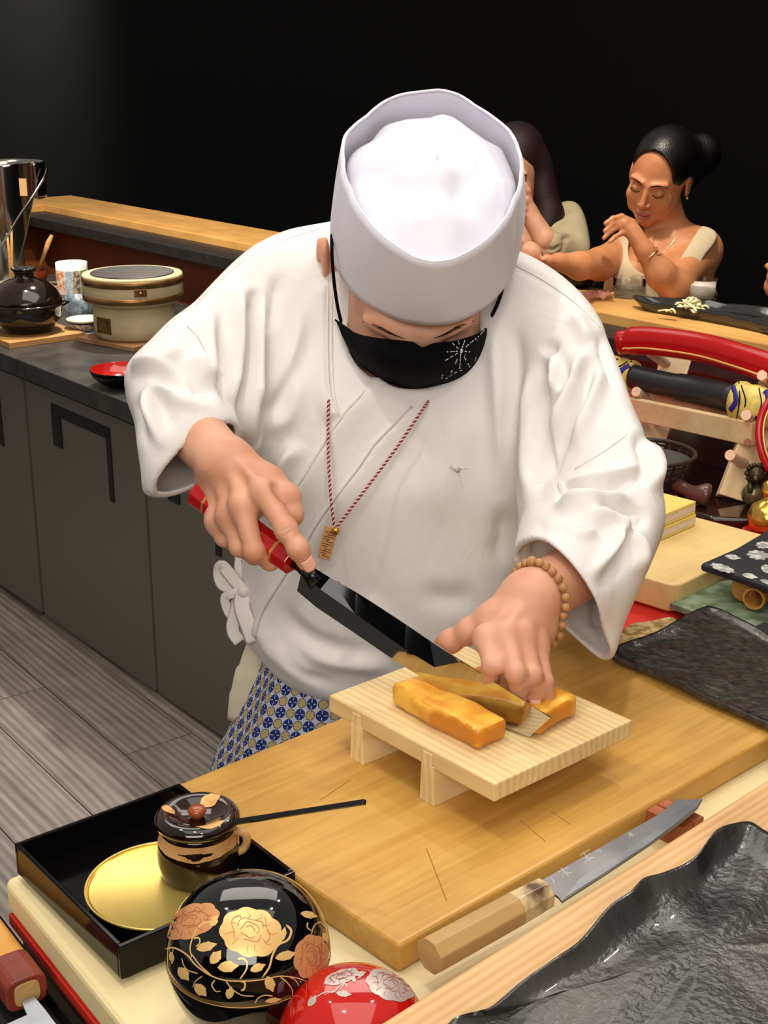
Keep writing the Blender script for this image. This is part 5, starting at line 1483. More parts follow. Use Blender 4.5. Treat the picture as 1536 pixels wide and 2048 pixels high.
nn = (ct[1] - ct[0]).cross(ct[3] - ct[0]).normalized(); nn = nn if nn.y > 0 else -nn
V = [tuple(p) for p in ct] + [tuple(p + nn * .004) for p in ct]
obj('tag', (V, [(0, 1, 2, 3), (7, 6, 5, 4), (0, 4, 5, 1), (1, 5, 6, 2), (2, 6, 7, 3), (3, 7, 4, 0)]), m_tag, pend, world=True, bevel=.0007)
m_groove = mat('carved_groove', (104, 62, 26), rough=.8)
gr = []
for i in range(11):
    t = .16 + i * .074; a = ct[0].lerp(ct[3], t); b = ct[1].lerp(ct[2], t); e0, e1_ = (.14, .6) if i % 3 == 0 else ((.3, .88) if i % 3 == 1 else (.12, .86))
    p0 = a.lerp(b, e0) - nn * .0001; p1 = a.lerp(b, e1_) - nn * .0001
    gr.append(tube([p0, p1], .00045, 4))
    if i % 2: gr.append(tube([a.lerp(b, .5), ct[0].lerp(ct[3], t + .07).lerp(ct[1].lerp(ct[2], t + .07), .4)], .0004, 4))
obj('carved_marks', cat(*gr), m_groove, pend, world=True)['kind'] = 'stuff'
kc = TW(671, 1062, -.003)
knots = []
for q in range(4):
    g = q * math.pi / 4; ax = Vector((math.cos(g), .5, math.sin(g))).normalized(); b1 = ax.orthogonal().normalized(); b2 = ax.cross(b1)
    knots.append(tube([kc + (b1 * math.cos(2 * math.pi * i / 16) + b2 * math.sin(2 * math.pi * i / 16)) * .0038 for i in range(16)], .0013, 6, closed=True))
obj('gold_knot', cat(*knots), m_brass, pend, world=True, smooth=True)
# ---- bead bracelet on the left wrist
m_bead = mat('pale_wood_bead', (190, 142, 92), noise=(90, (160, 112, 66), .4, .6), rough=.4)
brc = thing('bead_bracelet', 'pale wooden bead bracelet round the chef\'s left wrist', 'bracelet', Vector(wl))
# bead circle round the forearm: front arc measured
arc = [(999, 1163), (1012, 1155), (1030, 1156), (1052, 1166), (1072, 1184), (1086, 1204), (1096, 1226), (1102, 1250), (1096, 1262)]
fd = (Vector(fl) - Vector(wl)).normalized(); bc_ = (Vector(wl) + fd * .012)
b1 = fd.cross(Vector((0, 0, 1))).normalized(); b2 = fd.cross(b1)
hbb = BVHTree.FromPolygons([tuple(v) for v in lh_parts[0].tolist()], [tuple(q) for q in lh_parts[2].tolist()] + [tuple(t) for t in lh_parts[1].tolist()])
nb = 24; tilt = Vector((0, 0, 0))
fd2 = (fd + Vector((.0, .0, .0)) + b1 * .25).normalized(); b1 = fd2.cross(Vector((0, 0, 1))).normalized(); b2 = fd2.cross(b1)
for i in range(nb):
    g = 2 * math.pi * i / nb; dr = b1 * math.cos(g) + b2 * math.sin(g)
    h = hbb.ray_cast(bc_ + dr * .09, -dr)
    p = (h[0] if h[0] is not None else bc_ + dr * .028) + dr * .0038
    big = 1.35 if i == 17 else 1
    obj('bead', sphere(p, .0042 * big, 12, 8), m_bead, brc, world=True, smooth=True)
# ---- the knife in the right hand
m_mirror = mat('mirror_blade_steel', (206, 208, 210), rough=.035, metal=1.0)
m_mirror2 = mat('polished_bevel_steel', (226, 226, 226), rough=.06, metal=1.0)
m_redh = mat('red_lacquer_handle', (176, 16, 22), rough=.18, coat=.5)
ck = thing('chef_knife', 'long mirror-polished knife with red lacquer handle held by the chef', 'knife', EDGE_H)
eh, et = EDGE_H, EDGE_T
bdir = (et - eh).normalized()
sn = Vector((-bdir.y, bdir.x, 0)).normalized()               # away from the camera
upv = (bdir.cross(-sn)).normalized(); upv = upv if upv.z > 0 else -upv
lean = math.radians(15)
spd = (upv * math.cos(lean) + sn * math.sin(lean)).normalized()
pn0 = bdir.cross(upv).normalized(); pn0 = pn0 if pn0.y < 0 else -pn0    # bevel normal, towards the camera
pn = bdir.cross(spd).normalized(); pn = pn if pn.y < 0 else -pn         # upper face normal
spine_px = [(617, 1128), (660, 1155), (712, 1184), (760, 1215), (812, 1249), (860, 1282), (920, 1321), (980, 1359), (1040, 1397), (1101, 1436)]
edge_px = [(594, 1182), (632, 1214), (700, 1260), (760, 1301), (800, 1328), (860, 1365), (910, 1395), (960, 1425), (1006, 1452), (1058, 1474)]
wb = [.022, .020, .019, .018, .017, .017, .016, .015, .014, .013]
edw = [onplane(x, y, eh, pn0) for x, y in edge_px]
shw = [e + upv * w_ for e, w_ in zip(edw, wb)]
spw = [onplane(x, y, s_o, pn) for (x, y), s_o in zip(spine_px, shw)]
for i_ in range(6, 10): spw[i_] = onplane(*spine_px[i_], eh, pn0); shw[i_] = edw[i_].lerp(spw[i_], .96)
def bp_(px, py, off=0): return onplane(px, py, shw[0], pn) + pn * off
V = []; F = []; k = len(spw)
for i in range(k):
    V += [tuple(spw[i]), tuple(shw[i]), tuple(edw[i]), tuple(spw[i] - pn * .0022), tuple(edw[i] - pn0 * .0006)]
for i in range(k - 1):
    a, b = i * 5, i * 5 + 5
    F += [(a, a + 1, b + 1, b), (a + 1, a + 2, b + 2, b + 1), (a + 3, b + 3, b + 4, a + 4), (a + 4, b + 4, b + 2, a + 2), (a, b, b + 3, a + 3)]
F += [(0, 3, 4, 2, 1), ((k - 1) * 5, (k - 1) * 5 + 1, (k - 1) * 5 + 2, (k - 1) * 5 + 4, (k - 1) * 5 + 3)]
bl_o = obj('blade', (V, F), m_mirror, ck, world=True)
# neck and handle
h0 = W(586, 1124, 1.338); h1 = W(396, 986, 1.398)
hd = (h0 - h1).normalized()
obj('neck', tube([h0 - hd * .006, h0 + hd * .008, bp_(612, 1146), bp_(630, 1168)], [.006, .0055, .0065, .008], 8, flat=.35, up=pn), mat('black_knife_neck', (14, 14, 15), rough=.2), ck, world=True, smooth=True)
hn = obj('handle', tube([h1, h0], [.0150, .0140], 8, up=pn), m_redh, ck, world=True, bevel=.0012)
obj('gold_band', tube([h1 + hd * .0185, h1 + hd * .0215], [.0153, .0153], 8, up=pn), mat('gold_band', (204, 150, 84), rough=.35, metal=.6), ck, world=True)
obj('gold_band', tube([h0 - hd * .021, h0 - hd * .018], [.0145, .0145], 8, up=pn), MATS['gold_band'], ck, world=True)
# ================================================================== BACK COUNTER (left): pots, grill, cups
ZT = .77
def at(px, py, z=ZT): return P(px, py, z)
m_pot = mat('black_brown_pot_glaze', (30, 17, 10), rough=.12, coat=.5, noise=(14, (16, 11, 9)))
m_pale = wood('pale_trivet_wood', (206, 158, 96), (176, 126, 68), (4, 50, 50), rough=.5)
m_pale2 = wood('brown_trivet_wood', (176, 134, 92), (144, 104, 66), (4, 50, 50), rough=.5)
tri = [at(-42, 645), at(37, 703, ZT + .016), at(180, 682, ZT + .016), at(120, 640, ZT + .016)]
t = thing('wooden_trivet', 'square pale wooden trivet under the black clay pot', 'trivet', (0, 0, 0))
c_ = P(58, 662, ZT + .018); t.location = (c_.x, c_.y, ZT); t.rotation_euler = (0, 0, math.atan2(*(P(180, 682, ZT) - P(37, 703, ZT)).yx))
obj('board', box(0, 0, .009, .235, .235, .018), m_pale, t, bevel=.002)
obj('burn_ring', lathe([(0, .0181), (.095, .0181), (.095, .0187), (0, .0187)], 40), mat('dark_wood_ring', (150, 104, 58), rough=.5), t)
pc = c_
t = thing('clay_pot', 'round black-brown glazed clay rice pot with domed lid on the trivet', 'pot', (pc.x, pc.y, ZT + .0185))
s = .100
obj('body', lathe([(0, 0), (s * .58, 0), (s * .72, .012), (s * .92, .035), (s * 1.0, .062), (s * 1.0, .070), (s * 1.09, .078), (s * 1.09, .084), (s * .95, .086), (0, .086)], 48), m_pot, t, smooth=True)
ld = obj('lid', lathe([(0, .084), (s * 1.0, .084), (s * 1.03, .089), (s * .98, .098), (s * .86, .122), (s * .62, .143), (s * .34, .153), (s * .26, .156), (s * .29, .170), (s * .37, .181), (s * .34, .183), (s * .22, .178), (0, .176)], 48), m_pot, t, smooth=True)
for sg_ in (-1, 1):
    obj('handle', tube(smoothpath([(sg_ * s * 1.0, -.018, .078), (sg_ * s * 1.14, -.010, .082), (sg_ * s * 1.16, .010, .082), (sg_ * s * 1.0, .018, .078)], 4), .006, 8), m_pot, t, smooth=True)
# grill kiln
m_kiln = mat('cream_diatomite', (208, 190, 150), rough=.85, noise=(12, (190, 170, 128)), bump=(60, .3))
m_band = mat('aged_brass_band', (150, 112, 66), rough=.35, metal=.75, noise=(26, (116, 84, 48)))
kc_ = at(272, 680)
t = thing('wooden_trivet', 'brown wooden board under the round charcoal grill', 'trivet', (kc_.x, kc_.y, ZT), math.radians(-38))
obj('board', box(0, .0, .007, .235, .235, .014), m_pale2, t, bevel=.002)
t = thing('charcoal_grill', 'round cream charcoal grill with brass bands and black wire mesh', 'grill', (kc_.x, kc_.y, ZT + .0145))
R1, R2 = .141, .116
H1, H2 = .095, .175
obj('base', lathe([(0, 0), (R2 * .88, 0), (R2 * .96, .008), (R2, .03), (R2, H1), (0, H1)], 56), m_kiln, t, smooth=True)
obj('bowl', lathe([(0, H1 - .002), (R2, H1 - .002), (R1 * .97, H1 + .012), (R1, H1 + .02), (R1, H2), (R1 * .99, H2 + .004), (R1 * .84, H2 + .004), (R1 * .80, H2 - .01), (R1 * .7, H2 - .03), (0, H2 - .035)], 64), m_kiln, t, smooth=True)
for (z0, z1) in ((H1 + .014, H1 + .031), (H2 - .021, H2 - .002)):
    obj('brass_band', lathe([(R1 * .99, z0), (R1 * 1.012, z0 + .0006), (R1 * 1.012, z1 - .0006), (R1 * .99, z1)], 64), m_band, t, smooth=True)
pl_me2 = []
def onside(R, ang, z, w_, h_, th=.003):
    a = math.radians(ang); V, F = box(0, 0, 0, w_, th, h_)
    V2 = []
    for x, y, zz2 in V:
        g = a + x / R; V2.append(((R + y) * math.cos(g), (R + y) * math.sin(g), z + zz2))
    return V2, F
obj('vent_plate', cat(onside(R2 + .002, -128, .045, .055, .044), onside(R2 + .004, -138, .045, .004, .044, .006), onside(R2 + .004, -116, .045, .004, .044, .006)), m_band, t)
obj('carved_panel', onside(R2 + .0045, -128, .045, .036, .028, .001), mat('dark_brass_panel', (96, 70, 42), rough=.5, metal=.6, noise=(80, (140, 108, 64))), t)
obj('handle_plate', cat(onside(R1 + .003, -72, H1 + .048, .034, .018), xf(sphere((0, 0, 0), .006, 10, 6), Matrix.Translation((R1 * 1.05 * math.cos(math.radians(-72)), R1 * 1.05 * math.sin(math.radians(-72)), H1 + .048)))), m_band, t, smooth=False)
m_wire = mat('black_wire', (58, 58, 58), rough=.4, metal=.5)
obj('dark_cavity_disc', lathe([(0, H2 - .012), (R1 * .80, H2 - .012), (R1 * .80, H2 - .02), (0, H2 - .02)], 40), mat('cavity_black', (14, 14, 14), rough=.9, bump=(90, 1.0)), t)  # black disc added so the bowl's inside shows as a dark cavity
ms = []; rg = R1 * .82
for i in range(-9, 10):
    x = i / 9.5 * rg; y = math.sqrt(max(rg * rg - x * x, 0))
    ms.append(tube([(x, -y, H2 + .004), (x, y, H2 + .004)], .0010, 4)); ms.append(tube([(-y, x, H2 + .0055), (y, x, H2 + .0055)], .0010, 4))
ms.append(tube([(rg * math.cos(a), rg * math.sin(a), H2 + .005) for a in [2 * math.pi * i / 40 for i in range(40)]], .0018, 6, closed=True))
obj('wire_mesh', cat(*ms), m_wire, t)['kind'] = 'stuff'
# red and black lacquer bowl at the counter edge
m_redin = mat('red_lacquer_inside', (168, 26, 14), rough=.12, coat=.5)
def open_bowl(name, label, c, R, H, mo, mi, z=None, group=None):
    t = thing(name, label, 'bowl', (c.x, c.y, z if z is not None else ZT), 0, group)
    obj('shell', lathe([(0, .002), (R * .36, .002), (R * .38, 0), (R * .44, 0), (R * .44, .006), (R * .7, H * .22), (R * .92, H * .6), (R, H), (R * .985, H + .001)], 48, cap=False), mo, t, smooth=True)
    obj('inside', lathe([(R * .985, H + .001), (R * .95, H * .93), (R * .85, H * .55), (R * .6, H * .26), (R * .3, H * .14), (0, H * .12)], 48, cap=False), mi, t, smooth=True)
    return t
open_bowl('lacquer_bowl', 'wide shallow lacquer bowl, red inside and black outside, at the worktop edge', at(247, 770), .082, .042, m_lacq, m_redin)
# patterned tall cup
m_cupw = mat('white_porcelain', (232, 232, 228), rough=.2, coat=.3)
cc = at(149, 618)
t = thing('tall_tea_cup', 'tall white tea cup with orange, blue and green patterned panels', 'cup', (cc.x, cc.y, ZT))
RC_ = .050; HC_ = .150
obj('cup', lathe([(0, .004), (RC_ * .6, .004), (RC_ * .62, 0), (RC_ * .70, 0), (RC_ * .74, .01), (RC_ * .92, .05), (RC_, .10), (RC_, HC_), (RC_ * .94, HC_), (RC_ * .93, .03), (0, .02)], 48), m_cupw, t, smooth=True)
for q, (a0, a1, c1, c2) in enumerate([(-150, -108, (222, 132, 74), (228, 206, 190)), (-106, -78, (170, 186, 200), (216, 222, 226)), (-76, -50, (120, 108, 92), (206, 190, 160)), (-48, -14, (178, 182, 100), (214, 210, 170)), (-190, -152, (120, 140, 170), (220, 220, 220))]):
    V = []; F = []; n = 8
    for i in range(n + 1):
        a = math.radians(a0 + (a1 - a0) * i / n)
        for (rr2, zz2) in ((.925, .05), (.965, .075), (1.004, .10), (1.004, .128)): V.append((RC_ * rr2 * math.cos(a) * 1.003, RC_ * rr2 * math.sin(a) * 1.003, zz2))
    for i in range(n):
        for j in range(3): F.append((i * 4 + j, i * 4 + 4 + j, i * 4 + 5 + j, i * 4 + 1 + j))
    obj('pattern_panel', (V, F), mat('cup_pattern_%d' % q, c1, noise=(70, c2, .45, .55), rough=.25), t, smooth=True)
# folded tinted glass cup below it (blue-grey) with white tray
m_bluegrey = mat('blue_grey_glaze', (120, 132, 142), rough=.25, noise=(40, (72, 82, 92), .4, .6))
c2_ = at(162, 648)
t = thing('blue_grey_cup', 'blue-grey streaked cup between the clay pot and the grill', 'cup', (c2_.x, c2_.y, ZT))
obj('cup', lathe([(0, 0), (.030, 0), (.036, .02), (.042, .085), (.039, .085), (.034, .02), (0, .012)], 36), m_bluegrey, t, smooth=True)
# stacked small dishes
m_dish = mat('cream_dish', (222, 214, 190), rough=.3)
m_dishp = mat('patterned_dish', (206, 190, 176), rough=.3, noise=(90, (120, 90, 70), .42, .55))
for q, (z_, R_, mm2, lb) in enumerate([(0, .062, m_cupw, 'white bottom dish of the small stack beside the grill'), (.012, .054, m_dishp, 'brown patterned dish in the middle of the small stack'), (.034, .058, m_dish, 'cream fan-shaped top dish of the small stack beside the grill')]):
    p = at(172, 668); t = thing('small_dish', lb, 'dish', (p.x, p.y + .01, ZT + z_), 0, 'small dishes stacked beside the grill')
    hh = (.011, .021, .010)[q]
    obj('dish_body', lathe([(0, 0), (R_ * .6, 0), (R_ * .9, hh * .5), (R_, hh), (R_ * .97, hh + .0008), (R_ * .8, hh * .6), (0, hh * .35)], 40), mm2, t, smooth=True)
open_bowl('red_brown_bowl', 'red-brown glazed bowl holding a wooden spoon behind the clay pot', at(62, 578), .064, .066, mat('red_brown_pot_glaze', (150, 66, 36), rough=.2, coat=.4), mat('dark_red_glaze', (90, 34, 20), rough=.25))
p = at(62, 578)
t = thing('wooden_spoon', 'pale wooden spoon leaning out of the red-brown bowl', 'spoon', (p.x, p.y, ZT + .03))
dd0 = 1.0
_, _, sd_ = Pj(np.array([[p.x, p.y, ZT + .05]])); sd_ = float(sd_[0])
obj('handle', tube([W(78, 536, sd_), W(90, 505, sd_), W(97, 485, sd_), W(104, 470, sd_)], [.006, .007, .010, .006], 10, flat=.5, up=(0, -1, 0)), m_pale, t, world=True, smooth=True)
# dark cups and brushes at the far left
m_dk = mat('dark_stone_cup', (40, 36, 32), rough=.35)
m_olive = mat('olive_canister', (74, 70, 50), rough=.35)
p = at(20, 575); t = thing('dark_cup', 'dark stone cup holding two brushes at the far left', 'cup', (p.x, p.y, ZT)); obj('cup', lathe([(0, 0), (.034, 0), (.038, .09), (.040, .112), (.036, .112), (.033, .02), (0, .015)], 32), m_dk, t, smooth=True)
for q, (x0, y0, x1, y1) in enumerate([(20, 522, 14, 466), (24, 520, 23, 452)]):
    t = thing('bamboo_brush', ['shorter pale bamboo brush in the dark cup, leaning left', 'taller pale bamboo brush standing upright in the dark cup'][q], 'brush', W(x0, y0, 4.48), 0, 'brushes in the dark cup')
    obj('stick', tube([W(x0 + 1, y0 + 40, 4.50), W(x0, y0, 4.48), W(x1, y1, 4.45)], [.005, .005, .0035], 8), m_pale, t, world=True, smooth=True)
p = at(36, 548); t = thing('olive_canister', 'small olive canister with white top at the far left', 'canister', (p.x, p.y, ZT)); obj('body', lathe([(0, 0), (.028, 0), (.028, .10), (.0, .10)], 30), m_olive, t, smooth=False, auto=40); obj('top', lathe([(0, .100), (.027, .100), (.027, .108), (0, .109)], 30), m_dish, t, auto=40)
# white plate, chopsticks
p = at(22, 612); t = thing('white_platter', 'white rectangular platter behind the clay pot at the left edge', 'plate', (p.x, p.y, ZT), cab_yaw)
obj('dish_body', box(0, 0, .012, .26, .16, .024), m_cupw, t, bevel=.008, seg=3)
for q, (a, b, lb) in enumerate([((70, 566), (136, 564), 'upper chopstick lying behind the clay pot'), ((84, 576), (138, 573), 'lower chopstick lying behind the clay pot')]):
    A = P(*a, ZT + .033); B = P(*b, ZT + .033); t = thing('chopstick', lb, 'chopstick', A, 0, 'chopsticks behind the clay pot')
    obj('stick', tube([A, B], [.0035, .0028], 6), m_pale, t, world=True)
p = at(112, 590); t = thing('bamboo_rest', 'long wooden rest under the chopsticks', 'rest', (p.x, p.y, ZT), cab_yaw + .5); obj('bar', box(0, 0, .0145, .16, .03, .029), m_pale, t, bevel=.002)
# small red cloth seen between sleeve and body
p = at(487, 884, ZT); t = obj('red_cloth', blob_box(.09, .07, .03, .008, n=(10, 8, 4), wob=.004, seed=2), mat('orange_red_cloth', (214, 60, 34), rough=.7)); t.location = (p.x, p.y + .01, ZT); tag(t, 'orange-red folded cloth glimpsed under the chef\'s arm', 'cloth')
# curved stainless guard
m_ss = mat('polished_stainless', (170, 168, 160), rough=.12, metal=1.0)
d0 = 4.5
gcn = W(20, 470, d0); gcn.z = 0
t = thing('steel_guard', 'tall curved polished steel guard at the far left edge', 'splash guard', (gcn.x, gcn.y, ZT))
RG = .125
V = []; F = []; na_, nz_ = 40, 14
def topz(a): return .42
for i in range(na_ + 1):
    a = math.radians(-30 + 250 * i / na_)
    # far half reaches the rail, front flank is cut by a long sweeping edge
    t_ = i / na_
    lowz = .34 if a < math.radians(60) else .34 - .34 * min(1, (a - math.radians(60)) / math.radians(50))
    lowz = max(lowz, .03)
    for j in range(nz_ + 1): V.append((RG * math.cos(a), RG * math.sin(a), lowz + (.45 - lowz) * j / nz_))
for i in range(na_):
    for j in range(nz_): F.append((i * (nz_ + 1) + j, (i + 1) * (nz_ + 1) + j, (i + 1) * (nz_ + 1) + j + 1, i * (nz_ + 1) + j + 1))
obj('sheet', (V, F), m_ss, t, smooth=True, solid=.002)
obj('rolled_edge', tube(smoothpath([W(93, 338, d0 - .08), W(86, 358, d0 - .1), W(62, 398, d0 - .12), W(38, 432, d0 - .13), W(18, 466, d0 - .14), W(-4, 500, d0 - .15)], 5), .004, 8), m_ss, t, world=True, smooth=True)
obj('label', onside(RG - .004, 78, .36, .026, .055, .001), mat('tan_label', (196, 160, 110), rough=.6), t)

# ================================================================== DISPLAY COUNTER (right)
ZD = .85
m_cloth = mat('red_display_cloth', (206, 38, 22), rough=.75, bump=(300, .2))
m_maroon = mat('dark_maroon_lacquer', (34, 14, 12), rough=.12, coat=.4)
dc = thing('display_counter', 'low counter on the right draped in red cloth', 'counter', (.53, 3.335, 0), RG_)
cz = ZD - .02
obj('body', prism([(.50, -1.16), (1.50, -1.16), (1.50, -.02), (.0, -.02)], 0, cz), m_dark, dc)
def cl(u, v):
    u0 = .50 - .50 * v
    q = Vector((.53, 3.335, 0)) + gB * (u0 - .01 + (1.50 - u0) * u) + gA * (-1.17 + 1.13 * v); x, y = q.x, q.y
    z = cz + .004 + .004 * max(0, mnoise.noise(Vector((x * 9, y * 9, 0)))) + .012 * max(0, math.sin((x * .8 + y * .6) * 46 + 2 * mnoise.noise(Vector((x * 5, y * 5, 1))))) * max(0, 1 - v / .22)
    return Vector((x, y, z))
# cloth laid over the top with loose folds towards the slate tray
Vc = []; Fc = []
c_obj = obj('cloth_cover', sheet(cl, 90, 90), m_cloth, dc, world=True, smooth=True, solid=.003)
ri = obj('dark_riser', box(0, 0, .04, .17, .17, .105), m_dark); q_ = END + uA * .14 - uB * .13; ri.location = (q_.x, q_.y, .858); ri.rotation_euler = (0, 0, YA); tag(ri, 'dark riser block supporting the far half of the slate tray', 'riser')
# maroon base tray of the stand
p0 = P(1385, 1085, ZD); 
t = thing('lacquer_board', 'dark maroon lacquer base board under the sword stand', 'base', (0, 0, ZD - .01))
bp0 = [P(1240, 880, ZD), P(1385, 1024, ZD + .012), P(1420, 1036, ZD + .012), P(1502, 1041, ZD + .012), P(1700, 1046, ZD + .012), P(1800, 860, ZD), P(1500, 800, ZD)]
obj('board', prism([(q.x, q.y) for q in bp0], 0, .024), m_maroon, t, bevel=.006, seg=3)
ZB = ZD + .014
# wooden sword stand
m_hin = wood('pale_cypress', (232, 204, 160), (214, 176, 128), (3, 40, 40), rough=.5, contrast=.4)
ss = thing('sword_stand', 'pale wooden sword stand with round pegs on the dark base', 'stand', (0, 0, 0))
def dep(px, py, z): 
    q = P(px, py, z); return (q - Vector((0, 0, ZC))).dot(CF)
dr = dep(1480, 1000, ZB)                                     # right post foot
dl = dr + .26
def bar(name, a, b, w_, th, m, par, up=(0, 0, 1), bev=.002):
    a = Vector(a); b = Vector(b); d = (b - a).normalized(); u = Vector(up); u = (u - d * u.dot(d)).normalized(); s = d.cross(u)
    V = [tuple(p + u * (i * w_ / 2) + s * (j * th / 2)) for p in (a, b) for i, j in ((-1, -1), (1, -1), (1, 1), (-1, 1))]
    V = [(x, y, max(z, ZB + .0005)) for x, y, z in V]
    return obj(name, (V, [(0, 1, 2, 3), (7, 6, 5, 4), (0, 4, 5, 1), (1, 5, 6, 2), (2, 6, 7, 3), (3, 7, 4, 0)]), m, par, world=True, bevel=bev)
# right post: slanting leg up to the pegs, left post behind the jacket
fr_ = W(1468, 1000, dr); tr_ = W(1510, 905, dr + .01); tr2 = W(1562, 770, dr + .03)
postR = [W(1462, 1003, dr), W(1500, 915, dr), W(1560, 740, dr + .05)]
bar('post', postR[0], postR[2], .050, .030, m_hin, ss, up=(1, 0, 0))
postL = [W(1300, 900, dl), W(1345, 690, dl + .06)]
bar('post', W(1290, 930, dl), W(1352, 718, dl + .05), .055, .028, m_hin, ss, up=(1, 0, 0))
bar('rail', W(1262, 816, dl - .03), W(1508, 868, dr - .02), .040, .014, m_hin, ss, up=(0, 0, 1))
bar('rail', W(1255, 792, dl + .05), W(1560, 850, dr + .05), .055, .014, m_hin, ss, up=(0, 0, 1))
m_peg = wood('pinkish_peg_wood', (232, 198, 170), (220, 178, 146), (3, 60, 60), rough=.45)
for (a, b, d_) in [((1300, 705), (1332, 728), dl), ((1272, 783), (1305, 804), dl - .01), ((1524, 750), (1560, 782), dr + .03), ((1492, 830), (1518, 852), dr + .01), ((1460, 910), (1492, 930), dr - .01)]:
    obj('peg', tube([W(*a, d_ - .045), W(*b, d_ + .02)], .0090 * 1.0, 16), m_peg, ss, world=True, auto=40)
obj('peg_hole', tube([W(1494, 884, dr - .035), W(1495, 884, dr - .02)], .006, 12), mat('hole_brown', (150, 100, 56), rough=.6), ss, world=True)
# swords
m_scab = mat('red_lacquer_scabbard', (178, 14, 18), rough=.22, spec=.4, coat=.15)
sw = thing('sword_scabbard', 'curved glossy red scabbard with a gold line along the top of the stand', 'scabbard', W(1400, 700, 2.4))
dS0, dS1 = dl - .03, dr - .02
sp = smoothpath([W(1232, 688, dS0), W(1250, 684, dS0), W(1300, 682, dS0 - .03), W(1400, 695, dS0 - .1), W(1480, 717, dS0 - .18), W(1560, 744, dS0 - .25), W(1640, 775, dS0 - .3)], 6)
n_ = len(sp)
rad = [(.010 if i < 2 else (.015 if i < 8 else .0175)) for i in range(n_)]
obj('sheath', tube(sp, rad, 20, flat=1.5, up=(0, 0, 1)), m_scab, sw, world=True, smooth=True)
gl = []
for i_ in range(3, n_):
    d_1 = (sp[min(i_ + 1, n_ - 1)] - sp[i_ - 1]).normalized(); u_1 = (Vector((0, 0, 1)) - d_1 * d_1.z).normalized(); s_1 = d_1.cross(u_1); s_1 = s_1 if s_1.dot(CF) < 0 else -s_1
    gl.append(sp[i_] + s_1 * (rad[i_] * math.cos(.42) + .0004) - u_1 * (rad[i_] * 1.5 * math.sin(.42)))
obj('gold_line', tube(gl, .0020, 6), mat('gold_inlay', (236, 190, 110), rough=.3, metal=.3), sw, world=True, smooth=True)
m_lea = mat('black_leather_grip', (36, 38, 40), rough=.42, bump=(200, .15))
m_broc = mat('gold_purple_brocade', (226, 206, 112), rough=.5, noise=(60, (206, 180, 96), .4, .6))
s2 = thing('wrapped_sword', 'black leather bound sword wrapped in gold and purple brocade at both ends', 'sword', W(1400, 780, 2.4))
gp = smoothpath([W(1262, 752, dl - .02), W(1320, 766, dl - .06), W(1400, 782, dl - .12), W(1476, 800, dr + .04)], 6)
obj('grip', tube(gp, [.0205] * (len(gp) // 2) + [.0225] * (len(gp) - len(gp) // 2), 20, flat=1.1, up=(0, 0, 1)), m_lea, s2, world=True, smooth=True)
def bag(a, b, r):
    pts = [a.lerp(b, i / 8) for i in range(9)]
    o = obj('brocade_wrap', tube(pts, [r * (1 + .05 * math.sin(i * 2.2)) for i in range(9)], 24, flat=1.1, up=(0, 0, 1)), m_broc, s2, world=True, smooth=True)
    d = (b - a).normalized(); L_ = (b - a).length; u = (CU - d * CU.dot(d)).normalized(); s_ = d.cross(u); s_ = s_ if s_.dot(CF) < 0 else -s_
    def srf(t, w_, off=.0012):                                # t along, w_ angle round
        a_ = w_; R_ = r * 1.03 + off
        return a + d * (t * L_) + u * (math.sin(a_) * R_ * 1.1) + s_ * (math.cos(a_) * R_)
    for (m2, pl2, rr2) in [(mat('purple_silk', (44, 26, 124), rough=.5), [(.02, .7), (.22, .05), (.12, -.5)], .005), (m_lacq, [(.16, .9), (.44, .1), (.34, -.9)], .0013), (m_lacq, [(.05, 1.1), (.30, .1), (.22, -1.0)], .0013), (MATS['purple_silk'], [(.72, .9), (.95, .2), (.75, -.7)], .006), (m_lacq, [(.55, 1.0), (.80, .1), (.62, -.9)], .0013)]:
        obj('brocade_stripe', tube(smoothpath([srf(*q) for q in pl2], 5), rr2, 8, flat=.3, up=s_), m2, s2, world=True, smooth=True)
bag(W(1474, 800, dr + .03), W(1560, 822, dr - .03), .030)
bag(W(1268, 753, dl - .02), W(1216, 740, dl + .02), .026)
bw2 = thing('sword_tassel', 'red cord bow with gold edge hanging at the right edge of the stand', 'cord', W(1530, 850, 2.2))
obj('band', tube(smoothpath([W(1542, 800, dr - .06), W(1526, 828, dr - .06), W(1520, 862, dr - .06), W(1524, 900, dr - .06), W(1540, 940, dr - .06)], 5), .008, 8, flat=.5, up=(0, -1, 0)), m_scab, bw2, world=True, smooth=True)
obj('gold_edge', tube(smoothpath([W(1546, 806, dr - .067), W(1532, 832, dr - .067), W(1527, 862, dr - .067), W(1531, 898, dr - .067), W(1546, 936, dr - .067)], 5), .002, 6), MATS['gold_inlay'], bw2, world=True, smooth=True)
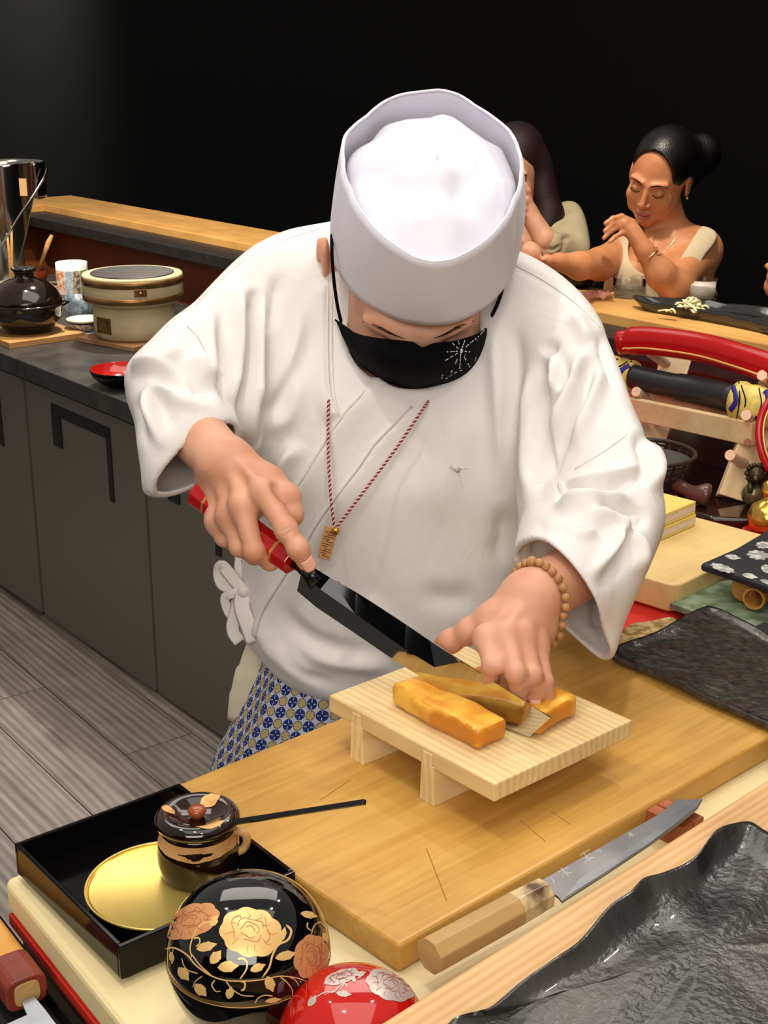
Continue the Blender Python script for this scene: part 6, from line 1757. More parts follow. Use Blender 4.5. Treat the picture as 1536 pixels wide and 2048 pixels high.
# small lion figure, gold gourd, polished wooden handle, basket
m_bronze = mat('dark_bronze', (84, 70, 46), rough=.35, metal=.6, noise=(60, (44, 32, 24)))
p = P(1505, 1012, ZB)
t = thing('lion_figurine', 'small dark bronze lion figurine sitting on a ball by the stand', 'figurine', (p.x, p.y, ZB))
obj('ball', sphere((0, 0, .020), .020, 18, 12), mat('olive_bronze', (120, 112, 78), rough=.3, metal=.6), t, smooth=True)
obj('lion_body', cat(sphere((.008, .012, .046), .017, 14, 10, 1, 1.2, 1), sphere((.000, -.006, .056), .014, 14, 10), sphere((-.004, -.018, .052), .0065, 10, 8), sphere((-.009, -.004, .070), .0045, 8, 6), sphere((.010, -.003, .070), .0045, 8, 6), sphere((.016, .008, .062), .010, 10, 8),
    tube([(-.006, .0, .046), (-.010, -.014, .036), (-.011, -.016, .028)], [.006, .005, .004], 8), tube([(.012, .0, .046), (.012, -.013, .038), (.011, -.014, .030)], [.006, .005, .004], 8), tube(smoothpath([(.016, .026, .044), (.026, .032, .056), (.022, .030, .070)], 4), .004, 8)), m_bronze, t, smooth=True)
obj('mane', cat(*[sphere((.001 + .015 * math.cos(a), -.001, .057 + .014 * math.sin(a)), .0048, 8, 6) for a in [i * .63 for i in range(10)]]), m_bronze, t, smooth=True)['kind'] = 'stuff'
p = P(1532, 1062, ZD + .012)
t = thing('gold_gourd', 'shiny gold gourd-shaped vessel on a red dish at the right edge', 'vessel', (p.x, p.y, ZD + .002))
obj('saucer', lathe([(0, .003), (.025, .003), (.038, .008), (.037, .009), (.024, .005), (0, .005)], 32), m_scab, t, smooth=True)
obj('body', lathe([(0, .005), (.018, .006), (.030, .022), (.031, .036), (.024, .052), (.012, .060), (.008, .064), (.010, .070), (.013, .078), (.010, .088), (.004, .094), (0, .095)], 36), mat('bright_gold', (222, 178, 84), rough=.18, metal=.9), t, smooth=True)
p = P(1372, 1010, ZB)
t = thing('bark_handle', 'knobbly polished dark wood pipe-like handle lying behind the plates', 'handle piece', (p.x, p.y, ZB))
q0 = P(1352, 968, ZB + .022); q1 = P(1385, 985, ZB + .018); q2 = P(1412, 990, ZB + .018)
obj('stick', tube(smoothpath([P(1330, 955, ZB + .02), q0, q1, q2, P(1420, 992, ZB + .017)], 4), [.011, .013, .015, .015, .013, .012, .011, .011, .012, .014, .017, .019, .020, .020, .018, .014, .006], 14), mat('polished_dark_wood', (92, 60, 50), rough=.25, coat=.3), t, world=True, smooth=True)
p = P(1328, 985, ZB)
t = thing('wicker_basket', 'round dark wicker basket half behind the chef\'s sleeve', 'basket', (p.x - .03, p.y + .03, ZB))
m_wk = mat('dark_wicker', (46, 34, 28), rough=.4)
obj('liner', lathe([(0, .004), (.060, .004), (.080, .05), (.076, .05), (.058, .008), (0, .008)], 36), mat('charcoal_liner', (64, 60, 56), rough=.6), t, smooth=True)
rk = []
for q in range(5):
    r_ = .066 + .0042 * q; rk.append(tube([(r_ * math.cos(a), r_ * math.sin(a), .006 + .012 * q) for a in [2 * math.pi * i / 36 for i in range(36)]], .0022, 6, closed=True))
rk.append(tube([(.084 * math.cos(a), .084 * math.sin(a), .062) for a in [2 * math.pi * i / 36 for i in range(36)]], .004, 8, closed=True))
for i in range(22):
    a = 2 * math.pi * i / 22; rk.append(tube([(.064 * math.cos(a), .064 * math.sin(a), 0), (.084 * math.cos(a), .084 * math.sin(a), .062)], .0018, 5))
obj('weave', cat(*rk), m_wk, t)['kind'] = 'stuff'
# stack of two yellow-white blocks, pale board
m_pb = wood('light_maple_board', (242, 212, 148), (228, 192, 122), (3, 22, 22), rough=.42, contrast=.4)
zb = ZD + .036
cN_, cR2 = P(1352, 1173, zb), P(1536, 1072, zb)
c1_ = P(1352, 1173, zb)
dx_ = (P(1450, 1128, zb) - P(1352, 1175, zb)).normalized(); yw = math.atan2(dx_.y, dx_.x)
t = thing('maple_board', 'thick pale maple cutting board on the red cloth behind the sleeve', 'cutting board', (c1_.x, c1_.y, ZD - .005), yw)
pts = []
Wb, Lb = .272, .26
for (cx_2, cy_2, a0) in ((.0, .0, 180), (Wb, .0, 270), (Wb, Lb, 0), (0, Lb, 90)):
    r_ = .018; ccx = cx_2 + (r_ if cx_2 == 0 else -r_); ccy = cy_2 + (r_ if cy_2 == 0 else -r_)
    for i in range(5): a = math.radians(a0 + 90 * i / 4); pts.append((ccx + r_ * math.cos(a), ccy + r_ * math.sin(a)))
obj('board', prism(pts, 0, .041), m_pb, t, bevel=.003, seg=3)
m_yb = mat('yellow_block', (240, 216, 118), rough=.5); m_wb = mat('white_layer', (232, 218, 204), rough=.5)
for q, lb in enumerate(['lower of the two stacked pale yellow layered blocks', 'upper of the two stacked pale yellow layered blocks']):
    zz3 = zb + .0005 + q * .0205
    pr2 = P(1390 - q * 2, 1036 - q * 12, zb)
    p = P(1391, 1052, zb)
    t = thing('layered_block', lb, 'block', (p.x - q * .002, p.y - .001 * q, zz3), yw, 'layered yellow and white blocks')
    for k_, (z0, h_, m2) in enumerate([(0, .004, m_yb), (.004, .010, m_wb), (.014, .0055, m_yb)]):
        obj(('bottom_layer', 'middle_layer', 'top_layer')[k_], box(-.075, .050, z0 + h_ / 2, .15, .10, h_), m2, t, bevel=.0012)
# green cloth mat, bamboo cups, black patterned board, straw mat
zg = ZD + .012
m_green = mat('grey_green_mat', (142, 158, 128), rough=.8, noise=(45, (92, 116, 78), .38, .62), bump=(900, .6))
gm = [P(1340, 1207, zg), P(1418, 1168, zg), P(1640, 1120, zg), P(1800, 1260, zg), P(1536, 1262, zg), P(1420, 1234, zg)]
o_ = obj('green_mat', prism([(q.x, q.y) for q in gm], zg - .008, zg), m_green); tag(o_, 'grey-green woven mat lying between the maple board and the slate tray', 'mat')
m_bam = wood('golden_bamboo', (214, 160, 84), (178, 120, 52), (3, 30, 30), rough=.35)
for q, (px, py, r_, lb) in enumerate([(1507, 1198, .0155, 'bamboo tube with its open end facing out below the black board'), (1482, 1180, .016, 'bamboo tube mostly hidden behind the open-ended one')]):
    a_ = P(px, py, zg + .020); dirb = Vector((.75, .66, 0)).normalized()
    t = thing('bamboo_tube', lb, 'tube', (a_.x, a_.y, zg), 0, 'bamboo tubes below the black patterned board')
    b_ = a_ + dirb * .14
    if q == 0:
        dirb = Vector((.55, .83, 0)).normalized(); b_ = a_ + dirb * .10; u = dirb.cross(Vector((0, 0, 1))).normalized(); V = []; F = []; n = 28
        for (pp, rr2) in ((b_, r_), (a_, r_), (a_, r_ * .8), (a_ + dirb * .08, r_ * .78)):
            for i in range(n): g = 2 * math.pi * i / n; V.append(tuple(pp + u * math.cos(g) * rr2 + Vector((0, 0, 1)) * math.sin(g) * rr2))
        for k_ in range(3):
            for i in range(n): F.append((k_ * n + i, k_ * n + (i + 1) % n, (k_ + 1) * n + (i + 1) % n, (k_ + 1) * n + i))
        F.append(tuple(3 * n + i for i in range(n)))
        obj('tube_wall', (V, F), m_bam, t, world=True, auto=40)
    else: obj('tube_wall', tube([a_, b_], r_, 24), m_bam, t, world=True, auto=40)
m_navy = mat('black_blue_fabric', (30, 32, 40), rough=.6, bump=(400, .3))
zn = zg + .051
nb_ = [P(1400, 1126, zn), P(1470, 1096, zn), P(1600, 1020, zn), P(1800, 1120, zn), P(1640, 1215, zn), P(1536, 1172, zn), P(1470, 1148, zn)]
o_ = thing('patterned_board', 'padded black board with white crane and cloud pattern on the right edge', 'board', (0, 0, 0))
obj('pad', prism([(q.x, q.y) for q in nb_], zn - .012, zn), m_navy, o_, bevel=.005, seg=3)
obj('support', box(.64, 1.66, zn - .034, .08, .08, .040), m_dark, o_)
m_wp = mat('silver_white_print', (206, 206, 200), rough=.5, noise=(120, (150, 150, 150), .45, .6))
for q, (x, y, l_, w_, ro, sh) in enumerate([(1466, 1114, 34, 5, .15, 0), (1445, 1136, 46, 7, .28, 1), (1516, 1110, 40, 9, .1, 1), (1528, 1090, 30, 7, .0, 1), (1500, 1152, 34, 5, .2, 0), (1534, 1138, 26, 8, .4, 0), (1534, 1164, 30, 4, .3, 0)]):
    base_ = leaf(x, y, l_, w_, ro) if sh == 0 else scallop(x, y, l_ / 2, w_, ro, 9, .3, 30)
    V = [P(a, b, zn + .0003) for a, b in base_]
    obj('white_motif', ([tuple(v) for v in V], [tuple(range(len(V)))]), m_wp, o_)
m_straw = mat('woven_straw', (216, 186, 124), rough=.8, noise=(110, (150, 116, 64), .4, .6), bump=(200, .8))
zs2 = .965
sm_ = [P(1236, 1272, zs2), P(1262, 1246, zs2), P(1300, 1240, zs2), P(1345, 1232, zs2), P(1350, 1250, zs2), P(1300, 1275, zs2), P(1250, 1290, zs2)]
o_ = obj('straw_mat', prism([(q.x, q.y) for q in smoothpath([Vector(v) for v in sm_], 4, True)], zs2 - .012, zs2), m_straw, bevel=.003); tag(o_, 'coarse straw mat peeping out behind the slate tray', 'mat')

# ================================================================== GUEST RAIL THINGS
ZR = .97
m_rib = mat('black_glazed_long_plate', (34, 33, 33), rough=.16, coat=.5, bump=(40, .5))
lp_ = [P(1266, 603, ZR + .012), P(1300, 600, ZR + .02), P(1400, 606, ZR + .02), P(1536, 622, ZR + .02), P(1590, 630, ZR + .02), P(1615, 655, ZR + .02), P(1590, 676, ZR + .012), P(1536, 660, ZR + .012), P(1440, 640, ZR + .012), P(1340, 622, ZR + .012), P(1280, 612, ZR + .012)]
plate('long_plate', 'long black glazed plate with rippled edge on the guest rail', lp_, ZR, m_rib, inner=.72, hgt=.018, thick=.010, seed=11, amp=.005)
m_gin = mat('pale_pickled_ginger', (232, 226, 176), rough=.35, sss=.2)
p = P(1380, 618, ZR + .02)
t = thing('pickled_ginger', 'small heap of pale pickled ginger on the long black plate', 'food', (p.x, p.y, ZR + .012))
rr = random.Random(5)
for i in range(26):
    a = rr.uniform(0, 6.28); r_ = rr.uniform(0, .034) * (1 if i < 20 else 1.5); zz3 = .006 + .030 * max(0, 1 - r_ / .036) * rr.uniform(.5, 1)
    b = rr.uniform(0, 6.28); c_ = Vector((r_ * math.cos(a) - (.02 if i > 21 else 0), r_ * math.sin(a), zz3)); l_ = rr.uniform(.010, .018)
    pts = [c_ + Vector((math.cos(b) * l_ * s_, math.sin(b) * l_ * s_, (1 - s_ * s_) * .006 + rr.uniform(-.003, .003))) for s_ in (-1, -.3, .4, 1)]
    obj('slice', tube(smoothpath(pts, 3), rr.uniform(.004, .0065), 8, flat=.35), m_gin, t, smooth=True)
def glass_mat():
    m, N, L, b = base_mat('clear_glass'); setp(b, rough=.02, trans=1.0, ior=1.06, coat=.35); b.inputs['Base Color'].default_value = (.97, .97, .97, 1); MATS['clear_glass'] = m; return m
m_glass = glass_mat(); m_water = mat('still_water', (225, 232, 232), rough=.02, trans=1.0, ior=1.08, coat=.3)
for q, (px, py, R_, H_, lb, milk) in enumerate([(1258, 594, .042, .050, 'low glass tumbler of water in front of the seated woman', 0), (1402, 600, .042, .052, 'low glass with milky white contents beside the ginger', 1)]):
    p = P(px, py, ZR); t = thing('glass_tumbler', lb, 'glass', (p.x, p.y, ZR + .0005), 0, 'glass tumblers on the guest rail')
    obj('glass', lathe([(0, 0), (R_ * .86, 0), (R_ * .95, .006), (R_, H_), (R_ * .965, H_), (R_ * .91, .008), (0, .006)], 40), m_glass, t, smooth=True)
    obj('contents', lathe([(0, .0065), (R_ * .905, .0085), (R_ * (.92 if not milk else .90), H_ * (.35 if not milk else .75)), (0, H_ * (.35 if not milk else .75))], 36), m_water if not milk else mat('milky_drink', (214, 206, 190), rough=.4), t, smooth=True)
p = P(1160, 575, ZR)
open_bowl('soup_bowl', 'small red and black lacquer soup bowl on the guest rail by the chef\'s shoulder', p, .052, .038, m_lacq, mat('orange_red_lacquer', (206, 70, 40), rough=.2, coat=.3), ZR)
p = P(1196, 600, ZR); t = thing('wrapper', 'crumpled clear and pink wrapper on the guest rail', 'wrapper', (p.x, p.y, ZR))
rr = random.Random(9); V = []; F = []
for i in range(9):
    for j in range(9): V.append(((i - 4) * .009 + rr.uniform(-.004, .004), (j - 4) * .007 + rr.uniform(-.004, .004), .004 + rr.uniform(0, .022)))
for i in range(8):
    for j in range(8): F.append((i * 9 + j, (i + 1) * 9 + j, (i + 1) * 9 + j + 1, i * 9 + j + 1))
obj('film', (V, F), mat('pink_clear_film', (236, 190, 180), rough=.12, trans=.7, ior=1.2), t)
# ================================================================== GUESTS
def frame(F_, U_):
    F_ = Vector(F_).normalized(); U_ = Vector(U_); U_ = (U_ - F_ * F_.dot(U_)).normalized(); X_ = U_.cross(F_); X_ = -X_ if X_.x < 0 else X_
    return X_, F_, U_
def head_into(vol, C, fr, ears=True):
    X_, F_, U_ = fr; R = [list(X_), list(F_), list(U_)]
    L_ = lambda x, f, u: C3(C + X_ * x + F_ * f + U_ * u)
    def e(x, f, u, r, k=.01, op='u'): vol.ell(L_(x, f, u), R, r, k, op)
    e(0, -.014, .036, (.073, .093, .084), .01)
    e(0, .026, -.020, (.060, .068, .074), .03)
    e(0, .058, -.088, (.024, .024, .020), .028)
    for s in (-1, 1):
        e(s * .046, .022, -.058, (.014, .034, .030), .028); e(s * .040, .066, -.026, (.018, .016, .018), .018)
        vol.cone(L_(s * .046, .078, .026), L_(s * .014, .090, .020), .0065, .0065, .012)
        e(s * .031, .089, .004, (.014, .010, .009), .008, 's')
        e(s * .031, .0775, .001, (.0130, .0130, .0115), .003)
        ex = s * .073
        if ears: e(ex + s * .004, -.012, -.006, (.006, .016, .030), .005); e(ex + s * .009, -.014, .0, (.0035, .012, .019), .002, 's')
    vol.cone(L_(0, .088, .012), L_(0, .107, -.030), .0055, .0085, .008); e(0, .104, -.034, (.0095, .009, .0075), .004)
    for s in (-1, 1): e(s * .011, .094, -.036, (.0065, .009, .006), .004)
    e(0, .086, -.058, (.021, .010, .0065), .005); e(0, .085, -.068, (.018, .0095, .0065), .004)
    vol.cone(L_(-.022, .089, -.063), L_(.022, .089, -.063), .0012, .0012, .003, 's')
    return L_
m_brow = mat('soft_black_brow', (26, 18, 14), rough=1.0, spec=.05)
def face_extras(par, L_, hairm, lipm, closed=True):
    hairm = m_brow
    for s in (-1, 1):
        pts = [L_(s * .011, .0995, .021), L_(s * .024, .0985, .0265), L_(s * .038, .0925, .027), L_(s * .050, .080, .020)]
        obj('eyebrow', tube(smoothpath(pts, 5), [.0012 + .0016 * math.sin(math.pi * min(1, i / 13 + .12)) for i in range(16)], 6, flat=.6), hairm, par, world=True, smooth=True)
        pts = [L_(s * .018, .0885, -.004), L_(s * .026, .0918, -.0065), L_(s * .036, .0905, -.0062), L_(s * .0455, .0835, -.002)]
        obj('eyelashes', tube(smoothpath(pts, 5), .0014, 6, flat=.7), hairm, par, world=True, smooth=True)
    def lip(u0, r, z):
        pts = [L_(-.021, .0885, u0), L_(-.010, .0965, u0 + z), L_(0, .0975, u0 + z * .6), L_(.010, .0965, u0 + z), L_(.021, .0885, u0)]
        n_ = 21; return tube(smoothpath(pts, 5), [r * math.sin(math.pi * (i + 1) / 22) ** .6 for i in range(n_)], 8)
    obj('upper_lip', lip(-.0605, .0028, .0010), lipm, par, world=True, smooth=True); obj('lower_lip', lip(-.0665, .0036, -.0015), lipm, par, world=True, smooth=True)
m_skw = skin_mat('guest_skin', (206, 142, 98), (192, 126, 84), 0)
m_skw2 = skin_mat('guest_skin_pale', (206, 156, 126), (190, 138, 108), 0)
m_lip = mat('rose_lip', (176, 96, 80), rough=.35)
m_hairg = mat('glossy_black_hair', (10, 8, 8), rough=.32, bump=(260, .5))
m_hairr = mat('dark_wine_hair', (30, 8, 13), rough=.6, bump=(260, .5))
# ---- woman in the cream top
dW = 3.62
Cw = W(1318, 357, dW) 
frw = frame((-.50, -.83, -.30), (.10, -.25, .95))
X_, F_, U_ = frw
vol = Vol((.25, 3.05, .84), (1.06, 3.98, 1.45), .0034)
Lw = head_into(vol, Cw, frw)
gw = thing('person', 'young woman in a cream sleeveless top with hair tied back, eyes lowered', 'person', (.80, 3.80, 0))
I_g = wm(gw).inverted()
WW = lambda x, y, d: C3(W(x, y, d))
vol.cone(Lw(0, -.02, -.05), WW(1345, 480, dW + .07), .048, .050, .02)
shl, shr = WW(1402, 500, dW + .08), WW(1248, 500, dW + .10)
vol.cone(WW(1345, 490, dW + .08), shl, .055, .048, .03); vol.cone(WW(1335, 490, dW + .08), shr, .052, .040, .03)
vol.cone(WW(1370, 520, dW + .07), WW(1355, 640, dW + .06), .080, .080, .04); vol.cone(WW(1300, 520, dW + .06), WW(1300, 640, dW + .05), .070, .075, .04)
vol.ell(WW(1352, 548, dW + .0), np.eye(3), (.050, .050, .048), .03); vol.ell(WW(1268, 548, dW + .0), np.eye(3), (.044, .046, .046), .03)
el = WW(1350, 572, dW - .10); wl2 = WW(1290, 502, dW - .15)
vol.cone(shl, el, .050, .040, .03); vol.cone(el, WW(1322, 548, dW - .13), .041, .037, .02); vol.cone(WW(1322, 548, dW - .13), wl2, .037, .023, .015)
hb_ = WW(1268, 462, dW - .15)
vol.cone(wl2, hb_, .024, .022, .012, sq=((.6, .2, .7), .8)); vol.cone(wl2, WW(1250, 448, dW - .16), .021, .014, .012)
for pts, r in (([(1266, 444), (1243, 433), (1226, 437), (1211, 447)], .0074), ([(1262, 452), (1240, 444), (1224, 449), (1210, 462)], .0074), ([(1260, 460), (1238, 453), (1222, 462), (1208, 476)], .0070), ([(1262, 470), (1244, 466), (1230, 474), (1220, 484)], .0062)):
    finger(vol, [WW(x, y, dW - .155 - .006 * i) for i, (x, y) in enumerate(pts)], [r * 1.1, r, r * .92, r * .8], .003, .0002, .008)
er = WW(1200, 528, dW - .05); hr = WW(1118, 524, dW - .22)
vol.cone(shr, er, .042, .040, .03); vol.cone(er, WW(1160, 532, dW - .18), .039, .033, .02); vol.cone(WW(1160, 532, dW - .18), hr, .033, .022, .015)
vol.cone(hr, WW(1098, 522, dW - .24), .020, .014, .01); finger(vol, [WW(1100, 520, dW - .24), WW(1092, 516, dW - .245), WW(1086, 520, dW - .25)], [.008, .0075, .006])
wparts = vol.mesh()
lowv = Vol((.48, 3.30, 0), (1.10, 4.06, 1.0), .009)
hip = W(1335, 560, dW + .07)
for s in (-1, 1):
    a = (hip.x + s * .08, 3.84, .62); b = (hip.x - .12 + s * .10, 3.76, .60); c_ = (hip.x - .20 + s * .10, 3.68, .07)
    lowv.cone((hip.x + s * .05, 3.82, .95), a, .095, .100, .04); lowv.cone(a, (a[0] - .06, 3.80, .58), .09, .085, .03); lowv.cone((a[0] - .02, 3.82, .60), (a[0], 3.78, .10), .075, .04, .02); lowv.cone((a[0], 3.78, .06), (a[0], 3.68, .035), .036, .03, .02)
bw_ = vmesh('body', [wparts, lowv.mesh()], m_skw, gw, I_g)
face_extras(bw_, Lw, m_hairg, m_lip)
# her top: a shell round the torso ending at straps and neckline
tv = Vol((.50, 3.40, .78), (1.02, 3.96, 1.22), .0034)
for a, b, r1, r2, k in ((WW(1370, 520, dW + .07), WW(1355, 660, dW + .06), .090, .092, .05), (WW(1300, 520, dW + .06), WW(1300, 660, dW + .05), .080, .087, .05), (WW(1345, 490, dW + .08), shl, .0635, .0600, .04), (WW(1335, 490, dW + .08), shr, .0615, .0520, .04)):
    tv.cone(a, b, r1, r2, k)
tv.ell(WW(1352, 548, dW + .0), np.eye(3), (.060, .060, .058), .04); tv.ell(WW(1268, 548, dW + .0), np.eye(3), (.054, .056, .056), .04)
tv.cone(WW(1420, 478, dW + .05), WW(1352, 552, dW - .012), .056, .058, .03); tv.cone(WW(1278, 480, dW + .03), WW(1268, 640, dW + .02), .045, .080, .04)
topl = smooth2([(1266, 430), (1282, 440), (1262, 470), (1256, 500), (1262, 526), (1280, 545), (1305, 552), (1335, 545), (1362, 515), (1395, 462), (1408, 452), (1434, 466), (1428, 488), (1404, 520), (1400, 560), (1400, 700), (1210, 700), (1232, 560), (1234, 500), (1244, 462)], 3)
clip_outline(tv, topl, .003)
m_top_c = mat('cream_ribbed_knit', (206, 188, 156), rough=.85, bump=(500, .3))
vmesh('sleeveless_top', [tv.mesh()], m_top_c, gw, I_g)
# hair, pulled back into a low bun
hv2 = Vol((.50, 3.42, 1.08), (1.06, 3.98, 1.46), .0035)
R = [list(X_), list(F_), list(U_)]
hv2.ell(Lw(.004, -.020, .046), R, (.080, .104, .086), .01); hv2.ell(Lw(.045, -.075, .010), R, (.048, .055, .060), .03); hv2.ell(Lw(.065, -.125, .035), R, (.052, .050, .055), .02)
hv2.ell(Lw(-.006, .085, .018), R, (.065, .062, .086), .006, 's'); hv2.ell(Lw(.080, .004, -.012), R, (.022, .036, .036), .006, 's')
vmesh('hair', [hv2.mesh()], m_hairg, gw, I_g)
m_goldj = mat('fine_gold', (220, 180, 120), rough=.25, metal=.9)
for s in (1,):
    obj('earring', sphere(Lw(s * .082, -.004, -.034), .0042, 10, 6), m_goldj, gw, world=True, smooth=True)
nb_p = [W(x, y, dW - .035 + dz) for x, y, dz in ((1298, 462, .02), (1300, 485, 0), (1312, 505, -.005), (1330, 490, .0), (1352, 470, .03))]
wB = BVHTree.FromPolygons([tuple(v) for v in wparts[0].tolist()], [tuple(q) for q in wparts[2].tolist()])
def onbody(px, py, off=.002):
    r = ray(px, py).normalized(); o_ = Vector((0, 0, ZC)); h = wB.ray_cast(o_, r); return (h[0] if h[0] is not None else W(px, py, dW)) - r * off
obj('necklace', tube([onbody(x, y) for x, y in smooth2([(1312, 468), (1306, 490), (1316, 510), (1334, 498), (1352, 476)], 5, False)], .0008, 6), m_goldj, gw, world=True)
fa = (Vector(wl2) - Vector(WW(1322, 548, dW - .13))).normalized(); cbk = Vector(wl2) - fa * .012; b1 = fa.orthogonal().normalized(); b2 = fa.cross(b1)
obj('bracelet', tube([cbk + (b1 * math.cos(g) + b2 * math.sin(g)) * .0285 for g in [2 * math.pi * i / 30 for i in range(30)]], .0013, 6, closed=True), m_goldj, gw, world=True)
# ---- woman with the phone, half hidden by the cap
dP = 4.0
gp_ = thing('person', 'woman with dark wine-red hair in a beige sweater raising a black phone', 'person', (.42, 4.15, 0))
I_p = wm(gp_).inverted()
Cp = W(1028, 345, dP); frp = frame((-.25, -.93, -.22), (0, -.2, .97))
v3 = Vol((.10, 3.55, .80), (.66, 4.36, 1.52), .004)
Lp = head_into(v3, Cp, frp)
v3.cone(Lp(0, -.02, -.05), WW(1040, 470, dP + .08), .048, .05, .02); v3.cone(WW(1040, 490, dP + .10), WW(1040, 640, dP + .08), .10, .11, .03)
h1_ = WW(1092, 482, dP - .12); h2_ = WW(1058, 428, dP - .12)
v3.cone(WW(1110, 500, dP - .10), h1_, .034, .032, .01); v3.cone(h1_, h2_, .032, .026, .01); v3.cone(h2_, WW(1050, 400, dP - .13), .026, .020, .01)
finger(v3, [WW(1058, 398, dP - .14), WW(1056, 382, dP - .15), WW(1050, 368, dP - .155)], [.009, .0085, .007], .004, 0, .008)
for q in range(3): finger(v3, [WW(1050 - 2 * q, 404 + 14 * q, dP - .15), WW(1034, 400 + 14 * q, dP - .17), WW(1022, 402 + 14 * q, dP - .16)], [.0092, .0085, .0075], .003, 0, .008)
v3.cone(WW(1085, 520, dP - .2), WW(1060, 502, dP - .25), .024, .026, .01); v3.ell(WW(1066, 508, dP - .26), np.eye(3), (.024, .02, .022), .01)
finger(v3, [WW(1088, 520, dP - .27), WW(1098, 519, dP - .28), WW(1104, 522, dP - .28)], [.009, .008, .007])
p3 = v3.mesh()
low2 = Vol((.10, 3.80, 0), (.80, 4.50, .95), .009)
for s in (-1, 1):
    x0 = .42 + s * .08; low2.cone((x0, 4.18, .90), (x0, 4.16, .62), .10, .10, .04); low2.cone((x0, 4.15, .60), (x0, 4.06, .10), .075, .04, .02); low2.cone((x0, 4.05, .06), (x0, 3.95, .035), .036, .03, .02)
bp2 = vmesh('body', [p3, low2.mesh()], m_skw2, gp_, I_p)
face_extras(bp2, Lp, m_hairr, m_lip)
v4 = Vol((.20, 3.55, .78), (.80, 4.36, 1.30), .004)
v4.cone(WW(1040, 500, dP + .10), WW(1040, 660, dP + .08), .115, .125, .03); v4.cone(WW(1090, 470, dP + .10), WW(1138, 446, dP + .08), .075, .062, .03)
v4.cone(WW(1138, 448, dP + .08), WW(1150, 505, dP - .04), .064, .052, .03); v4.cone(WW(1148, 508, dP - .04), WW(1102, 490, dP - .11), .050, .042, .02); v4.cone(WW(1140, 480, dP + .02), WW(1120, 470, dP + .0), .05, .04, .02)
sw_o = smooth2([(1086, 446), (1100, 420), (1118, 406), (1140, 401), (1158, 410), (1172, 440), (1181, 490), (1178, 530), (1178, 700), (960, 700), (960, 500), (1060, 520), (1084, 502), (1076, 486), (1098, 466)], 3)
clip_outline(v4, sw_o, .010)
m_swt = mat('beige_sweater', (168, 156, 124), rough=.9, bump=(260, .4))
Pq, Tq, Qq = v4.mesh(); Tq = np.asarray(Tq); Qq = np.asarray(Qq)
Nq = vnorm(Pq, Tq, Qq); Nq = -Nq if ((Pq - Pq.mean(0)) * Nq).sum() < 0 else Nq
P_, N_ = Pq, Nq; u_, v_, d_ = Pj(P_); front = (N_ @ np.array(CF)) < .3; disp = np.zeros(len(P_))
ridge([(1098, 440), (1120, 425), (1150, 420)], 6, -.006); ridge([(1112, 470), (1130, 445), (1155, 432)], 5, -.006); ridge([(1120, 485), (1140, 472), (1165, 470)], 5, -.006); ridge([(1085, 490), (1105, 500), (1125, 488)], 4, -.006); ridge([(1106, 515), (1125, 500), (1128, 480)], 4, -.005)
vmesh('sweater', [(P_ + N_ * disp[:, None], Tq, Qq)], m_swt, gp_, I_p)
hv3 = Vol((.14, 3.70, .98), (.66, 4.36, 1.54), .004); R = [list(a) for a in frp]
hv3.ell(Lp(.0, -.026, .046), R, (.083, .100, .090), .01); hv3.cone(Lp(.066, -.02, .02), WW(1098, 440, dP + .02), .040, .040, .03); hv3.cone(WW(1098, 430, dP + .02), WW(1080, 470, dP - .0), .038, .026, .03)
hv3.cone(Lp(-.070, -.02, .02), WW(985, 450, dP), .038, .03, .03)
hv3.ell(Lp(-.004, .064, -.006), R, (.064, .070, .078), .008, 's')
vmesh('hair', [hv3.mesh()], m_hairr, gp_, I_p)
ph = thing('phone', 'black phone held up by the woman with wine-red hair', 'phone', W(1040, 412, dP - .17))
obj('case', box(0, 0, 0, .074, .010, .15), mat('black_phone_case', (10, 10, 11), rough=.3), ph, bevel=.006, seg=3)
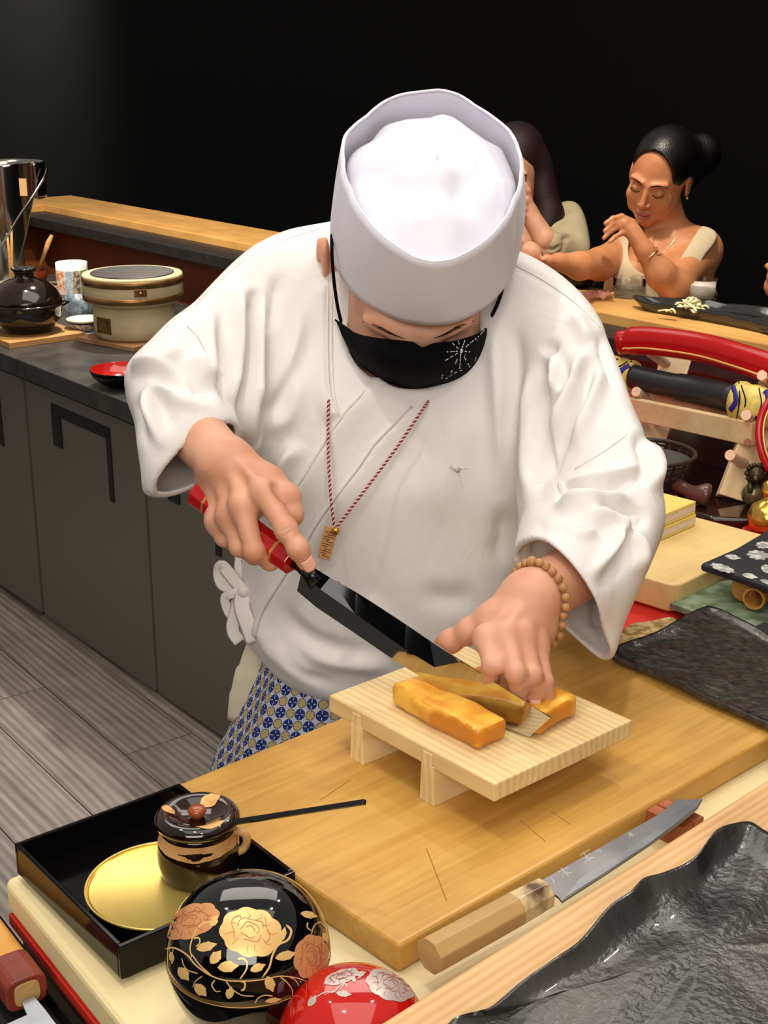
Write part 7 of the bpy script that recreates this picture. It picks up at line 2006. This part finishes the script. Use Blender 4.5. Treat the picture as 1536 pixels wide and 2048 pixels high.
ph.rotation_euler = (math.radians(15), math.radians(-18), math.radians(20)); ph.location = W(1026, 405, dP - .165)
# ---- guest cut off by the right edge
g3 = thing('person', 'dark-clothed guest almost wholly cut off by the right picture edge', 'person', W(1600, 640, 3.3)); g3.location.z = 0
I_3 = wm(g3).inverted()
v5 = Vol((.76, 2.7, 0), (1.34, 3.62, 1.36), .007)
C5 = W(1608, 545, 3.3); L5 = head_into(v5, C5, frame((-.8, -.55, -.1), (0, 0, 1)))
b5 = C5 + Vector((.03, .04, -.40))
v5.cone(L5(0, -.02, -.05), C3(C5 + Vector((.02, .03, -.18))), .048, .05, .02); v5.cone(C3(C5 + Vector((.02, .04, -.26))), C3(Vector((b5.x, b5.y, .62))), .11, .12, .03)
for s in (-1, 1): v5.cone(C3(Vector((b5.x + s * .08, b5.y, .62))), C3(Vector((b5.x + s * .09, b5.y - .05, .10))), .08, .045, .03); v5.cone(C3(Vector((b5.x + s * .09, b5.y - .05, .06))), C3(Vector((b5.x + s * .09, b5.y - .15, .04))), .04, .034, .02)
b_3 = vmesh('body', [v5.mesh()], m_skw, g3, I_3)
v6 = Vol((.76, 2.7, .5), (1.34, 3.62, 1.10), .007)
v6.cone(C3(C5 + Vector((.02, .04, -.27))), C3(Vector((b5.x, b5.y, .56))), .13, .135, .03); v6.cone(C3(C5 + Vector((-.10, .02, -.27))), C3(C5 + Vector((-.16, -.10, -.36))), .055, .045, .03); v6.cone(C3(C5 + Vector((.13, .04, -.27))), C3(C5 + Vector((.16, -.06, -.42))), .055, .045, .03)
vmesh('dark_top', [v6.mesh()], mat('black_knit', (16, 16, 18), rough=.85), g3, I_3)
v7 = Vol((.76, 2.7, 1.0), (1.34, 3.62, 1.40), .007); R = [list(a) for a in frame((-.8, -.55, -.1), (0, 0, 1))]
v7.ell(L5(0, -.028, .046), R, (.082, .098, .088), .01); v7.ell(L5(-.004, .064, -.006), R, (.064, .070, .078), .008, 's')
vmesh('hair', [v7.mesh()], m_hairg, g3, I_3)
